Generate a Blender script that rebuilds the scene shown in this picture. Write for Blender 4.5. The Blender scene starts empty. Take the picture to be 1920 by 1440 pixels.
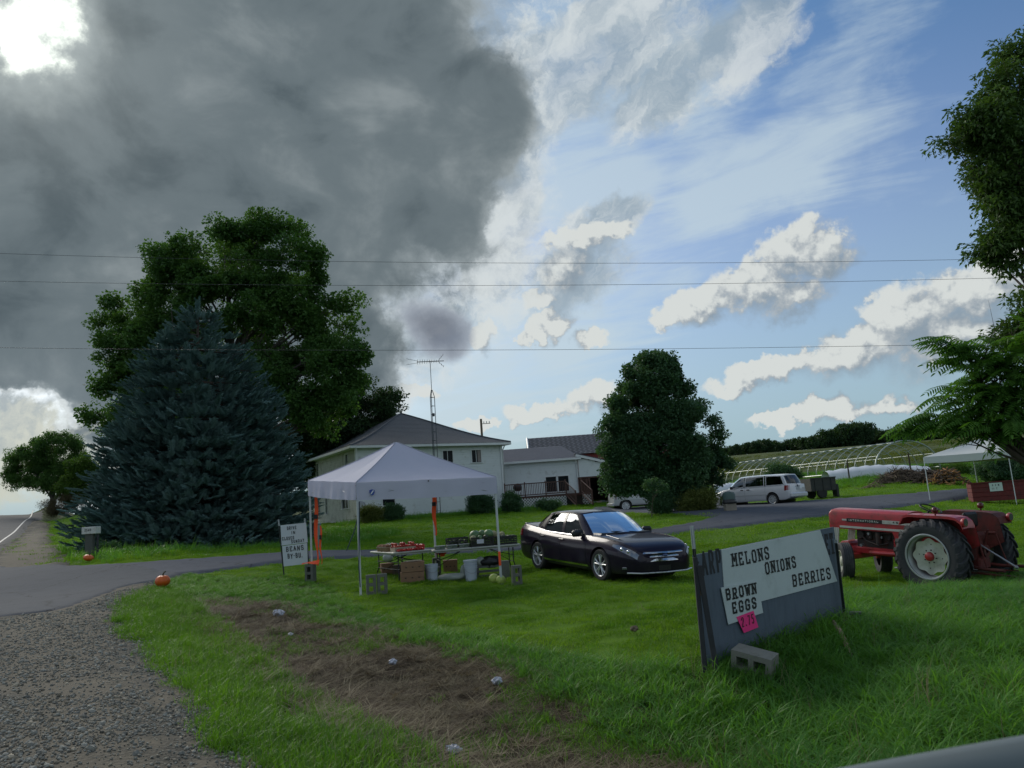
import bpy, math, random
import numpy as np
from mathutils import Vector, Matrix, Euler
R = math.radians
sc = bpy.context.scene
random.seed(7)
rng = np.random.default_rng(11)

# ---------------------------------------------------------------- camera
EYE = np.array((0.0, 0.0, 1.5))
FPX = 1440.0                                   # focal length in pixels of a 1920 wide picture
PITCH, ROLL = R(9.2), R(4.0)
_F = np.array((0, math.cos(PITCH), math.sin(PITCH)))
_U0 = np.array((0, -math.sin(PITCH), math.cos(PITCH)))
_R0 = np.array((1.0, 0, 0))
CR = _R0 * math.cos(ROLL) - _U0 * math.sin(ROLL)
CU = _U0 * math.cos(ROLL) + _R0 * math.sin(ROLL)
camd = bpy.data.cameras.new('camera')
cam = bpy.data.objects.new('camera', camd)
sc.collection.objects.link(cam)
cam.matrix_world = Matrix(((CR[0], CU[0], -_F[0], EYE[0]), (CR[1], CU[1], -_F[1], EYE[1]), (CR[2], CU[2], -_F[2], EYE[2]), (0, 0, 0, 1)))
camd.sensor_width = 36
camd.lens = 27
camd.clip_start = 0.05
camd.clip_end = 5000
camd.dof.use_dof = True
camd.dof.focus_distance = 15
camd.dof.aperture_fstop = 11
sc.camera = cam

def ray(px, py):
    d = _F + CR * ((px - 960) / FPX) + CU * ((720 - py) / FPX)
    return d / np.linalg.norm(d)

def proj(p):
    v = np.asarray(p, float) - EYE
    z = v @ _F
    return (960 + FPX * (v @ CR) / z, 720 - FPX * (v @ CU) / z)

# ---------------------------------------------------------------- exposure
sc.view_settings.view_transform = 'Standard'
sc.view_settings.look = 'None'
sc.view_settings.gamma = 1
sc.view_settings.exposure = 0.8
sc.view_settings.use_curve_mapping = False
sc.render.film_transparent = False
sc.cycles.max_bounces = 8
sc.cycles.transparent_max_bounces = 24
sc.cycles.diffuse_bounces = 3
sc.cycles.glossy_bounces = 3
sc.cycles.transmission_bounces = 6
sc.cycles.sample_clamp_indirect = 4
sc.cycles.use_denoising = True

# ---------------------------------------------------------------- node helper
class NT:
    def __init__(s, tree): s.t = tree
    def n(s, typ, **kw):
        nd = s.t.nodes.new(typ)
        for k, v in kw.items(): setattr(nd, k, v)
        return nd
    def put(s, sock, v):
        if v is None: return
        if isinstance(v, bpy.types.NodeSocket): s.t.links.new(v, sock)
        else:
            if sock.type == 'RGBA' and not hasattr(v, '__len__'): v = (v, v, v, 1)
            elif sock.type == 'RGBA' and len(v) == 3: v = (*v, 1)
            sock.default_value = v
    def m(s, op, a, b=None, c=None, clamp=False):
        nd = s.n('ShaderNodeMath', operation=op, use_clamp=clamp)
        s.put(nd.inputs[0], a); s.put(nd.inputs[1], b)
        if c is not None: s.put(nd.inputs[2], c)
        return nd.outputs[0]
    def v(s, op, a, b=None, c=None):
        nd = s.n('ShaderNodeVectorMath', operation=op)
        s.put(nd.inputs[0], a)
        if op == 'SCALE': s.put(nd.inputs['Scale'], b)
        else: s.put(nd.inputs[1], b)
        if c is not None: s.put(nd.inputs[2], c)
        return nd.outputs['Value'] if op in ('DOT_PRODUCT', 'LENGTH') else nd.outputs['Vector']
    def noise(s, vec, scale=1, detail=4, rough=.5, lac=2, dist=0, color=False, dims='3D'):
        nd = s.n('ShaderNodeTexNoise', noise_dimensions=dims)
        if vec is not None: s.t.links.new(vec, nd.inputs['Vector'])
        for k, v in (('Scale', scale), ('Detail', detail), ('Roughness', rough), ('Lacunarity', lac), ('Distortion', dist)): s.put(nd.inputs[k], v)
        return nd.outputs['Color' if color else 'Fac']
    def vor(s, vec, scale=1, feature='F1', out='Distance', rnd=1):
        nd = s.n('ShaderNodeTexVoronoi', feature=feature)
        if vec is not None: s.t.links.new(vec, nd.inputs['Vector'])
        nd.inputs['Scale'].default_value = scale; nd.inputs['Randomness'].default_value = rnd
        return nd.outputs[out]
    def mix(s, f, a, b, mode='MIX'):
        nd = s.n('ShaderNodeMix', data_type='RGBA', blend_type=mode)
        s.put(nd.inputs[0], f); s.put(nd.inputs[6], a); s.put(nd.inputs[7], b)
        return nd.outputs[2]
    def step(s, x, a, b, to0=0, to1=1):
        nd = s.n('ShaderNodeMapRange', interpolation_type='SMOOTHSTEP')
        s.put(nd.inputs[0], x); s.put(nd.inputs[1], a); s.put(nd.inputs[2], b); s.put(nd.inputs[3], to0); s.put(nd.inputs[4], to1)
        return nd.outputs[0]
    def lin(s, x, a, b, to0=0, to1=1):
        nd = s.n('ShaderNodeMapRange')
        s.put(nd.inputs[0], x); s.put(nd.inputs[1], a); s.put(nd.inputs[2], b); s.put(nd.inputs[3], to0); s.put(nd.inputs[4], to1)
        return nd.outputs[0]
    def attr(s, name, out='Fac'):
        nd = s.n('ShaderNodeAttribute', attribute_name=name); return nd.outputs[out]
    def obj(s): return s.n('ShaderNodeTexCoord').outputs['Object']
    def pos(s): return s.n('ShaderNodeNewGeometry').outputs['Position']
    def rnd(s): return s.n('ShaderNodeObjectInfo').outputs['Random']
# ---------------------------------------------------------------- sky
SUN_DIR = ray(48, 58)
SUN_EL = math.asin(SUN_DIR[2]); SUN_AZ = math.atan2(SUN_DIR[0], SUN_DIR[1])
world = bpy.data.worlds.new('World'); sc.world = world; world.use_nodes = True
world.node_tree.nodes.clear()
W = NT(world.node_tree)

def build_sky(W):
    d = W.v('NORMALIZE', W.n('ShaderNodeTexCoord').outputs['Generated'])
    sep = W.n('ShaderNodeSeparateXYZ'); W.t.links.new(d, sep.inputs[0])
    dx, dy, dz = sep.outputs
    # turbulence used to break up every cloud edge
    w1 = W.v('SCALE', W.v('SUBTRACT', W.noise(d, 5.5, 7, .56, color=True), (.5, .5, .5)), .17)
    w2 = W.v('SCALE', W.v('SUBTRACT', W.noise(d, 24, 5, .6, color=True), (.5, .5, .5)), .030)
    wd = W.v('ADD', W.v('ADD', d, w1), w2)            # strongly warped direction
    cd = W.v('ADD', d, W.v('SCALE', W.v('SUBTRACT', W.noise(d, 17, 7, .60, color=True), (.5, .5, .5)), .085))

    def blob(vec, px, py, rx, ry, ang=0, hard=0.0):
        """an elliptical patch of sky round the direction of (px, py); radii in degrees, 1 in the middle, 0 at the rim"""
        c = ray(px, py)
        e1 = np.cross(c, (0, 0, 1.0)); e1 /= np.linalg.norm(e1)
        e2 = np.cross(e1, c)
        a = R(ang)
        u = (e1 * math.cos(a) + e2 * math.sin(a)) / math.tan(R(rx))
        w = (-e1 * math.sin(a) + e2 * math.cos(a)) / math.tan(R(ry))
        q = W.v('SUBTRACT', vec, tuple(c))
        du = W.v('DOT_PRODUCT', q, tuple(u)); dw = W.v('DOT_PRODUCT', q, tuple(w))
        front = W.v('DOT_PRODUCT', vec, tuple(c))
        r2 = W.m('MULTIPLY_ADD', du, du, W.m('MULTIPLY', dw, dw))
        r2 = W.m('ADD', r2, W.m('MULTIPLY', W.m('LESS_THAN', front, 0.2), 9))
        return W.m('SUBTRACT', 1, W.m('SQRT', r2))
    def union(lst, k=.25):
        o = lst[0]
        for b in lst[1:]:
            o = W.m('SMOOTH_MAX', o, b, k)
        return o

    # --- clear air
    skyt = W.n('ShaderNodeTexSky', sky_type='NISHITA', sun_disc=False, sun_elevation=SUN_EL, sun_rotation=SUN_AZ, altitude=200, air_density=1.0, dust_density=1.6, ozone_density=1.6)
    clear = W.v('MULTIPLY', skyt.outputs[0], (.105, .110, .120))
    low = W.m('MULTIPLY', W.step(dz, .0, .42, 1, 0), W.step(dz, -.02, .16, 1.32, 1))
    air = W.mix(W.m('MULTIPLY', low, .75), clear, (.30, .45, .53))
    deep = W.mix(1.0, air, (.55, .83, .95), 'MULTIPLY')
    col = W.mix(W.step(dz, .28, .62), air, deep)

    # --- high thin veil with streaks
    plane = W.v('DIVIDE', d, W.v('ADD', W.n('ShaderNodeCombineXYZ').outputs[0], (1, 1, 1)))
    inv = W.m('DIVIDE', 1.0, W.m('ADD', W.m('MAXIMUM', dz, 0), .16))
    pc = W.n('ShaderNodeCombineXYZ')
    W.put(pc.inputs[0], W.m('MULTIPLY', dx, inv)); W.put(pc.inputs[1], W.m('MULTIPLY', dy, inv))
    pv = pc.outputs[0]
    rot = W.n('ShaderNodeVectorRotate', rotation_type='Z_AXIS'); W.put(rot.inputs['Vector'], pv); rot.inputs['Angle'].default_value = R(28)
    stretch = W.v('MULTIPLY', rot.outputs[0], (1.0, 2.6, 1))
    veil = W.noise(stretch, 1.5, 9, .62, dist=.5)
    veilmask = union([blob(wd, 1290, 150, 12, 8, -40), blob(wd, 1120, 420, 8, 9), blob(wd, 1420, 330, 11, 4, 22), blob(wd, 1040, 600, 7, 9), blob(wd, 860, 650, 8, 10), blob(wd, 1560, 150, 10, 4, 40)], .4)
    vf = W.step(W.m('ADD', veil, W.m('MULTIPLY', W.m('MAXIMUM', W.m('MINIMUM', veilmask, .7), -1.0), .36)), .46, .80)
    outf = W.step(dy, -.1, .35, 1, 0)
    vf = W.m('MAXIMUM', vf, W.m('MULTIPLY', outf, W.step(veil, .42, .62)))
    col = W.mix(W.m('MULTIPLY', vf, .72), col, (.54, .65, .71))

    # --- white fibrous patches torn off the big cloud
    cdg = ray(1300, 150); g1 = np.cross(cdg, (0, 0, 1.0)); g1 /= np.linalg.norm(g1); g2 = np.cross(g1, cdg); gu = g1 * math.cos(R(38)) + g2 * math.sin(R(38)); gw = -g1 * math.sin(R(38)) + g2 * math.cos(R(38))
    tv = W.n('ShaderNodeCombineXYZ'); W.put(tv.inputs[0], W.m('MULTIPLY', W.v('DOT_PRODUCT', cd, tuple(gu)), 5.0)); W.put(tv.inputs[1], W.m('MULTIPLY', W.v('DOT_PRODUCT', cd, tuple(gw)), 13.0))
    torn = W.noise(tv.outputs[0], 1.0, 9, .64, dist=.35)
    puff = W.m('ADD', W.m('MULTIPLY', W.noise(cd, 7, 9, .62), .6), W.m('MULTIPLY', torn, .4))
    pm = union([blob(wd, 1140, 80, 10, 5.5, 35), blob(wd, 1290, 130, 9, 4, 42), blob(wd, 1430, 40, 6, 4, 42), blob(wd, 1020, 130, 4, 6, 0), blob(wd, 950, 400, 3.6, 8, -20), blob(wd, 880, 440, 3, 3.5, 0), blob(wd, 1130, 445, 4.5, 1.7, 10), blob(wd, 1230, 215, 5, 2.6, 40), blob(wd, 1040, 520, 5, 4, 0)], .35)
    pf = W.step(W.m('ADD', W.m('MULTIPLY', W.m('MINIMUM', pm, .6), .42), puff), .53, .70)
    pcol = W.mix(W.step(torn, .38, .64), (.27, .35, .42), (.66, .70, .70))
    col = W.mix(W.m('MULTIPLY', pf, .80), col, pcol)

    # --- cumulus: solid white heads with grey undersides
    def heap_field(v, full=True):
        L = [(1500, 480, 3.6, 2.5, 0), (1425, 530, 4.0, 2.6, 10), (1310, 575, 3.9, 1.7, 15), (1480, 555, 3.8, 1.9, 5), (1550, 500, 2.2, 1.6, 0),
             (1700, 600, 4.4, 2.9, 16), (1610, 650, 5.4, 2.2, 14), (1460, 690, 4.4, 1.2, 10), (1860, 540, 4.8, 2.4, 14), (1790, 630, 5.5, 3.6, 6), (1560, 765, 4.6, .9, 6),
             (1030, 605, 2.3, 1.1, 12), (1095, 450, 4.4, 1.3, 6), (1060, 505, 2.4, 2.1, 60), (1010, 772, 3.2, .9, 0), (1115, 752, 2.2, 1.4, 0), (905, 628, 1.1, 1.4, 0)]
        if full: L += [(1250, 605, 1.7, 1.1, 0), (1390, 722, 3.2, .9, 6), (1450, 785, 2.6, .7, 4), (1680, 760, 2.6, .8, 0), (1105, 632, 1.7, .7, 0), (990, 630, 1.0, .8, 0), (760, 745, 2.0, .7, 0), (900, 795, 1.6, .5, 0), (1010, 560, 1.6, 1.0, 0)]
        return union([blob(v, *q) for q in L], .26)
    up_ = (-.010, .0, .022)
    off = W.v('ADD', cd, up_)
    cu = heap_field(cd); cum2 = heap_field(off, False)
    def bil(v, sc_):
        q = W.m('ABSOLUTE', W.m('SUBTRACT', W.noise(v, sc_, 6, .58), .5)); return W.m('SUBTRACT', 1, W.m('MULTIPLY', q, 2.6))
    rel = W.m('SUBTRACT', bil(d, 11), bil(W.v('ADD', d, (-.008, 0, .018)), 11))
    rel2 = W.m('SUBTRACT', bil(d, 26), bil(W.v('ADD', d, (-.004, 0, .009)), 26))
    cs = W.m('ADD', W.m('MULTIPLY', W.m('SUBTRACT', cu, cum2), .9), W.m('ADD', W.m('MULTIPLY', rel, 1.15), W.m('MULTIPLY', rel2, .65)))
    cs = W.m('ADD', cs, W.m('MULTIPLY', W.m('SUBTRACT', W.noise(cd, 7, 5, .55), .5), .5))
    lit = W.step(cs, -.42, .78)
    edge = W.m('ADD', cu, W.m('MULTIPLY', W.m('SUBTRACT', W.noise(d, 30, 7, .58), .5), .40))
    cuf = W.step(edge, .0, W.lin(lit, .15, .7, .80, .24))
    ccol = W.mix(W.step(lit, .0, .55), (.250, .310, .365), (.42, .46, .485)); ccol = W.mix(W.step(lit, .40, .85), ccol, (.67, .70, .68))
    col = W.mix(W.m('MULTIPLY', cuf, .96), col, ccol)

    # --- the heavy grey deck that covers the left half of the view
    mass = union([blob(wd, 300, 250, 23, 16, -8), blob(wd, 680, 70, 11, 9, -8), blob(wd, 850, 215, 7.6, 6.4, 10), blob(wd, 600, 430, 10.5, 8, 0), blob(wd, 830, 390, 4.2, 4.6, 0), blob(wd, 480, 300, 17, 12, 0), blob(wd, 100, 560, 20, 8.5, 0),
                  blob(wd, 430, 620, 10, 10, 0), blob(wd, 650, 600, 3.8, 6.0, 0), blob(wd, 600, 740, 5, 5, 0), blob(wd, -300, 200, 26, 20, 0), blob(wd, 200, -300, 26, 16, 0), blob(wd, 600, -160, 13, 9, 0), blob(wd, 60, 690, 12, 4.2, 0), blob(wd, 300, 800, 12, 6, 0)], .20)
    holes = union([blob(wd, 60, 800, 5.0, 2.2, 0), blob(wd, 30, 900, 8, 2.6, 0)], .3)
    mass = W.m('SUBTRACT', mass, W.m('MULTIPLY', W.m('MAXIMUM', holes, 0), 1.5))
    ragged = W.m('ADD', mass, W.m('MULTIPLY', W.m('SUBTRACT', W.noise(cd, 9, 8, .62), .5), .52))
    mf = W.step(ragged, -.06, .24)
    n1 = W.noise(d, 3.1, 8, .54, dist=.6)
    n2 = W.noise(W.v('MULTIPLY', d, (1, 1, 1.5)), 8.5, 8, .58, dist=.4)
    tone = W.m('ADD', W.m('MULTIPLY', n1, .60), W.m('MULTIPLY', n2, .40))
    body = W.mix(W.step(tone, .38, .51), (.082, .110, .126), (.142, .178, .196)); body = W.mix(W.step(tone, .50, .66), body, (.255, .295, .310))
    thin = W.step(ragged, .0, .42, 1, 0)                 # thin rims let the light through
    body = W.mix(W.m('MULTIPLY', thin, W.step(n2, .36, .60, .25, 1)), body, (.40, .45, .47))
    lowm = W.step(dz, .02, .30, 1, 0)
    body = W.mix(W.m('MULTIPLY', lowm, .45), body, (.20, .25, .29))
    col = W.mix(mf, col, body)
    band = W.m('MULTIPLY', W.step(ragged, -.16, .02), W.step(ragged, .22, .06))
    col = W.mix(W.m('MULTIPLY', W.m('MULTIPLY', band, W.step(W.noise(cd, 11, 8, .62), .43, .60)), .85), col, (.66, .71, .72))

    sg = blob(W.v('ADD', d, W.v('SCALE', w1, .5)), 812, 612, 2.6, 3.0, 40)
    sg = W.m('ADD', sg, W.m('MULTIPLY', W.m('SUBTRACT', W.noise(cd, 16, 7, .6), .5), .5))
    col = W.mix(W.m('MULTIPLY', W.step(sg, 0, .35), .88), col, W.mix(W.step(sg, .1, .75), (.34, .38, .44), (.150, .170, .215)))
    # --- low bright banks seen under the deck at the far left
    lo = W.step(W.m('ADD', W.noise(W.v('MULTIPLY', cd, (1, 1, 2.4)), 9, 8, .6), W.m('MULTIPLY', W.m('MAXIMUM', holes, -.2), .35)), .50, .68)
    lo = W.m('MULTIPLY', lo, W.step(holes, 0, .3))
    col = W.mix(W.m('MULTIPLY', lo, .85), col, W.mix(W.step(W.noise(cd, 14, 6, .6), .38, .62), (.30, .35, .37), (.58, .59, .50)))

    # --- generic broken cloud behind and above the picture, brightened to light the ground
    gen = W.step(W.noise(wd, 2.2, 8, .58), .47, .60)
    gcol = W.mix(W.noise(cd, 6, 7, .6), (.30, .34, .38), (.85, .90, .90))
    view = W.v('DOT_PRODUCT', d, tuple(ray(960, 560)))
    col = W.mix(W.m('MULTIPLY', gen, W.step(view, .45, .72, .85, 0)), col, gcol)

    # --- the sun burning through a thin place in the deck
    sd = W.v('DOT_PRODUCT', W.v('ADD', d, W.v('SCALE', w2, .15)), tuple(SUN_DIR))
    sd0 = W.v('DOT_PRODUCT', d, tuple(SUN_DIR))
    core = W.m('POWER', W.step(W.m('ADD', sd, W.m('MULTIPLY', W.m('SUBTRACT', W.noise(cd, 20, 6, .6), .5), .0007)), math.cos(R(3.4)), math.cos(R(.5))), 2.2)
    glow = W.m('POWER', W.m('MAXIMUM', W.lin(sd0, math.cos(R(15)), 1), 0), 3)
    halo = W.step(sd, math.cos(R(5.5)), math.cos(R(1.0)))
    col = W.v('ADD', col, W.v('SCALE', W.mix(0, (.10, .105, .10), 0), glow))
    col = W.v('ADD', col, W.v('SCALE', W.mix(0, (.16, .17, .16), 0), halo))
    col = W.v('ADD', col, W.v('SCALE', W.mix(0, (1.1, 1.15, 1.0), 0), core))

    # --- under the horizon: dull ground bounce
    col = W.mix(W.step(dz, -.06, -.01), (.06, .08, .05), col)
    return col

sky_col = build_sky(W)
bg = W.n('ShaderNodeBackground')
W.put(bg.inputs[0], W.v('SCALE', sky_col, 5.8))       # colours above are what the camera sees; strength below stays in the daylight range
bg.inputs[1].default_value = 0.1
wo = W.n('ShaderNodeOutputWorld'); W.t.links.new(bg.outputs[0], wo.inputs[0])
world.cycles.sampling_method = 'MANUAL'
world.cycles.sample_map_resolution = 512

sun = bpy.data.lights.new('sun', 'SUN')
sun.energy = 1.5; sun.angle = R(30); sun.color = (1, .95, .86)
suno = bpy.data.objects.new('sun', sun); sc.collection.objects.link(suno)
suno.rotation_euler = Vector(SUN_DIR).to_track_quat('Z', 'Y').to_euler()
# ---------------------------------------------------------------- object helpers
def tag(o, label=None, cat=None, group=None, kind=None):
    if label: o['label'] = label
    if cat: o['category'] = cat
    if group: o['group'] = group
    if kind: o['kind'] = kind
    return o

def link(o, parent=None):
    sc.collection.objects.link(o)
    if parent is not None: o.parent = parent
    return o

def empty(name, loc=(0, 0, 0), rz=0, label=None, cat=None, group=None, rot=None):
    o = bpy.data.objects.new(name, None); o.empty_display_size = .2
    o.location = loc; o.rotation_euler = rot if rot is not None else (0, 0, rz)
    link(o); return tag(o, label, cat, group)

def copy_tree(o, parent=None, loc=None, rz=None):
    c = o.copy(); sc.collection.objects.link(c)
    if parent is not None: c.parent = parent
    if loc is not None: c.location = loc
    if rz is not None: c.rotation_euler = (0, 0, rz)
    for ch in list(o.children): copy_tree(ch, c)
    return c

def V(*a): return np.array(a, float)
def unit(a):
    a = np.asarray(a, float); n = np.linalg.norm(a); return a / (n if n > 1e-12 else 1)
def frame(d):
    d = unit(d); a = V(0, 0, 1) if abs(d[2]) < .95 else V(0, 1, 0)
    x = unit(np.cross(a, d)); return x, np.cross(d, x), d
def rotz(a):
    c, s = math.cos(a), math.sin(a); return np.array(((c, -s, 0), (s, c, 0), (0, 0, 1.0)))
def eul(rx, ry, rz): return np.array(Euler((rx, ry, rz)).to_matrix())

class MB:
    """collects shapes; obj() links them as one mesh object"""
    def __init__(s): s.v = []; s.f = []; s.mi = []; s.cur = 0
    def add(s, vs, fs):
        b = len(s.v); s.v.extend([tuple(map(float, p)) for p in vs])
        for f in fs: s.f.append(tuple(i + b for i in f)); s.mi.append(s.cur)
        return s
    def box(s, c, size, rot=None, bev=0.0):
        hx, hy, hz = [k / 2 for k in size]; M = np.eye(3) if rot is None else np.asarray(rot); c = np.asarray(c, float)
        if bev <= 0:
            vs = [c + M @ V(x * hx, y * hy, z * hz) for x in (-1, 1) for y in (-1, 1) for z in (-1, 1)]
            return s.add(vs, [(0, 1, 3, 2), (4, 6, 7, 5), (0, 4, 5, 1), (2, 3, 7, 6), (0, 2, 6, 4), (1, 5, 7, 3)])
        b = min(bev, hx * .9, hy * .9, hz * .9); vs = []; idx = {}
        for x in (-1, 1):
            for y in (-1, 1):
                for z in (-1, 1):
                    for k in range(3):
                        h = [hx, hy, hz]; q = [x * (h[0] - b), y * (h[1] - b), z * (h[2] - b)]; q[k] = (x, y, z)[k] * h[k]
                        idx[(x, y, z, k)] = len(vs); vs.append(c + M @ V(*q))
        fs = []
        for k in range(3):
            for sg in (-1, 1):
                o = [i for i in range(3) if i != k]; loop = []
                for p, q in ((-1, -1), (1, -1), (1, 1), (-1, 1)):
                    t = [0, 0, 0]; t[k] = sg; t[o[0]] = p; t[o[1]] = q; loop.append(idx[(*t, k)])
                if (sg > 0) == (k == 1): loop.reverse()
                fs.append(loop)
        for k in range(3):
            o = [i for i in range(3) if i != k]
            for p in (-1, 1):
                for q in (-1, 1):
                    a = [0, 0, 0]; a[o[0]] = p; a[o[1]] = q; a[k] = -1; e = list(a); e[k] = 1
                    loop = [idx[(*a, o[0])], idx[(*e, o[0])], idx[(*e, o[1])], idx[(*a, o[1])]]
                    if (p * q > 0) == (k == 1): loop.reverse()
                    fs.append(loop)
        for x in (-1, 1):
            for y in (-1, 1):
                for z in (-1, 1):
                    t = [idx[(x, y, z, 0)], idx[(x, y, z, 1)], idx[(x, y, z, 2)]]
                    if x * y * z < 0: t.reverse()
                    fs.append(t)
        return s.add(vs, fs)
    def cyl(s, p0, p1, r0, r1=None, n=10, caps=True):
        r1 = r0 if r1 is None else r1; p0 = np.asarray(p0, float); p1 = np.asarray(p1, float); x, y, _ = frame(p1 - p0); vs = []
        for p, r in ((p0, r0), (p1, r1)):
            for i in range(n):
                a = 2 * math.pi * i / n; vs.append(p + r * (math.cos(a) * x + math.sin(a) * y))
        fs = [(i, (i + 1) % n, n + (i + 1) % n, n + i) for i in range(n)]
        if caps: fs += [tuple(range(n - 1, -1, -1)), tuple(range(n, 2 * n))]
        return s.add(vs, fs)
    def tube(s, pts, r, n=8, caps=True):
        pts = [np.asarray(p, float) for p in pts]; rs = r if hasattr(r, '__len__') else [r] * len(pts); vs = []; x = None
        for i, p in enumerate(pts):
            d = unit(pts[min(i + 1, len(pts) - 1)] - pts[max(i - 1, 0)])
            if x is None: x = frame(d)[0]
            x = unit(x - d * (x @ d)); y = np.cross(d, x)
            for k in range(n):
                a = 2 * math.pi * k / n; vs.append(p + rs[i] * (math.cos(a) * x + math.sin(a) * y))
        fs = []
        for i in range(len(pts) - 1):
            for k in range(n): fs.append((i * n + k, i * n + (k + 1) % n, (i + 1) * n + (k + 1) % n, (i + 1) * n + k))
        if caps: fs += [tuple(range(n - 1, -1, -1)), tuple(range((len(pts) - 1) * n, len(pts) * n))]
        return s.add(vs, fs)
    def lathe(s, prof, c=(0, 0, 0), axis=(0, 0, 1), n=24, caps=True):
        """prof: (radius, height) pairs along the axis"""
        x, y, z = frame(axis); c = np.asarray(c, float); vs = []
        for r, h in prof:
            for k in range(n):
                a = 2 * math.pi * k / n; vs.append(c + z * h + r * (math.cos(a) * x + math.sin(a) * y))
        fs = []
        for i in range(len(prof) - 1):
            for k in range(n): fs.append((i * n + k, i * n + (k + 1) % n, (i + 1) * n + (k + 1) % n, (i + 1) * n + k))
        if caps:
            if prof[0][0] > 1e-4: fs.append(tuple(range(n - 1, -1, -1)))
            if prof[-1][0] > 1e-4: fs.append(tuple(range((len(prof) - 1) * n, len(prof) * n)))
        return s.add(vs, fs)
    def sphere(s, c, r, nu=12, nv=8, sq=(1, 1, 1), fn=None):
        vs = []; c = np.asarray(c, float)
        for j in range(nv + 1):
            t = math.pi * j / nv
            for i in range(nu):
                a = 2 * math.pi * i / nu; d = V(math.sin(t) * math.cos(a), math.sin(t) * math.sin(a), math.cos(t)); k = fn(a, t) if fn else 1
                vs.append(c + d * r * k * np.array(sq))
        fs = [(j * nu + i, (j + 1) * nu + i, (j + 1) * nu + (i + 1) % nu, j * nu + (i + 1) % nu) for j in range(nv) for i in range(nu)]
        return s.add(vs, fs)
    def prism(s, poly, h0, h1, M=None, o=(0, 0, 0)):
        """poly in a plane (u, v), pushed from h0 to h1 along the third axis; M maps (u, v, w) to space"""
        M = np.eye(3) if M is None else M; o = np.asarray(o, float); n = len(poly)
        vs = [o + M @ V(u, v, h) for h in (h0, h1) for u, v in poly]
        return s.add(vs, [(i, (i + 1) % n, n + (i + 1) % n, n + i) for i in range(n)] + [tuple(range(n - 1, -1, -1)), tuple(range(n, 2 * n))])
    def grid(s, P):
        """P[i][j] points"""
        ni, nj = len(P), len(P[0]); vs = [p for row in P for p in row]
        return s.add(vs, [(i * nj + j, i * nj + j + 1, (i + 1) * nj + j + 1, (i + 1) * nj + j) for i in range(ni - 1) for j in range(nj - 1)])
    def mesh(s, name):
        me = bpy.data.meshes.new(name); me.from_pydata(s.v, [], s.f); me.update(); return me
    def obj(s, name, mat, parent=None, smooth=False, loc=None, rot=None, mats=None, recalc=True, angle=None):
        me = s.mesh(name)
        if recalc:
            import bmesh
            bm = bmesh.new(); bm.from_mesh(me); bmesh.ops.recalc_face_normals(bm, faces=bm.faces); bm.to_mesh(me); bm.free()
        if mats:
            for m in mats: me.materials.append(m)
            me.polygons.foreach_set('material_index', s.mi)
        elif mat is not None: me.materials.append(mat)
        if smooth:
            me.shade_smooth()
            if angle: me.set_sharp_from_angle(angle=R(angle))
        o = bpy.data.objects.new(name, me); link(o, parent)
        if loc is not None: o.location = loc
        if rot is not None: o.rotation_euler = rot
        return o

def share(name, me, parent, loc=(0, 0, 0), rot=(0, 0, 0), scale=None):
    o = bpy.data.objects.new(name, me); link(o, parent); o.location = loc; o.rotation_euler = rot
    if scale is not None: o.scale = scale
    return o

# ---------------------------------------------------------------- materials
def new_mat(name):
    m = bpy.data.materials.new(name); m.use_nodes = True; m.node_tree.nodes.clear(); T = NT(m.node_tree)
    out = T.n('ShaderNodeOutputMaterial'); return m, T, out
_mc = {}
def mat(name, col, rough=.6, metal=0, var=.12, scale=6, bump=0, bscale=40, coat=0, spec=.5, dirt=None, dirt_amt=.3, rndv=0, alpha=1, trans=0, grain=None):
    """painted or raw solid with slight colour and gloss variation, optional dirt blotches and bump"""
    if name in _mc: return _mc[name]
    m, T, out = new_mat(name); p = T.n('ShaderNodeBsdfPrincipled'); o = T.obj()
    if grain is not None: o = T.v('MULTIPLY', o, grain)
    n = T.noise(o, scale, 6, .6)
    c = T.mix(T.m('MULTIPLY', 1, n), tuple(k * (1 - var) for k in col), tuple(min(1, k * (1 + var)) for k in col))
    if dirt is not None:
        dn = T.step(T.noise(o, scale * .6 + 1.3, 8, .68), .62 - dirt_amt * .35, .74)
        c = T.mix(dn, c, dirt)
    if rndv:
        r = T.rnd(); c = T.mix(T.m('MULTIPLY', r, 1), T.v('SCALE', c, 1 - rndv), T.v('SCALE', c, 1 + rndv))
    T.put(p.inputs['Base Color'], c)
    T.put(p.inputs['Roughness'], T.lin(T.noise(o, scale * 2.3, 4), .3, .7, max(0, rough - .08), min(1, rough + .08)))
    p.inputs['Metallic'].default_value = metal; p.inputs['Coat Weight'].default_value = coat; p.inputs['Coat Roughness'].default_value = .04
    p.inputs['Specular IOR Level'].default_value = spec; p.inputs['Alpha'].default_value = alpha
    if bump:
        b = T.n('ShaderNodeBump'); b.inputs['Strength'].default_value = bump; b.inputs['Distance'].default_value = .01
        T.put(b.inputs['Height'], T.noise(o, bscale, 6, .65)); T.t.links.new(b.outputs[0], p.inputs['Normal'])
    T.t.links.new(p.outputs[0], out.inputs[0]); _mc[name] = m; return m

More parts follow.
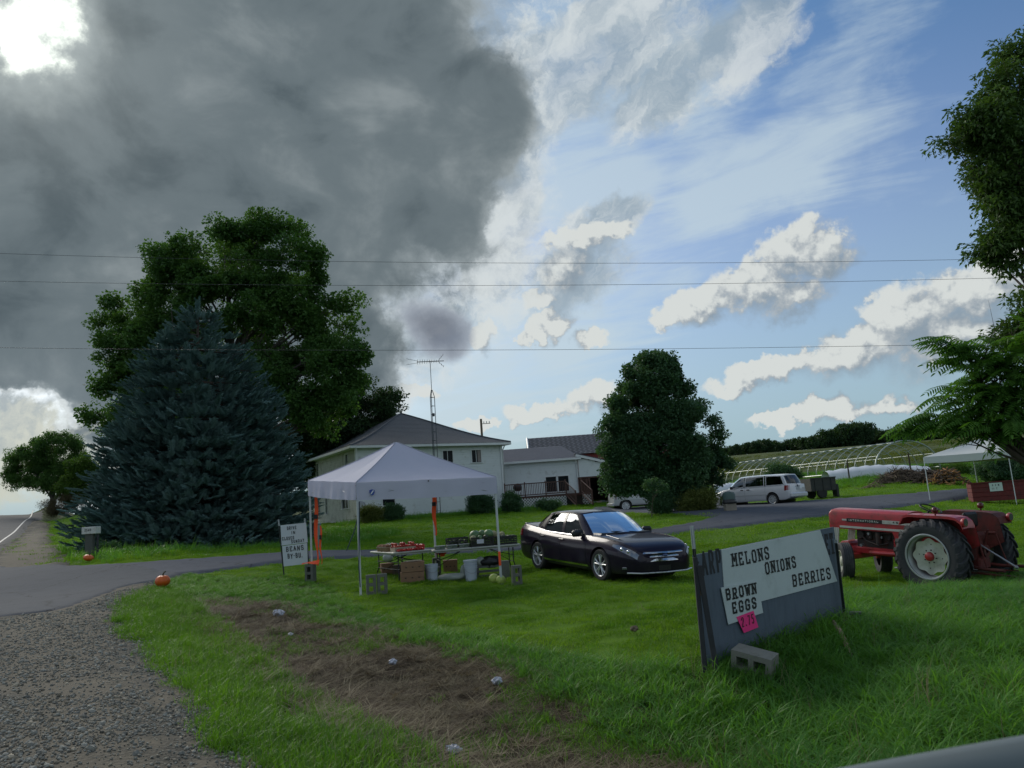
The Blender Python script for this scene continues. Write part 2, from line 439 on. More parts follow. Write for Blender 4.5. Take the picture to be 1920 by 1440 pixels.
def leaf_mat(name, c0, c1, trans=.45, rough=.5, tcol=None, vary=.5):
    if name in _mc: return _mc[name]
    m, T, out = new_mat(name)
    r = T.rnd(); n = T.noise(T.pos(), .35, 3); f = T.m('ADD', T.m('MULTIPLY', r, vary), T.m('MULTIPLY', T.step(n, .35, .65), 1 - vary))
    c = T.mix(f, c0, c1)
    d = T.n('ShaderNodeBsdfPrincipled'); T.put(d.inputs['Base Color'], c); d.inputs['Roughness'].default_value = rough; d.inputs['Specular IOR Level'].default_value = .16
    t = T.n('ShaderNodeBsdfTranslucent'); T.put(t.inputs[0], T.mix(1.0, c, tcol or (1.25, 1.35, .5), 'MULTIPLY'))
    x = T.n('ShaderNodeMixShader'); x.inputs[0].default_value = trans
    T.t.links.new(d.outputs[0], x.inputs[1]); T.t.links.new(t.outputs[0], x.inputs[2]); T.t.links.new(x.outputs[0], out.inputs[0])
    _mc[name] = m; return m

def glass_mat(name, tint=(.5, .6, .6), dark=.35, rough=.02):
    if name in _mc: return _mc[name]
    m, T, out = new_mat(name)
    g = T.n('ShaderNodeBsdfGlossy'); g.inputs['Roughness'].default_value = rough; T.put(g.inputs[0], (.9, .95, 1))
    t = T.n('ShaderNodeBsdfTransparent'); T.put(t.inputs[0], tuple(k * dark for k in tint))
    f = T.n('ShaderNodeFresnel'); f.inputs[0].default_value = 1.5
    fr = T.m('MULTIPLY_ADD', f.outputs[0], .95, .02, clamp=True)
    x = T.n('ShaderNodeMixShader'); T.put(x.inputs[0], fr)
    T.t.links.new(t.outputs[0], x.inputs[1]); T.t.links.new(g.outputs[0], x.inputs[2]); T.t.links.new(x.outputs[0], out.inputs[0])
    _mc[name] = m; return m

# ---------------------------------------------------------------- scattering through geometry nodes (only for what nobody could count)
def hidden_collection(name, objs):
    c = bpy.data.collections.new(name)
    for o in objs:
        for k in list(o.users_collection): k.objects.unlink(o)
        c.objects.link(o)
    return c

def scatter(name, pts, rots, scales, coll, n_src, idx=None, parent=None, kind='stuff'):
    pts = np.asarray(pts, float); N = len(pts)
    me = bpy.data.meshes.new(name); me.vertices.add(N); me.vertices.foreach_set('co', pts.ravel())
    a = me.attributes.new('rot', 'FLOAT_VECTOR', 'POINT'); a.data.foreach_set('vector', np.asarray(rots, float).ravel())
    sca = np.asarray(scales, float)
    if sca.ndim == 1: sca = np.repeat(sca[:, None], 3, 1)
    a = me.attributes.new('scl', 'FLOAT_VECTOR', 'POINT'); a.data.foreach_set('vector', sca.ravel())
    a = me.attributes.new('idx', 'INT', 'POINT'); a.data.foreach_set('value', (rng.integers(0, n_src, N) if idx is None else np.asarray(idx)).astype(np.int32))
    o = bpy.data.objects.new(name, me); link(o, parent)
    g = bpy.data.node_groups.new(name, 'GeometryNodeTree')
    g.interface.new_socket('Geometry', in_out='INPUT', socket_type='NodeSocketGeometry')
    g.interface.new_socket('Geometry', in_out='OUTPUT', socket_type='NodeSocketGeometry')
    gi = g.nodes.new('NodeGroupInput'); go = g.nodes.new('NodeGroupOutput')
    ci = g.nodes.new('GeometryNodeCollectionInfo'); ci.inputs['Collection'].default_value = coll
    ci.inputs['Separate Children'].default_value = True; ci.inputs['Reset Children'].default_value = True
    ip = g.nodes.new('GeometryNodeInstanceOnPoints'); ip.inputs['Pick Instance'].default_value = True
    def na(nm, t):
        q = g.nodes.new('GeometryNodeInputNamedAttribute'); q.data_type = t; q.inputs['Name'].default_value = nm; return q.outputs['Attribute']
    L = g.links
    L.new(gi.outputs[0], ip.inputs['Points']); L.new(ci.outputs[0], ip.inputs['Instance'])
    L.new(na('idx', 'INT'), ip.inputs['Instance Index'])
    er = g.nodes.new('FunctionNodeEulerToRotation'); L.new(na('rot', 'FLOAT_VECTOR'), er.inputs[0]); L.new(er.outputs[0], ip.inputs['Rotation'])
    L.new(na('scl', 'FLOAT_VECTOR'), ip.inputs['Scale'])
    L.new(ip.outputs[0], go.inputs[0])
    md = o.modifiers.new('scatter', 'NODES'); md.node_group = g
    if kind: o['kind'] = kind
    return o

def np_mesh(name, verts, quads, mat_, smooth=False, attrs=None):
    me = bpy.data.meshes.new(name); verts = np.asarray(verts, np.float32); quads = np.asarray(quads, np.int32)
    k = quads.shape[1]
    me.vertices.add(len(verts)); me.vertices.foreach_set('co', verts.ravel())
    me.loops.add(quads.size); me.loops.foreach_set('vertex_index', quads.ravel())
    me.polygons.add(len(quads)); me.polygons.foreach_set('loop_start', np.arange(0, quads.size, k, dtype=np.int32))
    me.update(calc_edges=True)
    if smooth: me.shade_smooth()
    if mat_ is not None: me.materials.append(mat_)
    for nm, val in (attrs or {}).items():
        a = me.attributes.new(nm, 'FLOAT', 'POINT'); a.data.foreach_set('value', np.asarray(val, np.float32).ravel())
    return me

# ---------------------------------------------------------------- small numpy value noise
def vnoise(x, y, seed=0):
    xi = np.floor(x).astype(np.int64); yi = np.floor(y).astype(np.int64); fx = x - xi; fy = y - yi
    fx = fx * fx * (3 - 2 * fx); fy = fy * fy * (3 - 2 * fy)
    def h(a, b):
        n = (a * 374761393 + b * 668265263 + seed * 1442695041) & 0x7fffffff
        n = ((n ^ (n >> 13)) * 1274126177) & 0x7fffffff
        return ((n ^ (n >> 16)) & 0xffff) / 65535.0
    return (h(xi, yi) * (1 - fx) + h(xi + 1, yi) * fx) * (1 - fy) + (h(xi, yi + 1) * (1 - fx) + h(xi + 1, yi + 1) * fx) * fy
def fbm(x, y, oct=4, seed=0):
    s = 0; a = .5; t = 0
    for k in range(oct): s = s + a * vnoise(x * 2 ** k, y * 2 ** k, seed + k * 7); t += a; a *= .5
    return s / t
# ---------------------------------------------------------------- terrain
# points of the ground read from the photograph: pixel and depth in metres along the view
_cp = [(60, 1430, 5.2), (250, 1300, 7.4), (240, 1160, 12.2), (305, 1107, 16.6), (0, 1150, 14), (0, 1060, 30), (163, 1052, 25), (172, 1045, 27), 
       (160, 958, 69), (95, 945, 80), (560, 1048, 22), (700, 1038, 25), (980, 1028, 28), (815, 1035, 26.5), (400, 1063, 21.5), (250, 1068, 21.5), (530, 1080, 19.5),
       (1135, 1088, 16.4), (1013, 1068, 18.8), (675, 1118, 16.2), (943, 1094, 17.3), (743, 1092, 18.2), (812, 1088, 18.4), (880, 1089, 18.6), (960, 1096, 17.0), (583, 1085, 19.2), (1240, 1000, 30), (1500, 972, 32), (1700, 948, 35.5), (1820, 926, 42), (1450, 947, 44),
       (1172, 957, 54), (1370, 961, 37), (1240, 963, 41), (672, 978, 53), (587, 983, 62), (947, 955, 57), (800, 1000, 38), (1000, 975, 46), (1010, 953, 56), (1110, 951, 55), (360, 1038, 38), (250, 1030, 36),
       (1325, 1262, 8.0), (1582, 1165, 9.6), (1735, 1100, 15.3), (1865, 1078, 16.5), (1583, 1085, 17.1), (1850, 1350, 6.0), (1900, 1120, 12.5), (700, 1300, 8.8), (950, 1420, 6.5), (450, 1180, 12.1), (600, 1180, 12.3), (1000, 1200, 10.6), (1000, 1120, 14.2), (1300, 1110, 13.5),
       (1733, 941, 38), (1885, 950, 34), (1870, 945, 38), (1642, 888, 57), (1400, 905, 75), (1800, 890, 60), (1560, 915, 52), (1400, 852, 250), (1700, 829, 250), (1550, 880, 90), (1500, 862, 130), (430, 985, 58), (300, 975, 62), (1240, 1440, 6.2), (1500, 1350, 7.0)]
_pts = []
for px, py, Y in _cp:
    d = ray(px, py); _pts.append(EYE + d * (Y / d[1]))
_pts += [V(0, 0, -.02), V(-3, 0, 0), V(-6, -4, -.2), (-4, 5, 0.0), V(0, 3, -.1), V(3, 2, -.3), V(6, 3, -.4), V(12, 6, -.6), V(-10, 2, -.1), V(-14, 14, .2), V(-30, 25, .6), V(-45, 45, 1.6), V(0, -20, -.8), V(-25, -20, -.6), V(30, -20, -1.2), V(30, 15, -.7), V(60, 30, -.3),
         V(-70, 110, 3.2), V(-60, 90, 3.9), V(-90, 70, 2.6), V(-200, 200, 2), V(0, 110, 4), V(0, 280, 12), V(-150, 350, 6), V(300, 250, 16), V(300, 50, 3), V(-300, 0, -2), V(0, -300, -6), V(300, -200, -4), V(-300, -300, -6), V(0, 800, 22), V(600, 700, 24), V(-600, 700, 8), V(700, 0, 5), V(-700, 0, 0), V(0, -700, -8)]
for _t in (-20, 8, 20, 32, 44, 56, 68, 80, 90, 98, 112, 130):
    _z = .0052 * _t + .00045 * _t * _t if 0 < _t < 92 else (4.12 if _t in (98,) else 4.05 if _t == 112 else 3.3 if _t == 130 else -.1)
    for _s in (-7.4, -3.7, 0, 2.2) if _t > 12 else (-7.4, -3.7): _pts.append(V(-3.6 - .5 * _t + .866 * _s, .866 * _t + .5 * _s, _z - (.05 if _s > 1 else 0)))
_pts = np.array([np.asarray(p, float) for p in _pts])
def _warp(x, y):
    r = np.sqrt(x * x + y * y) + 1e-6; k = np.log1p(r / 12) / r; return x * k, y * k
_wx, _wy = _warp(_pts[:, 0], _pts[:, 1])
def _tps(r2): return np.where(r2 > 1e-12, .5 * r2 * np.log(np.maximum(r2, 1e-12)), 0)
_n = len(_pts); _K = _tps((_wx[:, None] - _wx) ** 2 + (_wy[:, None] - _wy) ** 2) + np.eye(_n) * 2e-4
_P = np.stack([np.ones(_n), _wx, _wy], 1); _A = np.block([[_K, _P], [_P.T, np.zeros((3, 3))]])
_sol = np.linalg.solve(_A, np.concatenate([_pts[:, 2], np.zeros(3)]))
def gz(x, y):
    """height of the ground"""
    sh = np.shape(x); x = np.atleast_1d(np.asarray(x, float)).ravel(); y = np.atleast_1d(np.asarray(y, float)).ravel(); out = np.empty(len(x))
    for a in range(0, len(x), 20000):
        u, w = _warp(x[a:a + 20000], y[a:a + 20000])
        out[a:a + 20000] = _tps((u[:, None] - _wx) ** 2 + (w[:, None] - _wy) ** 2) @ _sol[:_n] + _sol[_n] + _sol[_n + 1] * u + _sol[_n + 2] * w
    return out.reshape(sh) if sh else float(out[0])
def hit(px, py, far=400):
    """where the line of sight through a pixel meets the ground"""
    d = ray(px, py); t = np.geomspace(2, far, 700); P = EYE + d * t[:, None]; h = P[:, 2] - gz(P[:, 0], P[:, 1])
    k = np.argmax(h < 0)
    if h[k] >= 0: k = len(t) - 1
    a = h[k - 1] / (h[k - 1] - h[k] + 1e-9) if k else 0
    p = P[k - 1] * (1 - a) + P[k] * a; p[2] = gz(p[0], p[1]); return p
def at(px, Y):
    """ground point under pixel column px (near the horizon) at depth Y"""
    d = ray(px, 950); x = d[0] / d[1] * Y; return V(x, Y, gz(x, Y))
def poly_w(px): return [tuple(hit(a, b)[:2]) for a, b in px]
def inside(poly, x, y):
    r = np.zeros(np.shape(x), bool); n = len(poly)
    for i in range(n):
        x0, y0 = poly[i]; x1, y1 = poly[(i + 1) % n]
        c = (y0 > y) != (y1 > y); with_ = (x1 - x0) * (y - y0) / ((y1 - y0) if abs(y1 - y0) > 1e-12 else 1e-12) + x0
        r ^= c & (x < with_)
    return r
def edge_dist(poly, x, y):
    """signed distance to the outline, positive inside"""
    best = np.full(np.shape(x), 1e9); n = len(poly)
    for i in range(n):
        a = np.array(poly[i]); b = np.array(poly[(i + 1) % n]); e = b - a; L = e @ e + 1e-12
        t = np.clip(((x - a[0]) * e[0] + (y - a[1]) * e[1]) / L, 0, 1)
        best = np.minimum(best, np.hypot(x - a[0] - t * e[0], y - a[1] - t * e[1]))
    return np.where(inside(poly, x, y), best, -best)

# regions of the ground (outlines in metres, found through the picture)
DRIVE = poly_w([(290, 1086), (360, 1077), (480, 1062), (570, 1052), (680, 1046), (830, 1040), (985, 1032), (1130, 1018), (1260, 1003), (1400, 986), (1500, 974), (1600, 962), (1720, 948), (1822, 931)])
DRIVE += poly_w([(1825, 919), (1700, 929), (1600, 936), (1500, 943), (1390, 947), (1290, 946), (1200, 953), (1120, 953), (1110, 957), (1190, 963), (1290, 966), (1350, 970), (1300, 983), (1180, 1003), (985, 1024), (820, 1030), (560, 1038), (400, 1049), (230, 1061), (135, 1066)])
_rd = unit((-.5, .866, 0)); _rn = V(.866, .5, 0)
def road_pt(t, s): return (-3.6 + _rd[0] * t + _rn[0] * s, _rd[1] * t + _rn[1] * s)
APRON = poly_w([(135, 1066), (60, 1066), (0, 1066)]) + [road_pt(34, 0.1), road_pt(12, .1)] + poly_w([(0, 1162), (60, 1156), (110, 1150), (190, 1121), (240, 1103), (300, 1092), (340, 1080), (230, 1061)])
STRIP = poly_w([(300, 1098), (262, 1118), (238, 1140), (236, 1170), (262, 1212), (330, 1272), (395, 1345), (430, 1400), (490, 1446)]) + [(-.9, 3.0), (1.0, 3.0)]
STRIP_R = poly_w([(800, 1446), (700, 1385), (600, 1325), (500, 1275), (430, 1215), (395, 1170), (380, 1135)])
DITCH = poly_w([(385, 1128), (430, 1118), (480, 1130), (560, 1160), (660, 1185), (760, 1212), (880, 1240), (960, 1275), (1010, 1320), (1100, 1350), (1200, 1400), (1300, 1450)]) + [(2.2, 3.0), (.4, 3.0)] + STRIP_R
GRAVEL = [(-1.0, 2.0)] + list(reversed(STRIP[:9])) + [(-8, 18), (-26, 45), (-39, 66), road_pt(78, .1), road_pt(34, .1), road_pt(-30, .1), (0.5, -30), (0.5, 1)]
GRAVEL = poly_w([(490, 1446), (430, 1400), (395, 1345), (330, 1272), (262, 1212), (236, 1170), (238, 1140), (262, 1118), (300, 1098)]) + poly_w([(230, 1080), (134, 1066), (128, 1045), (90, 1020), (92, 1000), (85, 985), (70, 979)]) + [road_pt(76, .1), road_pt(34, .1), road_pt(-60, .1), (12, -60), (0.0, -10), (-.3, 2)]
LAWN = poly_w([(430, 1085), (520, 1078), (600, 1095), (650, 1130), (720, 1165), (860, 1195), (960, 1215), (1060, 1235), (1180, 1262), (1300, 1270), (1360, 1200), (1590, 1130), (1700, 1120), (1850, 1090), (1920, 1072), (2300, 1050)]) + [(60, 30), (30, 70), (-5, 75), (-35, 70), (-42, 62), (-40, 55)] + poly_w([(170, 1062)])
FIELD_Y = 82

def tilemesh(name, poly, step, lift, mat_, edge=.12, seed=3, fine=None):
    """a draped sheet over the ground inside an outline; ragged edge"""
    P = np.array(poly); x0, y0 = P.min(0) - .3; x1, y1 = P.max(0) + .3
    def axis(a, b):
        out = [a]
        while out[-1] < b: out.append(out[-1] + max(step, .012 * abs(out[-1])))
        return np.array(out)
    xs, ys = axis(x0, x1), axis(y0, y1)
    if x0 < 0: xs = np.unique(np.concatenate([-axis(0, -x0)[::-1], axis(0, max(x1, .1))]))
    if y0 < 0: ys = np.unique(np.concatenate([-axis(0, -y0)[::-1], axis(0, max(y1, .1))]))
    X, Y = np.meshgrid(xs, ys, indexing='ij')
    D = edge_dist(poly, X, Y) + (fbm(X * 1.7, Y * 1.7, 4, seed) - .5) * edge * 2
    Z = gz(X, Y) + lift + .0022 * np.hypot(X, Y)
    # feather the rim down into the ground so that no lifted edge shows
    Z = np.where(D < 0, Z - np.minimum(-D * 1.0, .3) - .0, Z)
    ni, nj = X.shape; id_ = np.arange(ni * nj).reshape(ni, nj)
    q = np.stack([id_[:-1, :-1], id_[1:, :-1], id_[1:, 1:], id_[:-1, 1:]], -1).reshape(-1, 4)
    keep = (D.ravel()[q] > -.35 - .01 * np.hypot(X, Y).ravel()[q]).any(1)
    q = q[keep]; used = np.unique(q); remap = -np.ones(ni * nj, int); remap[used] = np.arange(len(used))
    V_ = np.stack([X, Y, Z], -1).reshape(-1, 3)[used]
    me = np_mesh(name, V_, remap[q], mat_, smooth=True, attrs={'edge': D.ravel()[used]})
    o = bpy.data.objects.new(name, me); link(o); tag(o, kind='structure'); return o

# --- ground material
def ground_material():
    m, T, out = new_mat('ground'); p = T.n('ShaderNodeBsdfPrincipled'); P = T.pos()
    lawn, ditch, strip, field = [T.attr(k) for k in ('lawn', 'ditch', 'strip', 'field')]
    n1 = T.noise(P, .6, 6, .6); n2 = T.noise(P, 9, 7, .65); n3 = T.noise(P, 60, 4, .6)
    green = T.mix(n1, (.028, .052, .010), (.045, .085, .014))
    green = T.mix(T.m('MULTIPLY', n2, .5), green, (.03, .035, .014))
    soil = T.mix(n2, (.070, .055, .036), (.175, .140, .095)); soil = T.mix(T.step(n1, .40, .7), soil, (.05, .042, .030))
    fl = T.n('ShaderNodeMapping'); fl.inputs['Rotation'].default_value = (0, 0, R(-70)); T.t.links.new(P, fl.inputs[0])
    wv = T.noise(T.v('MULTIPLY', fl.outputs[0], (.02, .35, .1)), 1, 4, .6)
    fieldc = T.mix(T.step(wv, .35, .65), (.055, .080, .022), (.095, .115, .035)); fieldc = T.mix(T.m('MULTIPLY', n1, .6), fieldc, (.06, .075, .03))
    c = T.mix(lawn, green, T.mix(n1, (.070, .150, .012), (.105, .205, .015)))
    c = T.mix(ditch, c, soil); c = T.mix(field, c, fieldc)
    T.put(p.inputs['Base Color'], c); p.inputs['Roughness'].default_value = .95; p.inputs['Specular IOR Level'].default_value = .1
    b = T.n('ShaderNodeBump'); b.inputs['Strength'].default_value = .8; b.inputs['Distance'].default_value = .04
    T.put(b.inputs['Height'], T.m('ADD', n2, T.m('MULTIPLY', n3, .5))); T.t.links.new(b.outputs[0], p.inputs['Normal'])
    T.t.links.new(p.outputs[0], out.inputs[0]); return m
def build_ground():
    ang = np.concatenate([np.linspace(-60, 60, 330), np.linspace(60, 300, 90)[1:-1]]); ang = R(1) * ang
    rad = np.concatenate([[0, .6, 1.1], np.geomspace(1.6, 1500, 330)])
    A, Q = np.meshgrid(ang, rad, indexing='ij'); X = np.sin(A) * Q; Y = np.cos(A) * Q
    Z = gz(X, Y) + (fbm(X * .9, Y * .9, 3, 5) - .5) * .05 * np.clip(inside(DITCH, X, Y) + .2, 0, 1)
    ni, nj = X.shape; id_ = np.arange(ni * nj).reshape(ni, nj); nx = np.roll(id_, -1, 0)
    q = np.stack([id_[:, :-1], nx[:, :-1], nx[:, 1:], id_[:, 1:]], -1).reshape(-1, 4)[:, ::-1]
    def soft(poly, w): return np.clip(edge_dist(poly, X, Y) / w + .5 + (fbm(X * 2.2, Y * 2.2, 4, 9) - .5) * .9, 0, 1)
    at_ = {'lawn': soft(LAWN, .6), 'ditch': soft(DITCH, .5), 'strip': soft(STRIP, .4), 'field': np.clip((Y - FIELD_Y) / 10, 0, 1)}
    me = np_mesh('ground', np.stack([X, Y, Z], -1).reshape(-1, 3), q, ground_material(), smooth=True, attrs=at_)
    o = bpy.data.objects.new('ground', me); link(o); tag(o, kind='structure'); return o
build_ground()

# --- driveway, apron, gravel shoulder and road
def asphalt(name, c0, c1, specks=.5):
    m, T, out = new_mat(name); p = T.n('ShaderNodeBsdfPrincipled'); P = T.pos()
    n0 = T.noise(P, .35, 5, .6); n1 = T.noise(P, 2.2, 6, .6); n2 = T.noise(P, 45, 5, .7); sp = T.vor(P, 38)
    c = T.mix(n0, c0, c1); c = T.mix(T.m('MULTIPLY', T.step(n1, .45, .75), .5), c, tuple(k * .6 for k in c0)); c = T.mix(T.step(n2, .35, .7, 0, .5), c, tuple(k * 1.5 for k in c1))
    crk = T.vor(T.v('ADD', P, T.v('SCALE', T.noise(P, 1.3, 5, .6, color=True), 1.2)), .22, 'DISTANCE_TO_EDGE')
    c = T.mix(T.step(crk, .006, .0, 0, .75), c, (.012, .012, .012))
    T.put(p.inputs['Base Color'], c); T.put(p.inputs['Roughness'], T.lin(n2, .3, .7, .85, .98)); p.inputs['Specular IOR Level'].default_value = .12
    b = T.n('ShaderNodeBump'); b.inputs['Strength'].default_value = .5; b.inputs['Distance'].default_value = .01
    T.put(b.inputs['Height'], T.m('ADD', n2, T.m('MULTIPLY', sp, specks))); T.t.links.new(b.outputs[0], p.inputs['Normal'])
    T.t.links.new(p.outputs[0], out.inputs[0]); return m
def gravel_mat():
    m, T, out = new_mat('gravel'); p = T.n('ShaderNodeBsdfPrincipled'); P = T.pos()
    v = T.n('ShaderNodeTexVoronoi'); T.t.links.new(P, v.inputs['Vector']); v.inputs['Scale'].default_value = 34
    v2 = T.n('ShaderNodeTexVoronoi'); T.t.links.new(P, v2.inputs['Vector']); v2.inputs['Scale'].default_value = 75
    n0 = T.noise(P, .8, 5, .6); n1 = T.noise(P, 4, 6, .62); n2 = T.noise(P, 130, 3, .6)
    g = T.n('ShaderNodeSeparateColor'); T.t.links.new(v.outputs['Color'], g.inputs[0])
    st = T.mix(g.outputs[0], (.055, .057, .049), (.135, .132, .112)); st = T.mix(T.step(v.outputs['Distance'], .2, .62, 0, .75), st, (.05, .045, .034))
    sand = T.mix(T.m('MULTIPLY', n2, 1), (.092, .080, .058), (.150, .130, .096))
    f = T.step(T.m('ADD', T.m('MULTIPLY', n0, .55), T.m('MULTIPLY', n1, .45)), .47, .58)
    trk = T.m('ADD', T.attr('edge'), T.m('MULTIPLY', T.m('SUBTRACT', n1, .5), 1.6)); f = T.m('MAXIMUM', f, T.m('MULTIPLY', T.m('MULTIPLY', T.step(trk, .35, .7), .75), T.step(trk, 1.7, 1.2))); c = T.mix(f, st, sand); T.put(p.inputs['Base Color'], c); p.inputs['Roughness'].default_value = .92; p.inputs['Specular IOR Level'].default_value = .2
    b = T.n('ShaderNodeBump'); b.inputs['Strength'].default_value = .8; b.inputs['Distance'].default_value = .015
    hgt = T.m('ADD', T.m('SUBTRACT', 1, v.outputs['Distance']), T.m('MULTIPLY', T.m('SUBTRACT', 1, v2.outputs['Distance']), .5)); T.put(b.inputs['Height'], T.m('MULTIPLY', hgt, T.lin(f, 0, 1, 1, .35)))
    T.t.links.new(b.outputs[0], p.inputs['Normal']); T.t.links.new(p.outputs[0], out.inputs[0]); return m
m_drive = asphalt('drive_asphalt', (.058, .064, .078), (.088, .096, .114))
m_apron = asphalt('apron_asphalt', (.052, .057, .066), (.082, .090, .102))
m_road = asphalt('road_asphalt', (.085, .085, .085), (.120, .120, .118))
m_grav = gravel_mat()
tilemesh('gravel_shoulder', GRAVEL, .16, .012, m_grav, edge=.35, seed=21)
tilemesh('driveway', DRIVE, .22, .022, m_drive, edge=.10, seed=31)
tilemesh('driveway_apron', APRON, .18, .034, m_apron, edge=.12, seed=37)
ROAD = [road_pt(t, .0) for t in range(-60, 96, 6)] + [road_pt(t, -7.4) for t in range(95, -61, -6)]
tilemesh('road', ROAD, .5, .046, m_road, edge=.05, seed=41)
def road_line(s0, s1, name, m):
    b = MB(); ts = np.arange(-60, 96, 1.5); rows = []
    for t in ts:
        row = []
        for s_ in (s0, s1):
            x, y = road_pt(t, s_); row.append((x, y, gz(x, y) + .056 + .0022 * math.hypot(x, y)))
        rows.append(row)
    b.grid(rows); return tag(b.obj(name, m, recalc=False), kind='structure')
m_line = mat('road_paint_white', (.36, .37, .36), .7, var=.25, scale=9)
m_liney = mat('road_paint_yellow', (.60, .40, .05), .7, var=.25, scale=9)
road_line(-.53, -.43, 'edge_line', m_line); road_line(-7.0, -6.87, 'edge_line', m_line)
road_line(-3.80, -3.68, 'centre_line', m_liney); road_line(-3.55, -3.43, 'centre_line', m_liney)
# ---------------------------------------------------------------- grass
PUMP = hit(164, 1055)
def blade_clump(name, n, h0, h1, rad, wid, lean, mat_, seg=3, seed=0, flat=0.0, curl=1.0):
    r = np.random.default_rng(seed); vs = []; fs = []
    for i in range(n):
        a = r.uniform(0, 2 * math.pi); q = rad * math.sqrt(r.uniform()); b = V(q * math.cos(a), q * math.sin(a), -.01)
        h = r.uniform(h0, h1); d = r.uniform(0, 2 * math.pi); L = V(math.cos(d), math.sin(d), 0); side = V(-L[1], L[0], 0)
        ln = lean * r.uniform(.25, 1.1); w = wid * r.uniform(.7, 1.3); base = len(vs); tw = r.uniform(-.6, .6)
        side = unit(side + L * tw)
        for k in range(seg + 1):
            t = k / seg; out = ln * h * (t ** 1.7) * curl
            up = h * (t - .42 * lean * t * t * (1 if ln > .3 else .3)) * (1 - flat)
            p = b + L * (out + h * flat * t) + V(0, 0, max(up, .0) + .012)
            ww = w * (1 - t) ** .7 * .5 if k < seg else 0
            if k < seg: vs += [p - side * ww, p + side * ww]
            else: vs.append(p)
        for k in range(seg - 1): fs.append((base + 2 * k, base + 2 * k + 1, base + 2 * k + 3, base + 2 * k + 2))
        fs.append((base + 2 * seg - 2, base + 2 * seg - 1, base + 2 * seg))
    b = MB(); b.add(vs, fs); return b.obj(name, mat_, recalc=False)

G_long = leaf_mat('grass_long', (.070, .195, .036), (.160, .330, .060), .45, .42)
G_mid = leaf_mat('grass_mid', (.070, .170, .016), (.135, .270, .028), .45, .42)
G_lawn = leaf_mat('grass_lawn', (.075, .175, .012), (.200, .320, .030), .45, .5)
G_dead = leaf_mat('grass_dead', (.165, .140, .085), (.320, .270, .170), .25, .7, (1.1, 1, .8))
G_dead2 = leaf_mat('grass_brown', (.070, .052, .036), (.150, .112, .074), .2, .8, (1.1, 1, .8))

src_long = hidden_collection('long_grass_sources', [blade_clump('tuft', 34, .14, .36, .13, .0115, 1.0, G_long, 4, 1), blade_clump('tuft', 30, .12, .30, .12, .010, 1.25, G_long, 4, 2), blade_clump('tuft', 26, .18, .44, .10, .012, 1.1, G_long, 5, 3),
                            blade_clump('tuft', 30, .10, .26, .14, .010, 1.2, G_mid, 4, 4), blade_clump('tuft', 5, .2, .5, .12, .005, .7, G_dead, 4, 5)])
src_mid = hidden_collection('verge_grass_sources', [blade_clump('tuft', 40, .06, .17, .13, .006, .9, G_mid, 3, 11), blade_clump('tuft', 36, .07, .21, .12, .0065, .8, G_mid, 3, 12), blade_clump('tuft', 34, .06, .15, .14, .006, 1.1, G_long, 3, 13), blade_clump('tuft', 8, .08, .2, .13, .005, .9, G_dead, 3, 14)])
src_lawn = hidden_collection('lawn_sources', [blade_clump('tuft', 150, .03, .065, .22, .0065, .8, G_lawn, 2, 21), blade_clump('tuft', 150, .03, .075, .22, .007, .9, G_lawn, 2, 22), blade_clump('tuft', 120, .03, .06, .2, .007, .7, G_mid, 2, 23)])
src_lawnf = hidden_collection('far_lawn_sources', [blade_clump('tuft', 130, .04, .09, .42, .016, .7, G_lawn, 1, 24), blade_clump('tuft', 130, .04, .10, .42, .016, .7, G_lawn, 1, 25), blade_clump('tuft', 100, .04, .08, .42, .016, .7, G_mid, 1, 26)])
src_dead = hidden_collection('dead_grass_sources', [blade_clump('tuft', 34, .10, .26, .14, .008, 1.0, G_dead, 4, 31, flat=.6), blade_clump('tuft', 34, .08, .22, .15, .008, 1.0, G_dead2, 4, 32, flat=.8), blade_clump('tuft', 26, .08, .2, .14, .005, 1.1, G_dead, 4, 33, flat=.45),
                            blade_clump('tuft', 22, .06, .16, .10, .006, .9, G_mid, 3, 34), blade_clump('tuft', 30, .10, .30, .16, .006, 1.0, G_dead2, 4, 35, flat=.6)])

def field_pts(x0, x1, y0, y1, dens, cond, seed):
    r = np.random.default_rng(seed); n = int((x1 - x0) * (y1 - y0) * dens)
    x = r.uniform(x0, x1, n); y = r.uniform(y0, y1, n)
    k = (np.abs(x) < .80 * y + 3.0)
    x, y = x[k], y[k]; k = cond(x, y, r); return x[k], y[k]
def put_grass(name, xy, coll, n_src, s0, s1, idx=None, seed=0, lift=0, tilt=.12, szone=None):
    x, y = xy; r = np.random.default_rng(seed + 99); n = len(x)
    s = r.uniform(s0, s1, n) * (1 if szone is None else szone)
    rot = np.stack([r.normal(0, tilt, n), r.normal(0, tilt, n), r.uniform(0, 6.283, n)], -1)
    return scatter(name, np.stack([x, y, gz(x, y) + lift], -1), rot, s, coll, n_src, idx=idx)

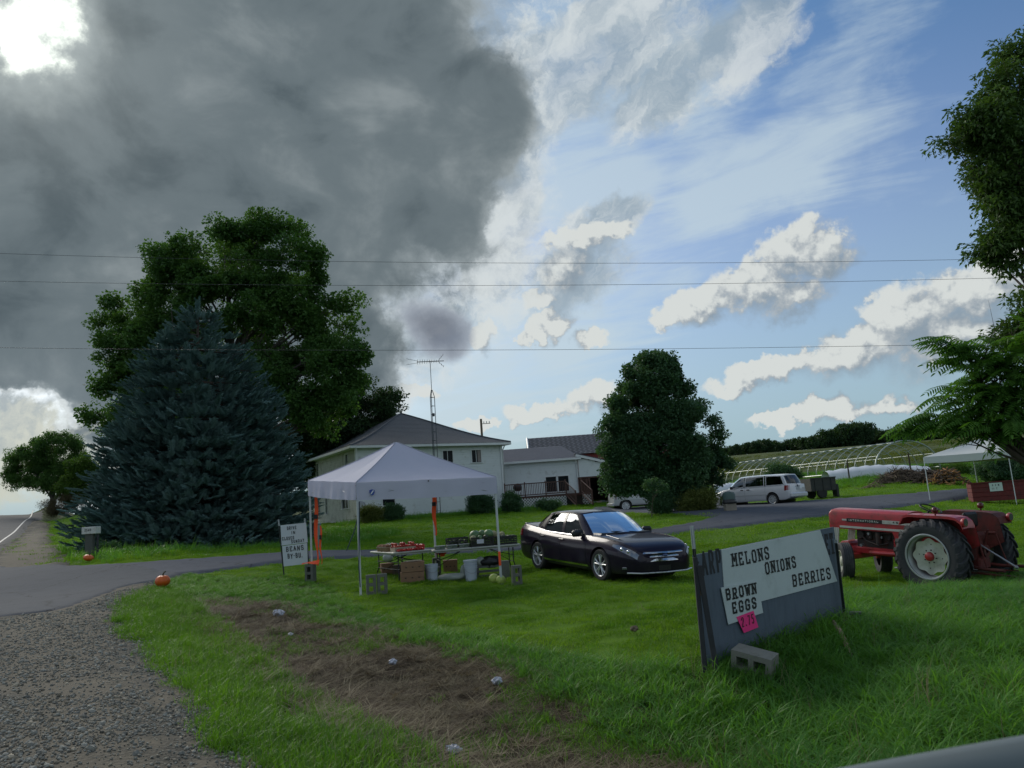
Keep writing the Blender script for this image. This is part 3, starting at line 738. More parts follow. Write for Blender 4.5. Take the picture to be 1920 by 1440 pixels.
def jit(x, y, k=1.0, sc_=1.6, seed=2): return (fbm(x * sc_, y * sc_, 4, seed) - .5) * k
def paved(x, y, m=0.0):
    return (edge_dist(DRIVE, x, y) > m) | (edge_dist(APRON, x, y) > m) | (edge_dist(ROAD, x, y) > m)
def c_long(x, y, r):
    j = jit(x, y, .5)
    return (edge_dist(LAWN, x, y) + j < .05) & (edge_dist(DITCH, x, y) + j < .0) & (edge_dist(STRIP, x, y) < 0) & (edge_dist(GRAVEL, x, y) + j * .3 < -.05) & ~paved(x, y, -.05) & (y < 22)
x, y = field_pts(-9, 19, 2.2, 22, 95, c_long, 1)
zone = np.clip(.62 + .38 * np.clip((x + 1.5) / 4, 0, 1) + jit(x, y, .5, .8, 4), .45, 1.25) * np.where(x < -2, .72, 1)
put_grass('long_grass', (x, y), src_long, 5, .75, 1.15, idx=rng.choice(5, len(x), p=[.3, .27, .16, .22, .05]), seed=1, szone=zone)

def c_strip(x, y, r):
    j = jit(x, y, .4)
    return (edge_dist(STRIP, x, y) + j > -.12) & ~((edge_dist(DITCH, x, y) + j > .25)) & ~paved(x, y, -.05)
x, y = field_pts(-9, 2, 2.2, 17, 150, c_strip, 2)
put_grass('verge_grass', (x, y), src_mid, 4, .7, 1.25, idx=rng.choice(4, len(x), p=[.36, .34, .24, .06]), seed=2, szone=np.clip(.9 + jit(x, y, .9, 1.1, 6), .5, 1.4))

def c_dead(x, y, r): return (edge_dist(DITCH, x, y) + jit(x, y, .5) > -.3)
x, y = field_pts(-7, 4, 2.2, 15, 150, c_dead, 3)
gr = fbm(x * .9, y * .9, 4, 31)
idx = np.where(gr + rng.uniform(-.12, .12, len(x)) > .64, 3, rng.choice([0, 1, 2, 4], len(x), p=[.3, .3, .15, .25]))
put_grass('dead_ditch_grass', (x, y), src_dead, 5, .7, 1.2, idx=idx, seed=3)

def c_lawn(x, y, r): return (edge_dist(LAWN, x, y) + jit(x, y, .5) > -.1) & ~paved(x, y, -.03)
x, y = field_pts(-14, 24, 7, 25, 17, c_lawn, 4)
put_grass('lawn_grass', (x, y), src_lawn, 3, .8, 1.3, idx=rng.choice(3, len(x), p=[.42, .42, .16]), seed=4)
def c_lawnf(x, y, r): return ((edge_dist(LAWN, x, y) > -.1) | ((y > 24) & (edge_dist(GRAVEL, x, y) < -.2))) & ~paved(x, y, 0) & (y < 66)
x, y = field_pts(-42, 55, 24, 66, 3.2, c_lawnf, 5)
put_grass('far_lawn_grass', (x, y), src_lawnf, 3, .8, 1.5, seed=5)
x, y = field_pts(-12, 22, 7, 30, 1.6, lambda x, y, r: (edge_dist(LAWN, x, y) > .2) & ~paved(x, y, 0) & (fbm(x * .5, y * .5, 3, 44) > .45), 14)
put_grass('lawn_weeds', (x, y), src_mid, 4, .5, .95, seed=14)
# weeds along the far edge of the drive, under the spruce and round the brush piles
src_weed = hidden_collection('weed_sources', [blade_clump('tuft', 60, .12, .42, .32, .02, .8, G_long, 3, 41), blade_clump('tuft', 60, .12, .36, .34, .02, .9, G_mid, 3, 42), blade_clump('tuft', 24, .2, .6, .3, .018, .7, G_long, 3, 43)])
def c_weed(x, y, r):
    sp_ = np.hypot(x + 15.7, y - 38) < 9.5
    gap = (y > 50) & (x > 18) & (fbm(x * .3, y * .3, 3, 5) > .42)
    house = (np.abs(y - (51.2 + (x + 11) * .36)) < 1.4) & (x > -12) & (x < 1)
    mb = (np.hypot(x + 15.2, y - 27) < 4.5) & (np.hypot(x - PUMP[0], y - PUMP[1] + .6) > 1.0) & (fbm(x, y, 3, 8) > .45)
    return (sp_ | gap | house | mb) & ~paved(x, y, -.2) & (edge_dist(GRAVEL, x, y) < -.1)
x, y = field_pts(-30, 60, 20, 80, 4.5, c_weed, 6)
put_grass('tall_weeds', (x, y), src_weed, 3, .6, 1.25, seed=6)

# ---------------------------------------------------------------- loose stones on the shoulder
def stone(name, seed, m):
    r = np.random.default_rng(seed); import bmesh
    bm = bmesh.new(); bmesh.ops.create_icosphere(bm, subdivisions=1, radius=1)
    for v in bm.verts: v.co = Vector((v.co.x * r.uniform(.8, 1.25), v.co.y * r.uniform(.6, 1), v.co.z * r.uniform(.4, .75)))
    me = bpy.data.meshes.new(name); bm.to_mesh(me); bm.free(); me.materials.append(m); o = bpy.data.objects.new(name, me); sc.collection.objects.link(o); return o
m_st = mat('stone_grey', (.21, .205, .175), .9, var=.3, rndv=.5); m_st2 = mat('stone_tan', (.27, .235, .175), .9, var=.3, rndv=.5)
src_st = hidden_collection('stone_sources', [stone('stone', 1, m_st), stone('stone', 2, m_st), stone('stone', 3, m_st2), stone('stone', 4, m_st)])
def c_gr(x, y, r):
    d = np.hypot(x, y); sandy = fbm(x * .8, y * .8, 4, 77)
    return (edge_dist(GRAVEL, x, y) > -.25 * r.uniform(0, 1, len(x))) & ~paved(x, y, -.1) & (r.uniform(0, 1, len(x)) < np.clip((6.5 / d) ** 1.6, 0, 1)) & (r.uniform(0, 1, len(x)) < np.where(sandy > .52, .35, 1))
x, y = field_pts(-13, .5, 2.6, 22, 1300, c_gr, 8)
n = len(x); s = np.exp(rng.normal(math.log(.0070), .48, n)) * (1 + np.hypot(x, y) / 22)
scatter('loose_gravel', np.stack([x, y, gz(x, y) + .015 + .0022 * np.hypot(x, y)], -1), rng.uniform(0, 6.28, (n, 3)) * V(.1, .1, 1), np.clip(s, .004, .04), src_st, 4)

# ---------------------------------------------------------------- leaves and trees
def leaf_cluster(name, n, rad, ll, lw, mat_, seed, flat=.6, droop=.3):
    """a spray of folded leaves filling a flattened ball"""
    r = np.random.default_rng(seed); vs = []; fs = []
    for i in range(n):
        d = unit(r.normal(size=3)); p = d * rad * r.uniform(.25, 1) ** .6; p[2] *= flat
        ax = unit(d * V(1, 1, .4) + r.normal(size=3) * .6 - V(0, 0, droop)); up = unit(V(0, 0, 1) + r.normal(size=3) * .55); sd = unit(np.cross(ax, up)); nr = np.cross(sd, ax)
        L = ll * r.uniform(.7, 1.2); w = lw * r.uniform(.75, 1.2) * .5; b = len(vs)
        vs += [p, p + ax * L * .45 + sd * w + nr * w * .35, p + ax * L, p + ax * L * .45 - sd * w + nr * w * .35]
        fs += [(b, b + 1, b + 2), (b, b + 2, b + 3)]
    m = MB(); m.add(vs, fs); return m.obj(name, mat_, recalc=False)

def px_lobe(px, py, rx, ry, Y, dY=0, depth=None):
    d = ray(px, py); c = EYE + d * ((Y + dY) / d[1]); k = (Y + dY) / FPX / d[1] * (d @ _F)
    return (c, V(rx * k * 1.0, (depth if depth is not None else rx * .85) * k, ry * k))

def crown_cloud(lobes, n_sub, sub_r, n_cl, seed, inner=.25, squash=.7, up=.35):
    """cluster centres: sub-blobs sit on the lobes, clusters sit on the sub-blobs"""
    r = np.random.default_rng(seed); area = np.array([(l[1][0] * l[1][2] + l[1][0] * l[1][1]) for l in lobes]); area /= area.sum()
    subs = []; P = []; D = []
    for li in r.choice(len(lobes), n_sub, p=area):
        c, rad = lobes[li]
        for _ in range(12):
            d = unit(r.normal(size=3)); q = c + d * rad * (r.uniform(.3, .8) if r.uniform() < inner else r.uniform(.82, 1.02))
            ins = sum((((q - c2) / r2) ** 2).sum() < .55 for c2, r2 in lobes)
            if ins == 0 or r.uniform() < .15: break
        subs.append((q, d))
    for q, d in subs:
        sr = sub_r * r.uniform(.4, 1.45)
        k = r.normal(size=(n_cl, 3)); k /= np.linalg.norm(k, axis=1)[:, None]; k[:, 2] = k[:, 2] * squash + up * r.uniform(0, 1, n_cl) * .6
        P.append(q + k * sr * r.uniform(.35, 1, (n_cl, 1))); D.append(k)
    return np.concatenate(P), np.concatenate(D), subs

def wood(name, base, lobes, subs, r0, m, parent, seed, n_limb=26, origin=None, lean=None, fork=.35, tops=1.0):
    r = np.random.default_rng(seed); b = MB(); top = base[2] + tops * (max(l[0][2] + l[1][2] * .5 for l in lobes) - base[2]); cen = np.mean([l[0] for l in lobes], 0)
    H = top - base[2]; tp = V(cen[0], cen[1], top)
    def trunk(t):
        p = base * (1 - t) + tp * t; p = p.copy(); k = min(1, t * 1.5); p[0] = base[0] + (tp[0] - base[0]) * k * k + math.sin(t * 7 + seed) * H * .012; p[1] = base[1] + (tp[1] - base[1]) * k * k; return p
    b.tube([trunk(t) for t in np.linspace(0, 1, 14)], [r0 * (1.35 if t == 0 else 1) * (1 - .9 * t) for t in np.linspace(0, 1, 14)], 10)
    for i in range(min(n_limb, len(subs))):
        q = subs[r.integers(len(subs))][0]; t0 = np.clip((q[2] - base[2]) / H - r.uniform(.12, .35), fork * .55, .85); s = trunk(t0); L = np.linalg.norm(q - s)
        mid = s + (q - s) * .5 + V(0, 0, L * .08) + r.normal(size=3) * L * .05; rr = r0 * (1 - .9 * t0) * .5
        pts = [s, s * .55 + mid * .45 + V(0, 0, L * .03), mid, mid * .5 + q * .5, q]
        b.tube(pts, [rr, rr * .75, rr * .5, rr * .3, rr * .1], 6)
        for _ in range(2):
            e = mid + (q - mid) * r.uniform(.2, .6); f = e + r.normal(size=3) * L * .18 + V(0, 0, L * .1); b.tube([e, (e + f) / 2 + V(0, 0, .05), f], [rr * .3, rr * .2, rr * .06], 5)
    o = b.obj(name, m, None, smooth=True); 
    o.parent = parent; o.matrix_parent_inverse = Matrix.Identity(4); o.data.transform(Matrix.Translation(-Vector(parent.location)))
    return o

m_bark = mat('bark_grey', (.085, .075, .065), .95, var=.35, scale=5, bump=.6, bscale=14, grain=(1, 1, .3))
m_bark2 = mat('bark_brown', (.060, .045, .034), .95, var=.35, scale=5, bump=.6, bscale=14, grain=(1, 1, .3))

def tree(name, label, cat, base, lobes, src, nsrc, n_sub, sub_r, n_cl, seed, r0=.3, bark=None, s=(.8, 1.25), inner=.25, up=.35, group=None, n_limb=26, squash=.7, fork=.35, part='crown', tops=1.0):
    base = np.asarray(base, float); root = empty(name, tuple(base), 0, label, cat, group)
    P, D, subs = crown_cloud(lobes, n_sub, sub_r, n_cl, seed, inner, squash, up)
    n = len(P); r = np.random.default_rng(seed + 5)
    rot = np.stack([r.normal(0, .45, n), r.normal(0, .45, n), r.uniform(0, 6.28, n)], -1)
    scatter(part, P - base, rot, r.uniform(s[0], s[1], n), src, nsrc, parent=root)
    if r0: wood('trunk', base, lobes, subs, r0, bark or m_bark, root, seed, n_limb, fork=fork, tops=tops)
    return root

L_maple = leaf_mat('leaf_maple', (.048, .112, .032), (.095, .185, .050), .38, .5)
L_dark = leaf_mat('leaf_dark', (.026, .056, .026), (.046, .088, .036), .3, .5)
L_round = leaf_mat('leaf_round', (.042, .096, .050), (.080, .155, .072), .30, .5)
L_light = leaf_mat('leaf_light', (.050, .110, .020), (.085, .150, .030), .40, .5)
L_olive = leaf_mat('leaf_olive', (.085, .115, .030), (.150, .175, .050), .35, .5)
L_sumac = leaf_mat('leaf_sumac', (.070, .165, .030), (.130, .260, .050), .45, .4)
L_ash = leaf_mat('leaf_ash', (.050, .100, .030), (.090, .155, .042), .32, .45)
def srcs(nm, m, n, rad, ll, lw, k=3, **kw): return hidden_collection(nm, [leaf_cluster('leaves', n, rad, ll, lw, m, 50 + i, **kw) for i in range(k)])
S_maple = srcs('maple_leaf_sources', L_maple, 46, .50, .19, .15); S_dark = srcs('dark_leaf_sources', L_dark, 46, .52, .19, .14)
S_round = srcs('round_leaf_sources', L_round, 46, .34, .13, .10); S_ash = srcs('ash_leaf_sources', L_ash, 30, .22, .115, .045, droop=.7)
S_bush = srcs('bush_leaf_sources', L_light, 44, .24, .09, .06); S_olive = srcs('olive_leaf_sources', L_olive, 44, .26, .08, .045); S_dbush = srcs('dark_bush_leaf_sources', L_round, 44, .24, .09, .06)
S_hedge = srcs('roadside_leaf_sources', L_maple, 40, .42, .16, .11)

Y = 50.0
lob = [px_lobe(*a, Y=Y) for a in [(395, 500, 100, 80), (505, 500, 100, 78), (330, 500, 52, 66), (460, 585, 120, 60), (255, 590, 66, 46), (232, 668, 58, 38), (215, 765, 52, 60), (300, 680, 90, 80), (622, 605, 62, 46), (640, 660, 42, 62), (575, 715, 88, 66), (590, 765, 66, 44), (450, 720, 100, 70), (380, 800, 120, 80)]]
tree('maple_tree', 'very tall broad maple tree towering behind the blue spruce', 'tree', at(440, Y), lob, S_maple, 3, 300, 1.05, 17, 3, r0=.55, n_limb=80, inner=.12, up=.5)
lob = [px_lobe(*a, Y=64) for a in [(655, 745, 42, 42), (690, 775, 50, 50), (640, 800, 60, 55), (620, 850, 60, 50), (560, 850, 60, 60), (725, 790, 26, 34)]]
tree('dark_broadleaf_tree', 'dark broadleaf tree rising behind the left slope of the house roof', 'tree', at(670, 64), lob, S_dark, 3, 170, 1.2, 16, 4, r0=.4, n_limb=40)
lob = [px_lobe(*a, Y=41) for a in [(1222, 712, 48, 50), (1205, 762, 58, 50), (1255, 770, 60, 55), (1180, 825, 48, 55), (1235, 835, 70, 55), (1300, 825, 50, 52), (1190, 880, 52, 42), (1250, 885, 72, 40), (1325, 872, 40, 44), (1160, 895, 22, 28), (1290, 905, 48, 26)]]
tree('round_crowned_tree', 'dense round crowned tree on the lawn island beside the driveway', 'tree', at(1240, 41), lob, S_round, 3, 270, .52, 14, 5, r0=.26, bark=m_bark2, n_limb=44, inner=.12)
lob = [px_lobe(*a, Y=78) for a in [(62, 870, 38, 30), (105, 850, 42, 36), (130, 870, 28, 40), (45, 895, 36, 18), (100, 893, 40, 26)]]
tree('roadside_tree', 'small leaning tree on the hill crest beside the road', 'tree', at(98, 78), lob, S_hedge, 3, 110, .85, 14, 6, r0=.3, n_limb=34, fork=.15)
lob = [px_lobe(*a, Y=72) for a in [(142, 915, 24, 24), (165, 900, 22, 30), (150, 880, 18, 20)]]
tree('roadside_thicket', 'light green thicket between the hill crest tree and the spruce', 'bush', at(150, 72), lob, srcs('thicket_leaf_sources', L_light, 40, .42, .16, .11), 3, 60, .6, 12, 7, r0=0, part='foliage')
lob = [px_lobe(*a, Y=72) for a in [(118, 945, 26, 13), (95, 955, 14, 10), (150, 935, 30, 14)]]
tree('dry_brush', 'brownish dry brush along the road verge below the hill crest tree', 'brush', at(120, 71), lob, srcs('dry_brush_sources', leaf_mat('leaf_dry', (.10, .085, .05), (.15, .12, .075), .2, .8), 40, .34, .14, .03), 3, 50, .5, 12, 8, r0=0, part='foliage')

# ash and sumac hanging in from the right
lob = [px_lobe(*a, Y=13) for a in [(1908, 100, 30, 24), (1890, 165, 42, 30), (1858, 228, 46, 28), (1816, 255, 36, 18), (1895, 265, 56, 48), (1858, 330, 34, 38), (1910, 350, 50, 50), (1905, 410, 42, 36), (1872, 462, 30, 20), (1910, 478, 26, 16), (1985, 260, 50, 180), (1925, 585, 30, 34), (1912, 640, 34, 22)]]
tree('ash_tree', 'dark ash tree with small pointed leaves hanging in at the upper right', 'tree', at(2120, 13.5), lob, S_ash, 3, 215, .33, 8, 9, r0=.2, bark=m_bark2, n_limb=60, inner=.35, s=(.65, 1.1), fork=.5, tops=.72)

def frond(name, seed, m):
    r = np.random.default_rng(seed); b = MB(); L = .62; n = 11; pts = [V(L * t, 0, .10 * math.sin(t * 2.2) - .16 * t * t) for t in np.linspace(0, 1, 7)]
    b.tube(pts, [.0045 * (1 - .7 * t) for t in np.linspace(0, 1, 7)], 4)
    for i in range(n + 1):
        t = .16 + .84 * i / n; p = V(L * t, 0, .10 * math.sin(t * 2.2) - .16 * t * t)
        for sd in ((-1, 1) if i < n else (0,)):
            ll = .135 * (1 - .45 * abs(t - .45)) * r.uniform(.9, 1.08); d = unit(V(.42, sd * 1.0, -.38 - r.uniform(0, .25))) if sd else unit(V(1, 0, -.3))
            s_ = unit(np.cross(d, V(0, 0, 1))); w = .017; nr = np.cross(s_, d); q = len(b.v)
            b.add([p, p + d * ll * .3 + s_ * w + nr * .004, p + d * ll * .7 + s_ * w * .8 + V(0, 0, -.006), p + d * ll + V(0, 0, -.018), p + d * ll * .7 - s_ * w * .8 + V(0, 0, -.006), p + d * ll * .3 - s_ * w + nr * .004], [(0, 1, 2), (0, 2, 3), (0, 3, 4), (0, 4, 5)])
    return b.obj(name, m, recalc=False)
fr = [frond('leaf', 60 + i, L_sumac) for i in range(3)]
fr_me = [o.data for o in fr]; S_fr = hidden_collection('frond_sources', fr)
base = at(2060, 12.6)
root = empty('sumac_tree', tuple(base), 0, 'sumac tree with long fern-like leaves reaching over the far white tent', 'tree')
lob = [px_lobe(*a, Y=12.3) for a in [(1850, 670, 66, 42), (1800, 665, 36, 30), (1835, 740, 80, 44), (1760, 785, 58, 26), (1880, 700, 70, 70), (1850, 800, 100, 30), (1900, 780, 80, 55), (1722, 806, 40, 20), (1700, 816, 26, 10), (1775, 645, 34, 18), (2000, 720, 110, 120), (1960, 600, 60, 60)]]
r = np.random.default_rng(44); P = []; RT = []
wts = np.array([l[1][0] * l[1][2] for l in lob]); wts /= wts.sum(); core = V(*(lob[4][0])) + V(.5, .4, -.1)
for i in range(620):
    c, rad = lob[r.choice(len(lob), p=wts)]; d = unit(r.normal(size=3)); q = c + d * rad * r.uniform(.3, .95)
    o_ = unit((q - core) * V(1, 1, .45) + r.normal(size=3) * .35); q = q - o_ * .22
    P.append(q); yaw = math.atan2(o_[1], o_[0]); pit = -math.asin(np.clip(o_[2] * .6 - .02, -1, 1)); RT.append((r.normal(0, .3), pit, yaw))
order = np.argsort([p[1] + .15 * p[0] for p in P])
for k in order[:290]:
    share('leaf', fr_me[k % 3], root, tuple(P[k] - base), RT[k], r.uniform(.8, 1.15) * V(1, 1, 1))
rest = order[290:]
scatter('foliage', np.array([P[k] for k in rest]) - base, np.array([RT[k] for k in rest]), r.uniform(.8, 1.15, len(rest)), S_fr, 3, parent=root)
wood('trunk', base, lob, [(q, None) for q in P], .11, m_bark2, root, 6, 60, fork=.3, tops=.85)

# blue spruce
def sprig(name, seed, m):
    r = np.random.default_rng(seed); b = MB()
    def shoot(p, d, L, w):
        x, y, _ = frame(d)
        for a in (0, 1.05, 2.1):
            s_ = (x * math.cos(a) + y * math.sin(a)) * w; n = 4; q = len(b.v); vs = []
            for k in range(n + 1):
                t = k / n; ww = (.55 + .45 * (k % 2)) * (1 - .55 * t)
                vs += [p + d * L * t - s_ * ww, p + d * L * t + s_ * ww]
            b.add(vs, [(2 * k, 2 * k + 1, 2 * k + 3, 2 * k + 2) for k in range(n)])
    ax = V(1, 0, .06); shoot(V(0, 0, 0), unit(ax), .62, .038)
    for i in range(9):
        t = .06 + .085 * i
        for sd in (-1, 1):
            shoot(ax * .62 * t / .8 * .95, unit(V(.85, sd * r.uniform(.6, 1.1), r.uniform(-.25, .3))), .26 * (1 - .6 * t) * r.uniform(.8, 1.2), .032)
    return b.obj(name, m, recalc=False)
L_spruce = leaf_mat('needle_blue', (.105, .195, .185), (.220, .330, .320), .15, .7, (1, 1.1, .9), vary=.65)
S_spr = hidden_collection('spruce_sources', [sprig('sprig', 70 + i, L_spruce) for i in range(3)])
base = at(372, 38); base[2] -= .1
root = empty('blue_spruce', tuple(base), 0, 'large blue spruce with boughs to the ground beside the driveway', 'tree')
Ht = 12.6; r = np.random.default_rng(71); P = []; RT = []; SC = []
def prof(t): return 5.1 * max(0, 1 - t ** 2.2) ** .9 * (1 - .36 * math.exp(-t * 11)) + .12
bw = MB(); bw.tube([V(0, 0, z) for z in np.linspace(0, Ht - .3, 8)], [.3 * (1 - z / Ht) + .03 for z in np.linspace(0, Ht - .3, 8)], 8)
for i in range(1500):
    t = 1 - math.sqrt(1 - r.uniform() * .985) * 1.0 if i % 4 else r.uniform(0, .97)
    a = r.uniform(0, 2 * math.pi); Lb = prof(t) * min(1.13, r.uniform(.80, 1.08) * (1 + .10 * math.sin(a * 3 + t * 9) + .06 * math.sin(a * 7 + 3) + .34 * (float(vnoise(np.array(a * 2.2), np.array(t * 11.), 8)) - .55))); z0 = t * Ht
    dz = -.10 * Lb - .02 * Lb * Lb * (1 - t); out = V(math.cos(a), math.sin(a), 0)
    n = max(4, int(Lb * 3.0))
    for j in range(n):
        u = 1 - (j / n) * .62; sw = r.normal(0, .10) * Lb * (.3 + u * .5)
        p = out * Lb * u + V(-out[1], out[0], 0) * sw + V(0, 0, z0 + dz * u * (1.5 - u * .5) + .35 * max(0, u - .8) + r.normal(0, .05)); p[2] = max(p[2], .15)
        yaw = a + r.normal(0, .5); P.append(p); RT.append((r.normal(0, .3), -.12 - .35 * t * 1 - r.normal(.10, .2), yaw)); SC.append(r.uniform(.75, 1.2) * (.75 + .25 * (1 - t)))
    if i % 6 == 0: bw.tube([V(0, 0, z0), out * Lb * .5 + V(0, 0, z0 + dz * .55), out * Lb * .9 + V(0, 0, z0 + dz)], [.05, .03, .01], 5)
for k in range(14): P.append(V(0, 0, Ht - .9 + k * .07)); RT.append((0, -1.2, k * 2.4)); SC.append(.7)
scatter('crown', np.array(P), np.array(RT), np.array(SC), S_spr, 3, parent=root)
bw.obj('trunk', m_bark2, root, smooth=True)

# shrubs
def bush(label, px, py, rx, ry, Y, src, seed, n_sub=40, sub=.28, ncl=14, group=None, name='shrub', stems=0):
    rb = np.random.default_rng(seed); l = [px_lobe(px, py + ry * .2, rx * .8, ry * .8, Y)] + [px_lobe(px + rx * rb.uniform(-.75, .75), py + ry * rb.uniform(-.3, .5), rx * rb.uniform(.2, .45), ry * rb.uniform(.3, .7), Y) for _ in range(6)]
    return tree(name, label, 'bush', at(px, Y), l, src, 3, n_sub, sub * 1.25, 9, seed, r0=.03, bark=m_bark2, inner=.5, up=.8, n_limb=14, fork=.1, group=group, part='foliage')
bush('dark green bush at the foot of the round crowned tree', 1243, 940, 26, 20, 40.3, S_dbush, 81, 40, .30)
bush('yellowish bush between the round crowned tree and the trash barrel', 1302, 943, 36, 24, 39.5, S_olive, 82, 60, .32)
bush('pale grey green shrub against the house, left of a similar one', 697, 965, 24, 15, 50, S_olive, 83, 34, .25)
bush('rounded shrub against the house wall seen under the tent roof', 735, 960, 18, 17, 50.5, S_dbush, 84, 30, .25)
bush('dark tall shrub at the right end of the white house', 902, 945, 22, 22, 53, S_dbush, 85, 40, .3)
bush('leafy shrub in front of the deck lattice by the house corner', 958, 940, 18, 20, 53, S_dbush, 86, 34, .25)
bush('low shrub in front of the middle of the deck lattice', 1032, 947, 20, 8, 52.5, S_dbush, 87, 20, .18)
bush('dark rounded bush inside the hoop house behind the minivan', 1468, 888, 34, 17, 62, S_dbush, 88, 60, .35)
bush('broad green bush behind the brush pile', 1770, 885, 60, 16, 60, S_bush, 89, 70, .4)
bush('tall dark shrubbery behind the red wagon', 1885, 880, 60, 26, 48, S_dbush, 90, 90, .4)
bush('low leafy shrubs left of the far white tent', 1715, 895, 20, 10, 56, S_bush, 91, 30, .3)
bush('weedy bush beside the mailbox under the spruce', 205, 1035, 22, 10, 30, S_dbush, 92, 30, .15)
# little tree with a bare stem in front of the round tree
l = [px_lobe(1222, 918, 22, 12, 36), px_lobe(1212, 912, 14, 8, 36), px_lobe(1236, 922, 14, 10, 36)]
tree('sapling', 'thin sapling with a bare stem in front of the round crowned tree', 'tree', hit(1223, 972) * V(1, 1, 1), l, S_dbush, 3, 7, .16, 5, 93, r0=.03, n_limb=10, fork=.6)

# far wood on the ridge and scrub in the field
r = np.random.default_rng(101); P = []; S = []
S_far = srcs('far_wood_sources', L_dark, 60, 1.6, .75, .6)
for px in np.arange(1330, 2100, 5.5):
    h = 16 + 10 * vnoise(np.array(px / 40.), np.array(1.), 3) + (14 if 1590 < px < 1650 else 0) + (7 if 1560 < px < 1720 else 0)
    Yt = 262 + r.uniform(-10, 10); b_ = at(px, Yt)
    d = ray(px, 900); top = h * Yt / FPX * .95
    for j in range(26):
        q = unit(r.normal(size=3)); P.append(b_ + V(0, 0, top * .52) + q * V(top * .36, top * .36, top * .52) * r.uniform(.6, 1.05)); S.append(r.uniform(.6, 1.1) * max(.6, top / 5))
for px in np.arange(-200, 700, 12):
    b_ = at(px, 330 + r.uniform(-10, 10)); 
    for j in range(16): P.append(b_ + V(0, 0, 3) + unit(r.normal(size=3)) * V(3, 3, 3)); S.append(1.2)
P = np.array(P); n = len(P)
scatter('far_wood', P, r.uniform(0, 6.28, (n, 3)), np.array(S) * .8, S_far, 3)
S_sc = srcs('scrub_sources', L_olive, 40, .8, .3, .2)
x = r.uniform(15, 130, 9000); y = r.uniform(84, 170, 9000); k = (x < .75 * y) & (x > .2 * y) & (fbm(x * .05, y * .18, 3, 7) > .56); x, y = x[k], y[k]; n = len(x)
scatter('field_scrub', np.stack([x, y, gz(x, y) + .1], -1), r.uniform(0, 6.28, (n, 3)) * V(0, 0, 1), r.uniform(.35, .8, n), S_sc, 3)
# ---------------------------------------------------------------- buildings
m_siding = mat('siding_white', (.62, .66, .66), .6, var=.06, scale=1.2, dirt=(.42, .44, .41), dirt_amt=.25)
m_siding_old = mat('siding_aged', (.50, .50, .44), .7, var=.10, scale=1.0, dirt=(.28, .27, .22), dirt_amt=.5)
m_trim = mat('trim_white', (.66, .68, .68), .5, var=.05)
m_winglass = mat('window_dark', (.010, .013, .016), .2, var=.2, scale=2, spec=.12)
m_curtain = mat('curtain', (.32, .28, .26), .9, var=.2)
m_found = mat('foundation', (.09, .085, .08), .9, var=.3, bump=.4)
m_wood_red = mat('deck_wood', (.075, .034, .025), .7, var=.35, scale=7, grain=(.2, 1, 1))
m_lattice = mat('lattice_white', (.60, .62, .62), .6)
m_metal = mat('galvanised', (.30, .31, .32), .45, metal=.7, var=.15)
m_darkmetal = mat('dark_metal', (.05, .05, .055), .5, metal=.6)
def shingle_mat(name, c0, c1, rx, ry, ang=0, diamond=False):
    m, T, out = new_mat(name); p = T.n('ShaderNodeBsdfPrincipled'); P = T.obj()
    n0 = T.noise(P, .8, 6, .6); n1 = T.noise(P, 18, 4, .6)
    v = T.n('ShaderNodeTexVoronoi'); T.t.links.new(T.v('MULTIPLY', P, (3.2, 3.2, 7)), v.inputs['Vector']); g = T.n('ShaderNodeSeparateColor'); T.t.links.new(v.outputs['Color'], g.inputs[0])
    c = T.mix(n0, c0, c1); c = T.mix(T.m('MULTIPLY', g.outputs[0], .45), c, tuple(k * .6 for k in c0)); c = T.mix(T.m('MULTIPLY', n1, .3), c, tuple(k * 1.3 for k in c1))
    T.put(p.inputs['Base Color'], c); p.inputs['Roughness'].default_value = .85
    T.t.links.new(p.outputs[0], out.inputs[0]); return m
m_roof = shingle_mat('shingle_grey', (.075, .080, .088), (.125, .130, .140), 1, 1)
m_roof2 = shingle_mat('shingle_blue_grey', (.070, .080, .105), (.110, .120, .150), 1, 1)
m_barnroof = shingle_mat('slate_grey', (.10, .11, .13), (.17, .18, .20), 1, 1)
m_barnroof2 = shingle_mat('slate_dark', (.055, .060, .075), (.09, .095, .11), 1, 1)
m_red = mat('barn_red', (.20, .030, .028), .8, var=.25, scale=3)

def clap_wall(L, H, board=.15, proud=.014, o=(0, 0, 0), ux=(1, 0, 0), nrm=(0, -1, 0), holes=()):
    """lapped boards as real saw-tooth geometry; holes are (u0,u1,z0,z1) openings"""
    b = MB(); o = V(*o); ux = V(*ux); nr = V(*nrm)
    zs = sorted(set([round(k * board, 4) for k in range(int(H / board) + 1)] + [H]))
    cuts = sorted(set([0, L] + [h for q in holes for h in q[:2]]))
    for i in range(len(zs) - 1):
        z0, z1 = zs[i], zs[i + 1]
        for j in range(len(cuts) - 1):
            u0, u1 = cuts[j], cuts[j + 1]; um = (u0 + u1) / 2; segs = [(z0, z1)]
            for q in holes:
                if q[0] < um < q[1]:
                    ns = []
                    for a, c in segs:
                        if q[3] <= a or q[2] >= c: ns.append((a, c))
                        else:
                            if a < q[2]: ns.append((a, q[2]))
                            if c > q[3]: ns.append((q[3], c))
                    segs = ns
            for a, c in segs:
                fa = proud * (1 - (a - z0) / (z1 - z0 + 1e-9)) ; fc = proud * (1 - (c - z0) / (z1 - z0 + 1e-9))
                P = lambda u, z, f: o + ux * u + V(0, 0, z) + nr * f
                b.add([P(u0, a, fa), P(u1, a, fa), P(u1, c, fc), P(u0, c, fc), P(u0, a, 0), P(u1, a, 0)], [(0, 1, 2, 3), (4, 5, 1, 0)])
    return b
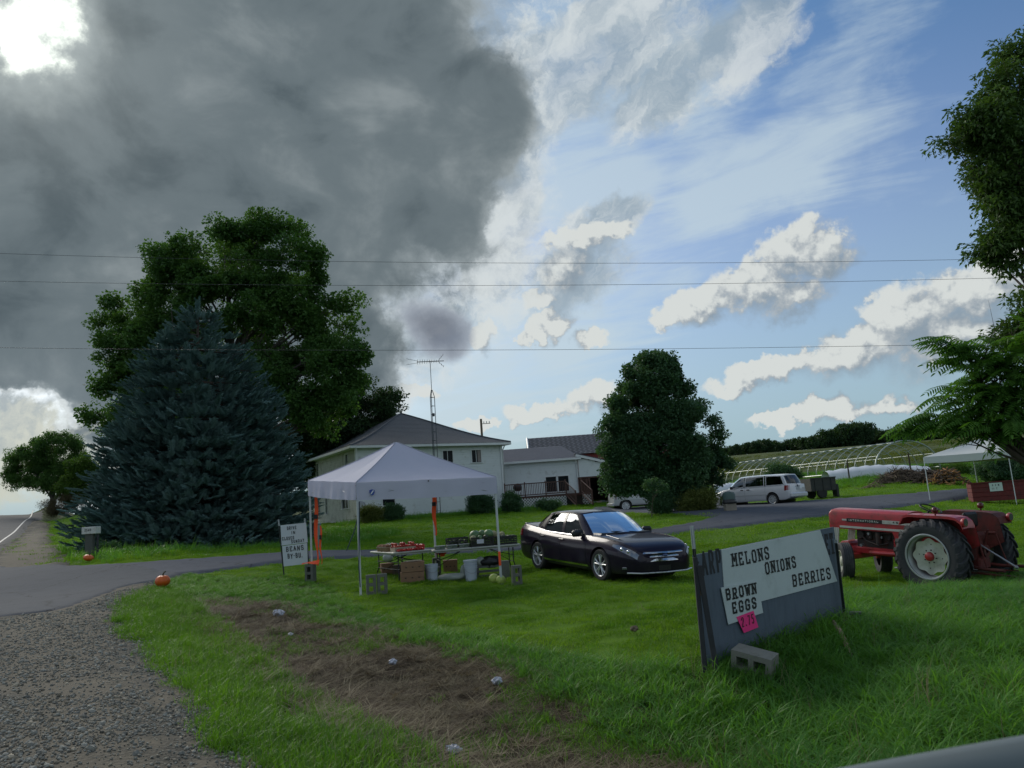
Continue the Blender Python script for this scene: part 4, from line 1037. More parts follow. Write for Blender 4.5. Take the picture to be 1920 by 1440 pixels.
def window(parent, o, ux, nr, w, h, panes=(1, 2), curtain=False, casing=.07):
    """a casing with sash bars, dark glass set back 6 cm"""
    o = V(*o); ux = V(*ux); nr = V(*nr); M = np.stack([ux, nr, V(0, 0, 1)], 1)
    f = MB(); C = o + V(0, 0, h / 2)
    for s_ in (-1, 1): f.box(C + ux * s_ * (w / 2 - casing / 2 + .02) + nr * .012, (casing, .09, h + .0), M)
    f.box(C + V(0, 0, h / 2 + casing / 2 - .02) + nr * .018, (w + .14, .10, casing), M); f.box(C - V(0, 0, h / 2 + .03) + nr * .03, (w + .20, .13, .05), M)
    wf = f.obj('window', m_trim, parent)
    wi, hi = w - casing * 2 + .04, h - .04
    g = MB(); g.box(C - nr * .05, (wi, .012, hi), M); g.obj('pane', m_winglass, wf)
    if curtain:
        c_ = MB(); c_.grid([[C - nr * .035 + ux * (wi * (.16 + .34 * t)) + V(0, 0, z) + nr * .012 * math.sin(t * 30) for z in (-hi / 2 + .02, hi / 2 - .02)] for t in np.linspace(0, 1, 14)]); c_.obj('curtain', m_curtain, wf, recalc=False)
    s = MB()
    for k in range(1, panes[1]): s.box(C - nr * .028 + V(0, 0, -hi / 2 + hi * k / panes[1]), (wi, .03, .035), M)
    for k in range(1, panes[0]): s.box(C - nr * .028 + ux * (-wi / 2 + wi * k / panes[0]), (.035, .03, hi), M)
    if s.v: s.obj('sash', m_trim, wf)
    return wf

# --- the two storey house, turned 30 degrees
HR = R(30.0); hu = V(math.cos(HR), math.sin(HR), 0); hn = V(math.sin(HR), -math.cos(HR), 0); hl = -hn
HA = ray(672, 978); HA = EYE + HA * (53 / HA[1]); HZ = 1.38; WF, WL, HH = 11.4, 11.5, 5.15
house = empty('farm_house', (HA[0], HA[1], HZ), HR, 'white two storey farmhouse with grey pyramid hip roof', 'house')
def on_wall(px, py, org, u, n):
    d = ray(px, py); t = ((org - EYE) @ n) / (d @ n); p = EYE + d * t - org; return p @ u, p[2]
OG = V(HA[0], HA[1], HZ)
up = [on_wall(px, py, OG, hu, hn) for px, py in ((717, 858), (784, 856), (839.5, 856), (893, 854))]
fw = [(u - .44, u + .44, 3.72, 4.66) for u, z in up]
lowf = [on_wall(px, 900, OG, hu, hn)[0] for px in (727, 895)]
fw2 = [(u - .5, u + .5, .95, 2.25) for u in lowf]
b = clap_wall(WF, HH, .18, .030, (0, 0, 0), (1, 0, 0), (0, -1, 0), fw + fw2); b.obj('wall', m_siding, house, recalc=False)
for q in fw: window(house, ((q[0] + q[1]) / 2, 0, q[2]), (1, 0, 0), (0, -1, 0), q[1] - q[0], q[3] - q[2], (2, 1), curtain=(q is fw[3]))
for q in fw2: window(house, ((q[0] + q[1]) / 2, 0, q[2]), (1, 0, 0), (0, -1, 0), q[1] - q[0], q[3] - q[2])
# left wall runs back from the corner: local (0,t) ; outward normal -x
lw = [on_wall(px, py, OG, hl, -hu) for px, py in ((651, 874), (596, 886))]
hol = [(u - .3, u + .3, 3.5, 4.75) for u, z in lw]
l2 = [(on_wall(599, 957, OG, hl, -hu)[0], .28, .70, 1.95), (on_wall(613, 955, OG, hl, -hu)[0], .28, .70, 1.95), (on_wall(648, 950, OG, hl, -hu)[0], .80, .95, 1.60)]
hol2 = [(u - w_, u + w_, a, c) for u, w_, a, c in l2]
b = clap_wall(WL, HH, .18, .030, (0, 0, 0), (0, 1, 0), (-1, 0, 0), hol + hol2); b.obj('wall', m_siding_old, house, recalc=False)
for q in hol: window(house, (0, (q[0] + q[1]) / 2, q[2]), (0, 1, 0), (-1, 0, 0), q[1] - q[0], q[3] - q[2])
for q in hol2: window(house, (0, (q[0] + q[1]) / 2, q[2]), (0, 1, 0), (-1, 0, 0), q[1] - q[0], q[3] - q[2], (2, 1) if q[1] - q[0] > 1 else (1, 2))
b = clap_wall(WL, HH, .3, .014, (WF, 0, 0), (0, 1, 0), (1, 0, 0)); b.obj('wall', m_siding, house, recalc=False)
b = clap_wall(WF, HH, .3, .014, (0, WL, 0), (1, 0, 0), (0, 1, 0)); b.obj('wall', m_siding, house, recalc=False)
b = MB(); b.box((WF / 2, WL / 2, -.65), (WF - .1, WL - .1, 1.3)); b.obj('foundation', m_found, house)
b = MB()
for x_, y_ in ((0, 0), (WF, 0), (0, WL), (WF, WL)): b.box((x_ + (.012 if x_ else -.012), y_ + (.012 if y_ else -.012), HH / 2), (.16, .16, HH))
b.obj('corner_board', m_trim, house)
b = MB(); b.box((WF / 2, WL / 2, 2.6), (WF - .5, WL - .5, 5.0)); b.obj('interior', mat('interior_dark', (.03, .03, .03), .9), house)
# hip roof with courses, flaring a little at the eaves
ov = .60; ap = V(WF / 2, WL / 2, HH + 3.05); nr_ = 26; b = MB()
cor = [V(-ov, -ov, HH - .02), V(WF + ov, -ov, HH - .02), V(WF + ov, WL + ov, HH - .02), V(-ov, WL + ov, HH - .02)]
def roofp(c, t): 
    p = c * (1 - t) + ap * t; return p + V(0, 0, -.32 * math.sin(math.pi * t) * (1 - t))
for k in range(4):
    a, c = cor[k], cor[(k + 1) % 4]
    for i in range(nr_):
        t0, t1 = i / nr_, (i + 1) / nr_
        p0, p1, q0, q1 = roofp(a, t0), roofp(c, t0), roofp(a, min(t1, .999)), roofp(c, min(t1, .999)); up_ = V(0, 0, .018)
        b.add([p0 + up_, p1 + up_, q1, q0, p0, p1], [(0, 1, 2, 3), (4, 5, 1, 0)])
b.obj('roof', m_roof, house, recalc=False)
b = MB()
for k in range(4):
    a, c = cor[k], cor[(k + 1) % 4]; d = unit(c - a); M = np.stack([d, np.cross(V(0, 0, 1), d), V(0, 0, 1)], 1)
    b.box((a + c) / 2 + V(0, 0, -.10), (np.linalg.norm(c - a) + (.02 if k % 2 else 0), .035, .17), M)
b.box((WF / 2, WL / 2, HH - .19), (WF + 2 * ov - .06, WL + 2 * ov - .06, .02))
b.obj('fascia', m_trim, house)
b = MB(); b.tube([V(-.14, -.60, HH - .08), V(-.14, -.45, HH - .35), V(-.10, -.10, HH - .6), V(-.10, -.10, .3)], .045, 8); b.tube([V(WF + .12, -.6, HH - .08), V(WF + .12, -.4, HH - .3), V(WF + .1, -.1, HH - .6), V(WF + .1, -.1, .2)], .045, 8); b.obj('downspout', m_trim, house, smooth=True)
b = MB()
for k in range(4):
    a = roofp(cor[k], 0); pts = [roofp(cor[k], t) + V(0, 0, .03) for t in np.linspace(0, .998, 12)]; b.tube(pts, .06, 5)
b.obj('ridge_cap', m_roof, house)
# oval satellite dish on the corner
b = MB(); b.lathe([(0, 0), (.20, .03), (.36, .10), (.37, .11), (.20, .045), (0, .015)], c=(.1, -.35, .95), axis=(.2, -1, .25), n=20, caps=False); b.tube([V(.1, -.0, .7), V(.1, -.3, .85), V(.1, -.36, .95)], .02, 6)
b.obj('satellite_dish', mat('dish_grey', (.34, .35, .35), .5), house, smooth=True)

m_towr = mat('tower_dark', (.10, .11, .12), .6, metal=.4)
# --- lattice antenna tower in front of the wall
tb = ray(822, 972); tb = EYE + tb * (54.6 / tb[1]); tb[2] = gz(tb[0], tb[1])
tw = empty('antenna_tower', tuple(tb), R(20), 'tall lattice steel television antenna tower against the farmhouse', 'antenna')
tpz = 10.0; b = MB(); w0 = .30
def leg(k, z): 
    a = k * 2.094; w = w0 if z < 8.4 else w0 * (1 - (z - 8.4) / .6 * .9); w = max(w, .02); return V(math.cos(a) * w * .6, math.sin(a) * w * .6, z)
legm = []
for k in range(3):
    l_ = MB(); l_.tube([leg(k, z) for z in (0, 4, 8.4, 8.9)], .026, 6); l_.obj('leg', m_towr, tw)
for i in range(14):
    z = .3 + i * .62; r_ = MB()
    for k in range(3): r_.cyl(leg(k, z), leg((k + 1) % 3, z), .016, n=5)
    r_.obj('rung', m_towr, tw)
b.cyl((0, 0, 8.7), (0, 0, 11.05), .022, n=8); b.obj('mast', m_towr, tw)
b = MB(); b.box((.03, 0, 6.2 + .9), (.16, .14, .22)); b.obj('rotor', m_darkmetal, tw)
b = MB(); M = rotz(R(-12)); c0 = V(0, 0, 11.0)
def q(x_, y_, z_=0): return c0 + M @ V(x_, y_, z_)
b.cyl(q(-.95, 0), q(1.0, 0), .030, n=6)
for i, x_ in enumerate(np.linspace(-.9, .45, 9)): b.cyl(q(x_, -.9 + .05 * i), q(x_ , .9 - .05 * i), .014, n=4)
b.cyl(q(-.9, -.35, .0), q(-1.7, -1.1, .05), .012, n=4); b.cyl(q(-.9, .35, .0), q(-1.7, 1.1, .05), .012, n=4)
b.cyl(q(.55, 0), q(.95, .0, .45), .012, n=5); b.cyl(q(.55, 0), q(.95, .0, -.40), .012, n=5)
for t in (.3, .65, 1): b.cyl(q(.55 + .4 * t, -.35, .45 * t), q(.55 + .4 * t, .35, .45 * t), .012, n=4); b.cyl(q(.55 + .4 * t, -.35, -.4 * t), q(.55 + .4 * t, .35, -.4 * t), .012, n=4)
b.obj('aerial', m_towr, tw)

# --- utility pole behind the roof
pb = at(912, 84); pl = empty('utility_pole', tuple(pb), 0, 'wooden utility pole showing above the house roof', 'pole')
d = ray(909, 785); topz = EYE[2] + d[2] * (84 / d[1]); b = MB(); b.cyl((0, 0, 0), (0, 0, topz - pb[2]), .16, .12, n=10); b.obj('shaft', mat('pole_wood', (.14, .11, .08), .9, var=.3), pl)
b = MB(); b.box((.45, 0, topz - pb[2] - .55), (1.1, .06, .06)); b.obj('crossarm', mat('pole_wood', (.14, .11, .08)), pl)
b = MB()
for x_ in (.3, .6, .9): b.cyl((x_, 0, topz - pb[2] - .5), (x_, 0, topz - pb[2] - .3), .05, n=6)
b.obj('insulator', m_trim, pl)

# --- one storey wing with deck
WY = 61.5; wz = 1.45
def X_at(px, Y, py=930): d = ray(px, py); return d[0] / d[1] * Y
xw0, xw1, xw2 = X_at(930, WY), X_at(1086, WY, 900), X_at(1190, WY, 900)
wing = empty('house_wing', (xw0, WY, wz), 0, 'low white wing of the house behind the red deck', 'house')
Lw = xw1 - xw0; d = ray(1085, 858); Hw = EYE[2] + d[2] * WY / d[1] - wz
wins = [X_at(1033, WY, 898) - xw0, X_at(1056, WY, 896) - xw0]; hw = [(u - .46, u + .46, 1.15, 2.35) for u in wins]
clap_wall(Lw, Hw, .18, .030, holes=hw).obj('wall', m_siding, wing, recalc=False)
for q_ in hw: window(wing, ((q_[0] + q_[1]) / 2, 0, q_[2]), (1, 0, 0), (0, -1, 0), .92, 1.2, (1, 1))
b = MB(); b.box((Lw / 2, 3.5, Hw / 2), (Lw - .06, 6.6, Hw - .06)); b.obj('interior', mat('interior_dark', (.03, .03, .03), .9), wing)
b = MB(); d = ray(1050, 836); rz_ = EYE[2] + d[2] * (WY + 3.3) / d[1] - wz; xr = X_at(1052, WY + 3.3, 836) - xw0
e0, e1, r0_, r1_ = V(-.3, -.4, Hw), V(Lw + .25, -.4, Hw), V(-.3, 3.3, rz_), V(xr, 3.3, rz_); n = 15
for i in range(n):
    t0, t1 = i / n, (i + 1) / n; a0, a1 = e0 * (1 - t0) + r0_ * t0, e1 * (1 - t0) + r1_ * t0; c0_, c1_ = e0 * (1 - t1) + r0_ * t1, e1 * (1 - t1) + r1_ * t1
    b.add([a0 + V(0, 0, .016), a1 + V(0, 0, .016), c1_, c0_, a0, a1], [(0, 1, 2, 3), (4, 5, 1, 0)])
b.add([e1, V(Lw + .25, 7, Hw), r1_], [(0, 1, 2)]); b.add([r0_, r1_, V(Lw + .25, 7, Hw), V(-.3, 7, Hw)], [(0, 1, 2, 3)])
b.obj('roof', m_roof2, wing, recalc=False)
b = MB(); b.box((Lw / 2 - .02, -.43, Hw - .07), (Lw + .55, .05, .15)); b.box((Lw / 2, -.2, Hw - .15), (Lw, .42, .02)); b.obj('fascia', m_trim, wing)
b = MB(); b.tube([V(Lw - .2, -.4, Hw - .1), V(Lw - .12, -.1, Hw - .5), V(Lw - .12, -.1, .1)], .04, 6); b.obj('downspout', m_trim, wing)

# garage bay with open door
gar = empty('garage', (xw1, WY - .1, wz - .25), 0, 'white garage bay with an open dark doorway next to the deck', 'garage')
Lg = xw2 - xw1; d = ray(1086, 855); z0 = EYE[2] + d[2] * WY / d[1] - wz + .25; d = ray(1150, 870); z1 = EYE[2] + d[2] * WY / d[1] - wz + .25
xo0, xo1 = X_at(1088, WY) - xw1, X_at(1146, WY) - xw1; d = ray(1110, 896); zo = EYE[2] + d[2] * WY / d[1] - wz + .25
b = MB(); xg = X_at(1150, WY, 870) - xw1; sl = (z1 - z0) / xg
nb = int(z0 / .16) + 1
for i in range(nb):
    a, c = i * .16, min((i + 1) * .16, z0)
    xe = Lg if c < z0 + sl * Lg else max(0.05, (c - z0) / sl)
    segs = [(0.02, xe)] if a >= zo else [(0.02, xo0), (xo1, xe)]
    for u0, u1 in segs:
        if u1 > u0: b.add([(u0, -.018, a), (u1, -.018, a), (u1, 0, c), (u0, 0, c), (u0, 0, a), (u1, 0, a)], [(0, 1, 2, 3), (4, 5, 1, 0)])
b.obj('wall', m_siding, gar, recalc=False)
b = MB(); b.box((Lg / 2, 3.2, .02), (Lg, 6.3, .04)); b.box((Lg / 2, 6.3, 1.4), (Lg, .1, 2.8)); b.box((Lg + .0, 3.2, 1.2), (.1, 6.2, 2.4)); b.box((.08, 3.2, 1.4), (.08, 6.2, 2.8)); b.box((Lg / 2, 3.2, zo + .3), (Lg, 6.2, .05)); b.obj('interior', mat('interior_brown', (.05, .035, .028), .9, var=.4), gar)
b = MB(); M = np.stack([unit(V(1, 0, sl)), V(0, 1, 0), np.cross(unit(V(1, 0, sl)), V(0, 1, 0))], 1); LL = math.hypot(Lg, sl * Lg)
b.box(V(Lg / 2, -.16, z0 + sl * Lg / 2 + .05), (LL + .3, .05, .24), M); b.obj('rake_board', m_trim, gar)
b = MB(); b.box(V(Lg / 2, 3.0, z0 + sl * Lg / 2 + .16), (LL + .4, 6.4, .06), M); b.obj('roof', m_roof2, gar)
b = MB(); b.box((xo0 - .04, -.05, zo / 2), (.10, .10, zo)); b.box((xo1 + .04, -.05, zo / 2), (.10, .10, zo)); b.box(((xo0 + xo1) / 2, -.05, zo + .05), (xo1 - xo0 + .2, .10, .10)); b.obj('door_frame', m_wood_red, gar)
for k in range(7):
    b = MB(); xx = xo0 + .5 + .32 * k; b.box((0, 0, .22), (rng.uniform(.25, .5), .4, rng.uniform(.25, .5)), bev=.03)
    o = b.obj('storage_box', mat('junk%d' % (k % 3), [(.22, .18, .13), (.10, .12, .12), (.26, .25, .23)][k % 3], .8), None, loc=(xw1 + xx, WY - .1 + .5 + .2 * (k % 3), wz - .25)); o['label'] = ['tan box at the left side of the open garage doorway', 'dark box second from the left in the garage doorway', 'pale grey box third from the left in the garage doorway', 'tan box in the middle of the garage doorway', 'dark box right of the middle in the garage doorway', 'pale grey box second from the right in the garage doorway', 'tan box at the right side of the garage doorway'][k]; o['category'] = 'box'; o['group'] = 'clutter in the garage doorway'

# --- deck
DY = 57.0; dz0 = gz(2.0, DY); xd0, xd1 = X_at(946, DY), X_at(1109, DY); d = ray(1030, 928); zf = EYE[2] + d[2] * DY / d[1]
deck = empty('deck', (xd0, DY, dz0), 0, 'red brown wooden deck with railing and white lattice skirt', 'deck'); Ld = xd1 - xd0; fz = zf - dz0; depth = WY - DY - .1
for i in range(20):
    b = MB(); b.box((0, 0, 0), (Ld, depth / 20 - .012, .035)); o = b.obj('deck_board', m_wood_red, deck, loc=(Ld / 2, depth * (i + .5) / 20, fz))
b = MB(); b.box((Ld / 2, .02, fz - .12), (Ld, .05, .18)); b.obj('joist', m_wood_red, deck)
xs0, xs1 = X_at(1062, DY) - xd0, X_at(1092, DY) - xd0
posts = [0.05, Ld * .24, Ld * .48, xs0, xs0 + .12 + .0, xs1, Ld - .05]
bm_ = MB(); bm_.box((0, 0, 0), (.09, .09, 1.12)); pm_ = bm_.obj('railing_post', m_wood_red, deck, loc=(posts[0], .05, fz + .5)); 
for p_ in (posts[1], posts[2], posts[3], posts[5], posts[6]): share('railing_post', pm_.data, deck, (p_, .05, fz + .5))
share('railing_post', pm_.data, deck, (Ld - .05, depth * .5, fz + .5)); 
for a, c in ((0, xs0), (xs1, Ld)):
    for z_ in (.10, .93):
        b = MB(); b.box(((a + c) / 2, .05, fz + z_), (c - a - .1, .05, .07)); b.obj('rail', m_wood_red, deck)
bm_ = MB(); bm_.box((0, 0, 0), (.04, .035, .80)); bme = bm_.mesh('baluster'); bme.materials.append(m_wood_red)
x_ = .16
while x_ < Ld - .08:
    if not (xs0 - .05 < x_ < xs1 + .05) and min(abs(x_ - p_) for p_ in posts) > .07: share('baluster', bme, deck, (x_, .05, fz + .515))
    x_ += .125
# lattice skirt
def lattice(u0, u1, h, name='lattice'):
    b = MB(); st = .21; k = -h
    while k < (u1 - u0):
        for sg in (1, -1):
            pts = []
            a = max(0, k); e = min(u1 - u0, k + h)
            if e > a + .01:
                za, ze = (a - k, e - k) if sg > 0 else (h - (a - k), h - (e - k))
                p0, p1 = V(u0 + a, 0, za), V(u0 + e, 0, ze); dd = unit(p1 - p0); pr = V(-dd[2], 0, dd[0]) * .026; of = V(0, -.004 * sg, 0)
                b.add([p0 - pr + of, p1 - pr + of, p1 + pr + of, p0 + pr + of], [(0, 1, 2, 3)])
        k += st
    return b
b = MB(); b.box((Ld / 2, .4, fz / 2), (Ld - .2, .05, fz)); b.obj('underdeck_shade', mat('shade_dark', (.04, .045, .04), .9), deck)  # dark sheet standing in for the shade under the deck
b = lattice(.05, xs0, fz - .16); o = b.obj('lattice', m_lattice, deck, recalc=False, loc=(0, -.02, .02)); b = lattice(xs1, Ld, fz - .16); b.obj('lattice', m_lattice, deck, recalc=False, loc=(0, -.02, .02))
# stairs come down towards the viewer's right
ns = 5
for i in range(ns):
    b = MB(); b.box((0, 0, 0), (xs1 - xs0 - .1, .28, .035)); b.obj('step', m_wood_red, deck, loc=((xs0 + xs1) / 2 + .12 * i, -.15 - .27 * i, fz - .14 - .155 * i))
for s_, xx in ((0, xs0), (1, xs1)):
    b = MB(); b.tube([V(xx, 0, fz + .9), V(xx + .12 * ns, -.27 * ns, fz + .9 - .155 * ns)], .04, 4); b.tube([V(xx, 0, fz - .1), V(xx + .12 * ns, -.27 * ns, fz - .1 - .155 * ns)], .08, 4); b.tube([V(xx, 0, fz + .12), V(xx + .12 * ns, -.27 * ns, fz + .12 - .155 * ns)], .03, 4); b.obj('stair_rail', m_wood_red, deck)
    share('railing_post', pm_.data, deck, (xx + .12 * ns, -.27 * ns, fz + .4 - .155 * ns))
    for k in range(1, 9):
        t = k / 9; share('baluster', bme, deck, (xx + .12 * ns * t, -.27 * ns * t, fz + .5 - .155 * ns * t))
# covered grill on the deck
t = empty('grill', (xd0 + 1.0, DY + .7, dz0 + fz + .02), 0, 'black covered grill standing behind the deck railing', 'grill')
b = MB(); b.lathe([(.02, .42), (.25, .46), (.32, .62), (.33, .72), (.30, .86), (.16, .97), (.02, 1.0)], n=16); b.obj('kettle', m_darkmetal, t, smooth=True)
for k in range(3): b = MB(); b.cyl((.12 * math.cos(k * 2.1), .12 * math.sin(k * 2.1), .5), (.28 * math.cos(k * 2.1), .28 * math.sin(k * 2.1), 0), .014, n=6); b.obj('leg', m_darkmetal, t)

# --- barn behind
BY = 92.0; dl = ray(988, 823); dr = ray(1145, 812)
def P3(px, py, Y): d = ray(px, py); return EYE + d * (Y / d[1])
R0, R1 = P3(990, 824, BY + 5), P3(1250, 802, BY + 5); zr = (R0[2] + R1[2]) / 2; R0[2] = R1[2] = zr
E0, E1 = P3(1000, 856, BY), P3(1256, 841, BY); ze = (E0[2] + E1[2]) / 2
bz = gz(R0[0], BY) - .3; barn = empty('barn', (R0[0], BY, bz), 0, 'red barn with grey patterned roof behind the house wing', 'barn'); Lb = R1[0] - R0[0]; hz, rzb = ze - bz, zr - bz
b = MB(); b2 = MB(); n = 14; m_ = 60
for i in range(n):
    t0, t1 = i / n, (i + 1) / n
    for j in range(m_):
        u0, u1 = Lb * j / m_, Lb * (j + 1) / m_; off = (u1 - u0) * .5
        q0 = V(u0 - (off if i % 2 else 0), -.4 + 5.4 * t0, hz + (rzb - hz) * t0); q1 = q0 + V(u1 - u0 - .03, 0, 0); tp_ = V((u0 + u1) / 2 - (off if i % 2 else 0), -.4 + 5.4 * t1, hz + (rzb - hz) * t1)
        (b2 if (i + j) % 2 else b).add([q0 + V(0, 0, .05), q1 + V(0, 0, .05), q1 + V(0, 5.4 / n, (rzb - hz) / n) , q0 + V(0, 5.4 / n, (rzb - hz) / n)], [(0, 1, 2, 3)])
o = b.obj('roof_tiles', m_barnroof, barn, recalc=False); o['kind'] = 'stuff'; o = b2.obj('roof_tiles', m_barnroof2, barn, recalc=False); o['kind'] = 'stuff'
b = MB(); b.add([V(0, -.4, hz), V(Lb, -.4, hz), V(Lb, 5, rzb), V(0, 5, rzb), V(0, 10.4, hz), V(Lb, 10.4, hz)], [(0, 1, 2, 3), (3, 2, 5, 4)]); b.obj('roof', m_barnroof2, barn, recalc=False)
b = MB()
for j in range(40):
    u = Lb * (j + .5) / 40; b.box((u, 0, hz / 2), (Lb / 40 - .015, .04, hz))
b.obj('wall', m_red, barn)
b = MB(); b.add([V(.1, 0, 0), V(.1, 10, 0), V(.1, 10, hz), V(.1, 5, rzb - .05), V(.1, 0, hz)], [(0, 1, 2, 3, 4)]); b.obj('gable', mat('barn_gable', (.33, .33, .33), .8), barn, recalc=False)
b = MB(); 
for s_ in (0, 1):
    p0, p1 = V(-.12, -.45 + 10.9 * s_, hz), V(-.12, 5, rzb + .05); b.tube([p0, p1], .13, 4)
b.obj('rake_board', m_trim, barn)

# --- hoop house frame
m_pipe = mat('pipe_pale', (.32, .36, .33), .4, metal=.3, var=.1)
m_plastic = mat('plastic_white', (.60, .63, .68), .35, var=.08, scale=2)
h0 = P3(1642, 889, 57); ax = unit(V(-.35, .94, 0)); cr = V(.94, .35, 0); n_h = 21; Lh = 20.5; wdt = 6.4; hgt = 2.35
hz0 = h0[2]
hoop = empty('hoop_house', (h0[0], h0[1], hz0), 0, 'bare hoop house frame of pale pipes beyond the driveway', 'greenhouse')
def arch(r_):
    b = MB(); pts = []
    for t in np.linspace(0, math.pi, 17): pts.append(cr * (wdt / 2 - wdt / 2 * math.cos(t)) + V(0, 0, hgt * math.sin(t) ** .85 - (.4 if t in (0, math.pi) else 0)))
    b.tube(pts, r_, 6); return b
big = arch(.06).obj('hoop', m_pipe, hoop, smooth=True)
am = arch(.030).mesh('hoop'); am.materials.append(m_pipe); am.shade_smooth()
for i in range(1, n_h): p_ = ax * Lh * i / (n_h - 1); share('hoop', am, hoop, tuple(p_))
for t in (.0, .55, 1.57, 2.6, 3.14):
    b = MB(); p_ = cr * (wdt / 2 - wdt / 2 * math.cos(t)) + V(0, 0, hgt * math.sin(t) ** .85 - .05 + (.3 if t in (0., 3.14) else 0)); b.cyl(p_, p_ + ax * Lh, .026 if t not in (0., 3.14) else .05, n=5); b.obj('purlin', m_pipe, hoop)
for i in range(0, n_h, 2):
    b = MB(); o_ = ax * Lh * i / (n_h - 1)
    for s_ in (.25, .75):
        t = math.acos(1 - 2 * s_); b.cyl(o_ + cr * wdt * s_ + V(0, 0, hgt * math.sin(t) ** .85), o_ + cr * wdt * .5 + V(0, 0, hgt * .62), .018, n=4)
    b.obj('brace', m_pipe, hoop)
def low_tunnel(pts, h, w, label):
    """a low plastic covered row following the ground"""
    b = MB(); rows = []
    for i, (px, Y_) in enumerate(pts):
        p_ = at(px, Y_)
        rows.append([p_ + V(0, -w / 2 * math.cos(t), h * (math.sin(t) ** .6) * (1 + .05 * math.sin(i * 2.1)) - .05) for t in np.linspace(0, math.pi, 9)])
    b.grid(rows); o = b.obj('low_tunnel', m_plastic, None, smooth=True, recalc=False)
    o['label'] = label; o['category'] = 'plastic cover'; return o
low_tunnel([(px, 57.5 - (px - 1555) * .022) for px in range(1555, 1750, 8)], .78, 1.6, 'long low white plastic cover along the near edge of the hoop house')
low_tunnel([(px, 60) for px in range(1340, 1425, 8)], .95, 1.6, 'low white plastic cover left of and behind the minivan')
for k, (px, Y_) in enumerate(((1600, 55), (1718, 52), (1340, 50))):
    p_ = at(px, Y_); t = MB(); t.cyl((0, 0, -.2), (0, 0, 1.35 + .3 * (k == 1)), .06, .05, n=8); t.cyl((0, 0, 1.34 + .3 * (k == 1)), (0, 0, 1.40 + .3 * (k == 1)), .055, .02, n=8)
    o = t.obj('wooden_post', m_bark2, None, loc=tuple(p_)); tag(o, ['weathered post against the white plastic cover near the dark trailer', 'taller weathered post at the right end of the white plastic cover', 'weathered post half hidden left of the minivan'][k], 'post')
# ---------------------------------------------------------------- sundry yard things
def heap(name, label, px, py, w, h, dep, Y, mats_, n, ln, th, seed, cat='brush pile'):
    """a pile of sticks and chunks heaped over a mound"""
    r = np.random.default_rng(seed); c = at(px, Y); root = empty(name, tuple(c), 0, label, cat)
    for k, m in enumerate(mats_):
        b = MB()
        for i in range(n):
            u, v_ = r.normal(0, .42), r.normal(0, .42)
            z = h * max(0, 1 - (u * u + v_ * v_) * 1.1) * r.uniform(.3, 1); p = V(u * w / 2 * 1.1, v_ * dep / 2, z); d = unit(V(r.normal(), r.normal(), r.normal() * .45)); L = ln * r.uniform(.4, 1.2)
            q = p + d * L * .5 + r.normal(size=3) * L * .08
            b.tube([p - d * L * .5, p * .5 + q * .5, q + d * L * .1], [th * r.uniform(.4, 1), th * .7, th * .3], 4)
        o = b.obj(['branches', 'chips', 'twigs'][k], m, root); o['kind'] = 'stuff'
    return root
m_br1 = mat('brush_brown', (.10, .075, .055), .9, var=.3); m_br2 = mat('brush_tan', (.20, .15, .10), .9, var=.3); m_br3 = mat('split_orange', (.34, .17, .06), .85, var=.3)
heap('brush_pile', 'long pile of brown branches beyond the driveway behind the far tent', 1700, 905, 3.6, .75, 2, 50, [m_br1, m_br2, m_br1], 260, .8, .03, 5)
heap('brush_pile', 'grey brown brush heap between the branch pile and the orange wood', 1745, 905, 3.0, .8, 2, 49, [m_br1, m_br1], 200, .7, .03, 6)
heap('wood_heap', 'heap of orange brown split wood beside the brush pile', 1782, 908, 2.6, .95, 1.6, 47.5, [m_br3, m_br1], 160, .5, .05, 7, 'wood pile')
heap('twig_heap', 'small scatter of tan twigs on the grass left of the brush pile', 1645, 922, 1.6, .2, .9, 48, [m_br2], 60, .4, .02, 8, 'twigs')

# trash barrel
p_ = hit(1370, 961); t = empty('trash_barrel', tuple(p_), 0, 'green lidded barrel on a pale block stand beside the minivan', 'barrel')
b = MB(); b.box((0, 0, .21), (.50, .46, .42), bev=.01); b.obj('base_block', mat('block_tan', (.24, .21, .17), .9, var=.2), t)
b = MB(); b.lathe([(.30, .42), (.34, .44), (.34, .52), (.30, .56), (.31, .62)], n=20); b.obj('rim_bag', mat('bag_black', (.015, .015, .016), .4), t, smooth=True)
b = MB(); b.lathe([(.29, .55), (.30, .85), (.24, .95), (.02, 1.0)], n=20); b.obj('lid', mat('barrel_green', (.05, .09, .08), .5), t, smooth=True, angle=40)

# dark trailer by the minivan
p_ = at(1537, 45.5); t = empty('dump_trailer', tuple(p_), R(8), 'dark open trailer parked to the right of the minivan', 'trailer')
m_tr = mat('trailer_dark', (.030, .034, .032), .7, var=.3, dirt=(.07, .06, .045), dirt_amt=.3)
b = MB()
for y_ in (-.7, .7): b.box((0, y_, .82), (1.55, .05, .72))
for x_ in (-.75, .75): b.box((x_, 0, .82), (.05, 1.35, .72))
b.box((0, 0, .45), (1.5, 1.36, .06))
for x_ in (-.5, 0, .5): b.box((x_, -.74, .82), (.06, .04, .74))
b.box((0, -.735, 1.17), (1.6, .07, .07)); b.obj('box', m_tr, t)
for y_ in (-.62, .62):
    b = MB(); b.lathe([(.12, -.10), (.27, -.10), (.31, -.05), (.31, .05), (.27, .10), (.12, .10)], c=(-.1, y_, .31), axis=(0, 1, 0), n=20); w_ = b.obj('wheel', mat('rubber', (.022, .022, .023), .8, var=.3), t, smooth=True, angle=40)
b = MB(); b.tube([V(-.8, 0, .42), V(-1.5, 0, .40)], .04, 6); b.box((.8, .1, .9), (.10, .12, .5)); b.obj('drawbar', m_darkmetal, t)
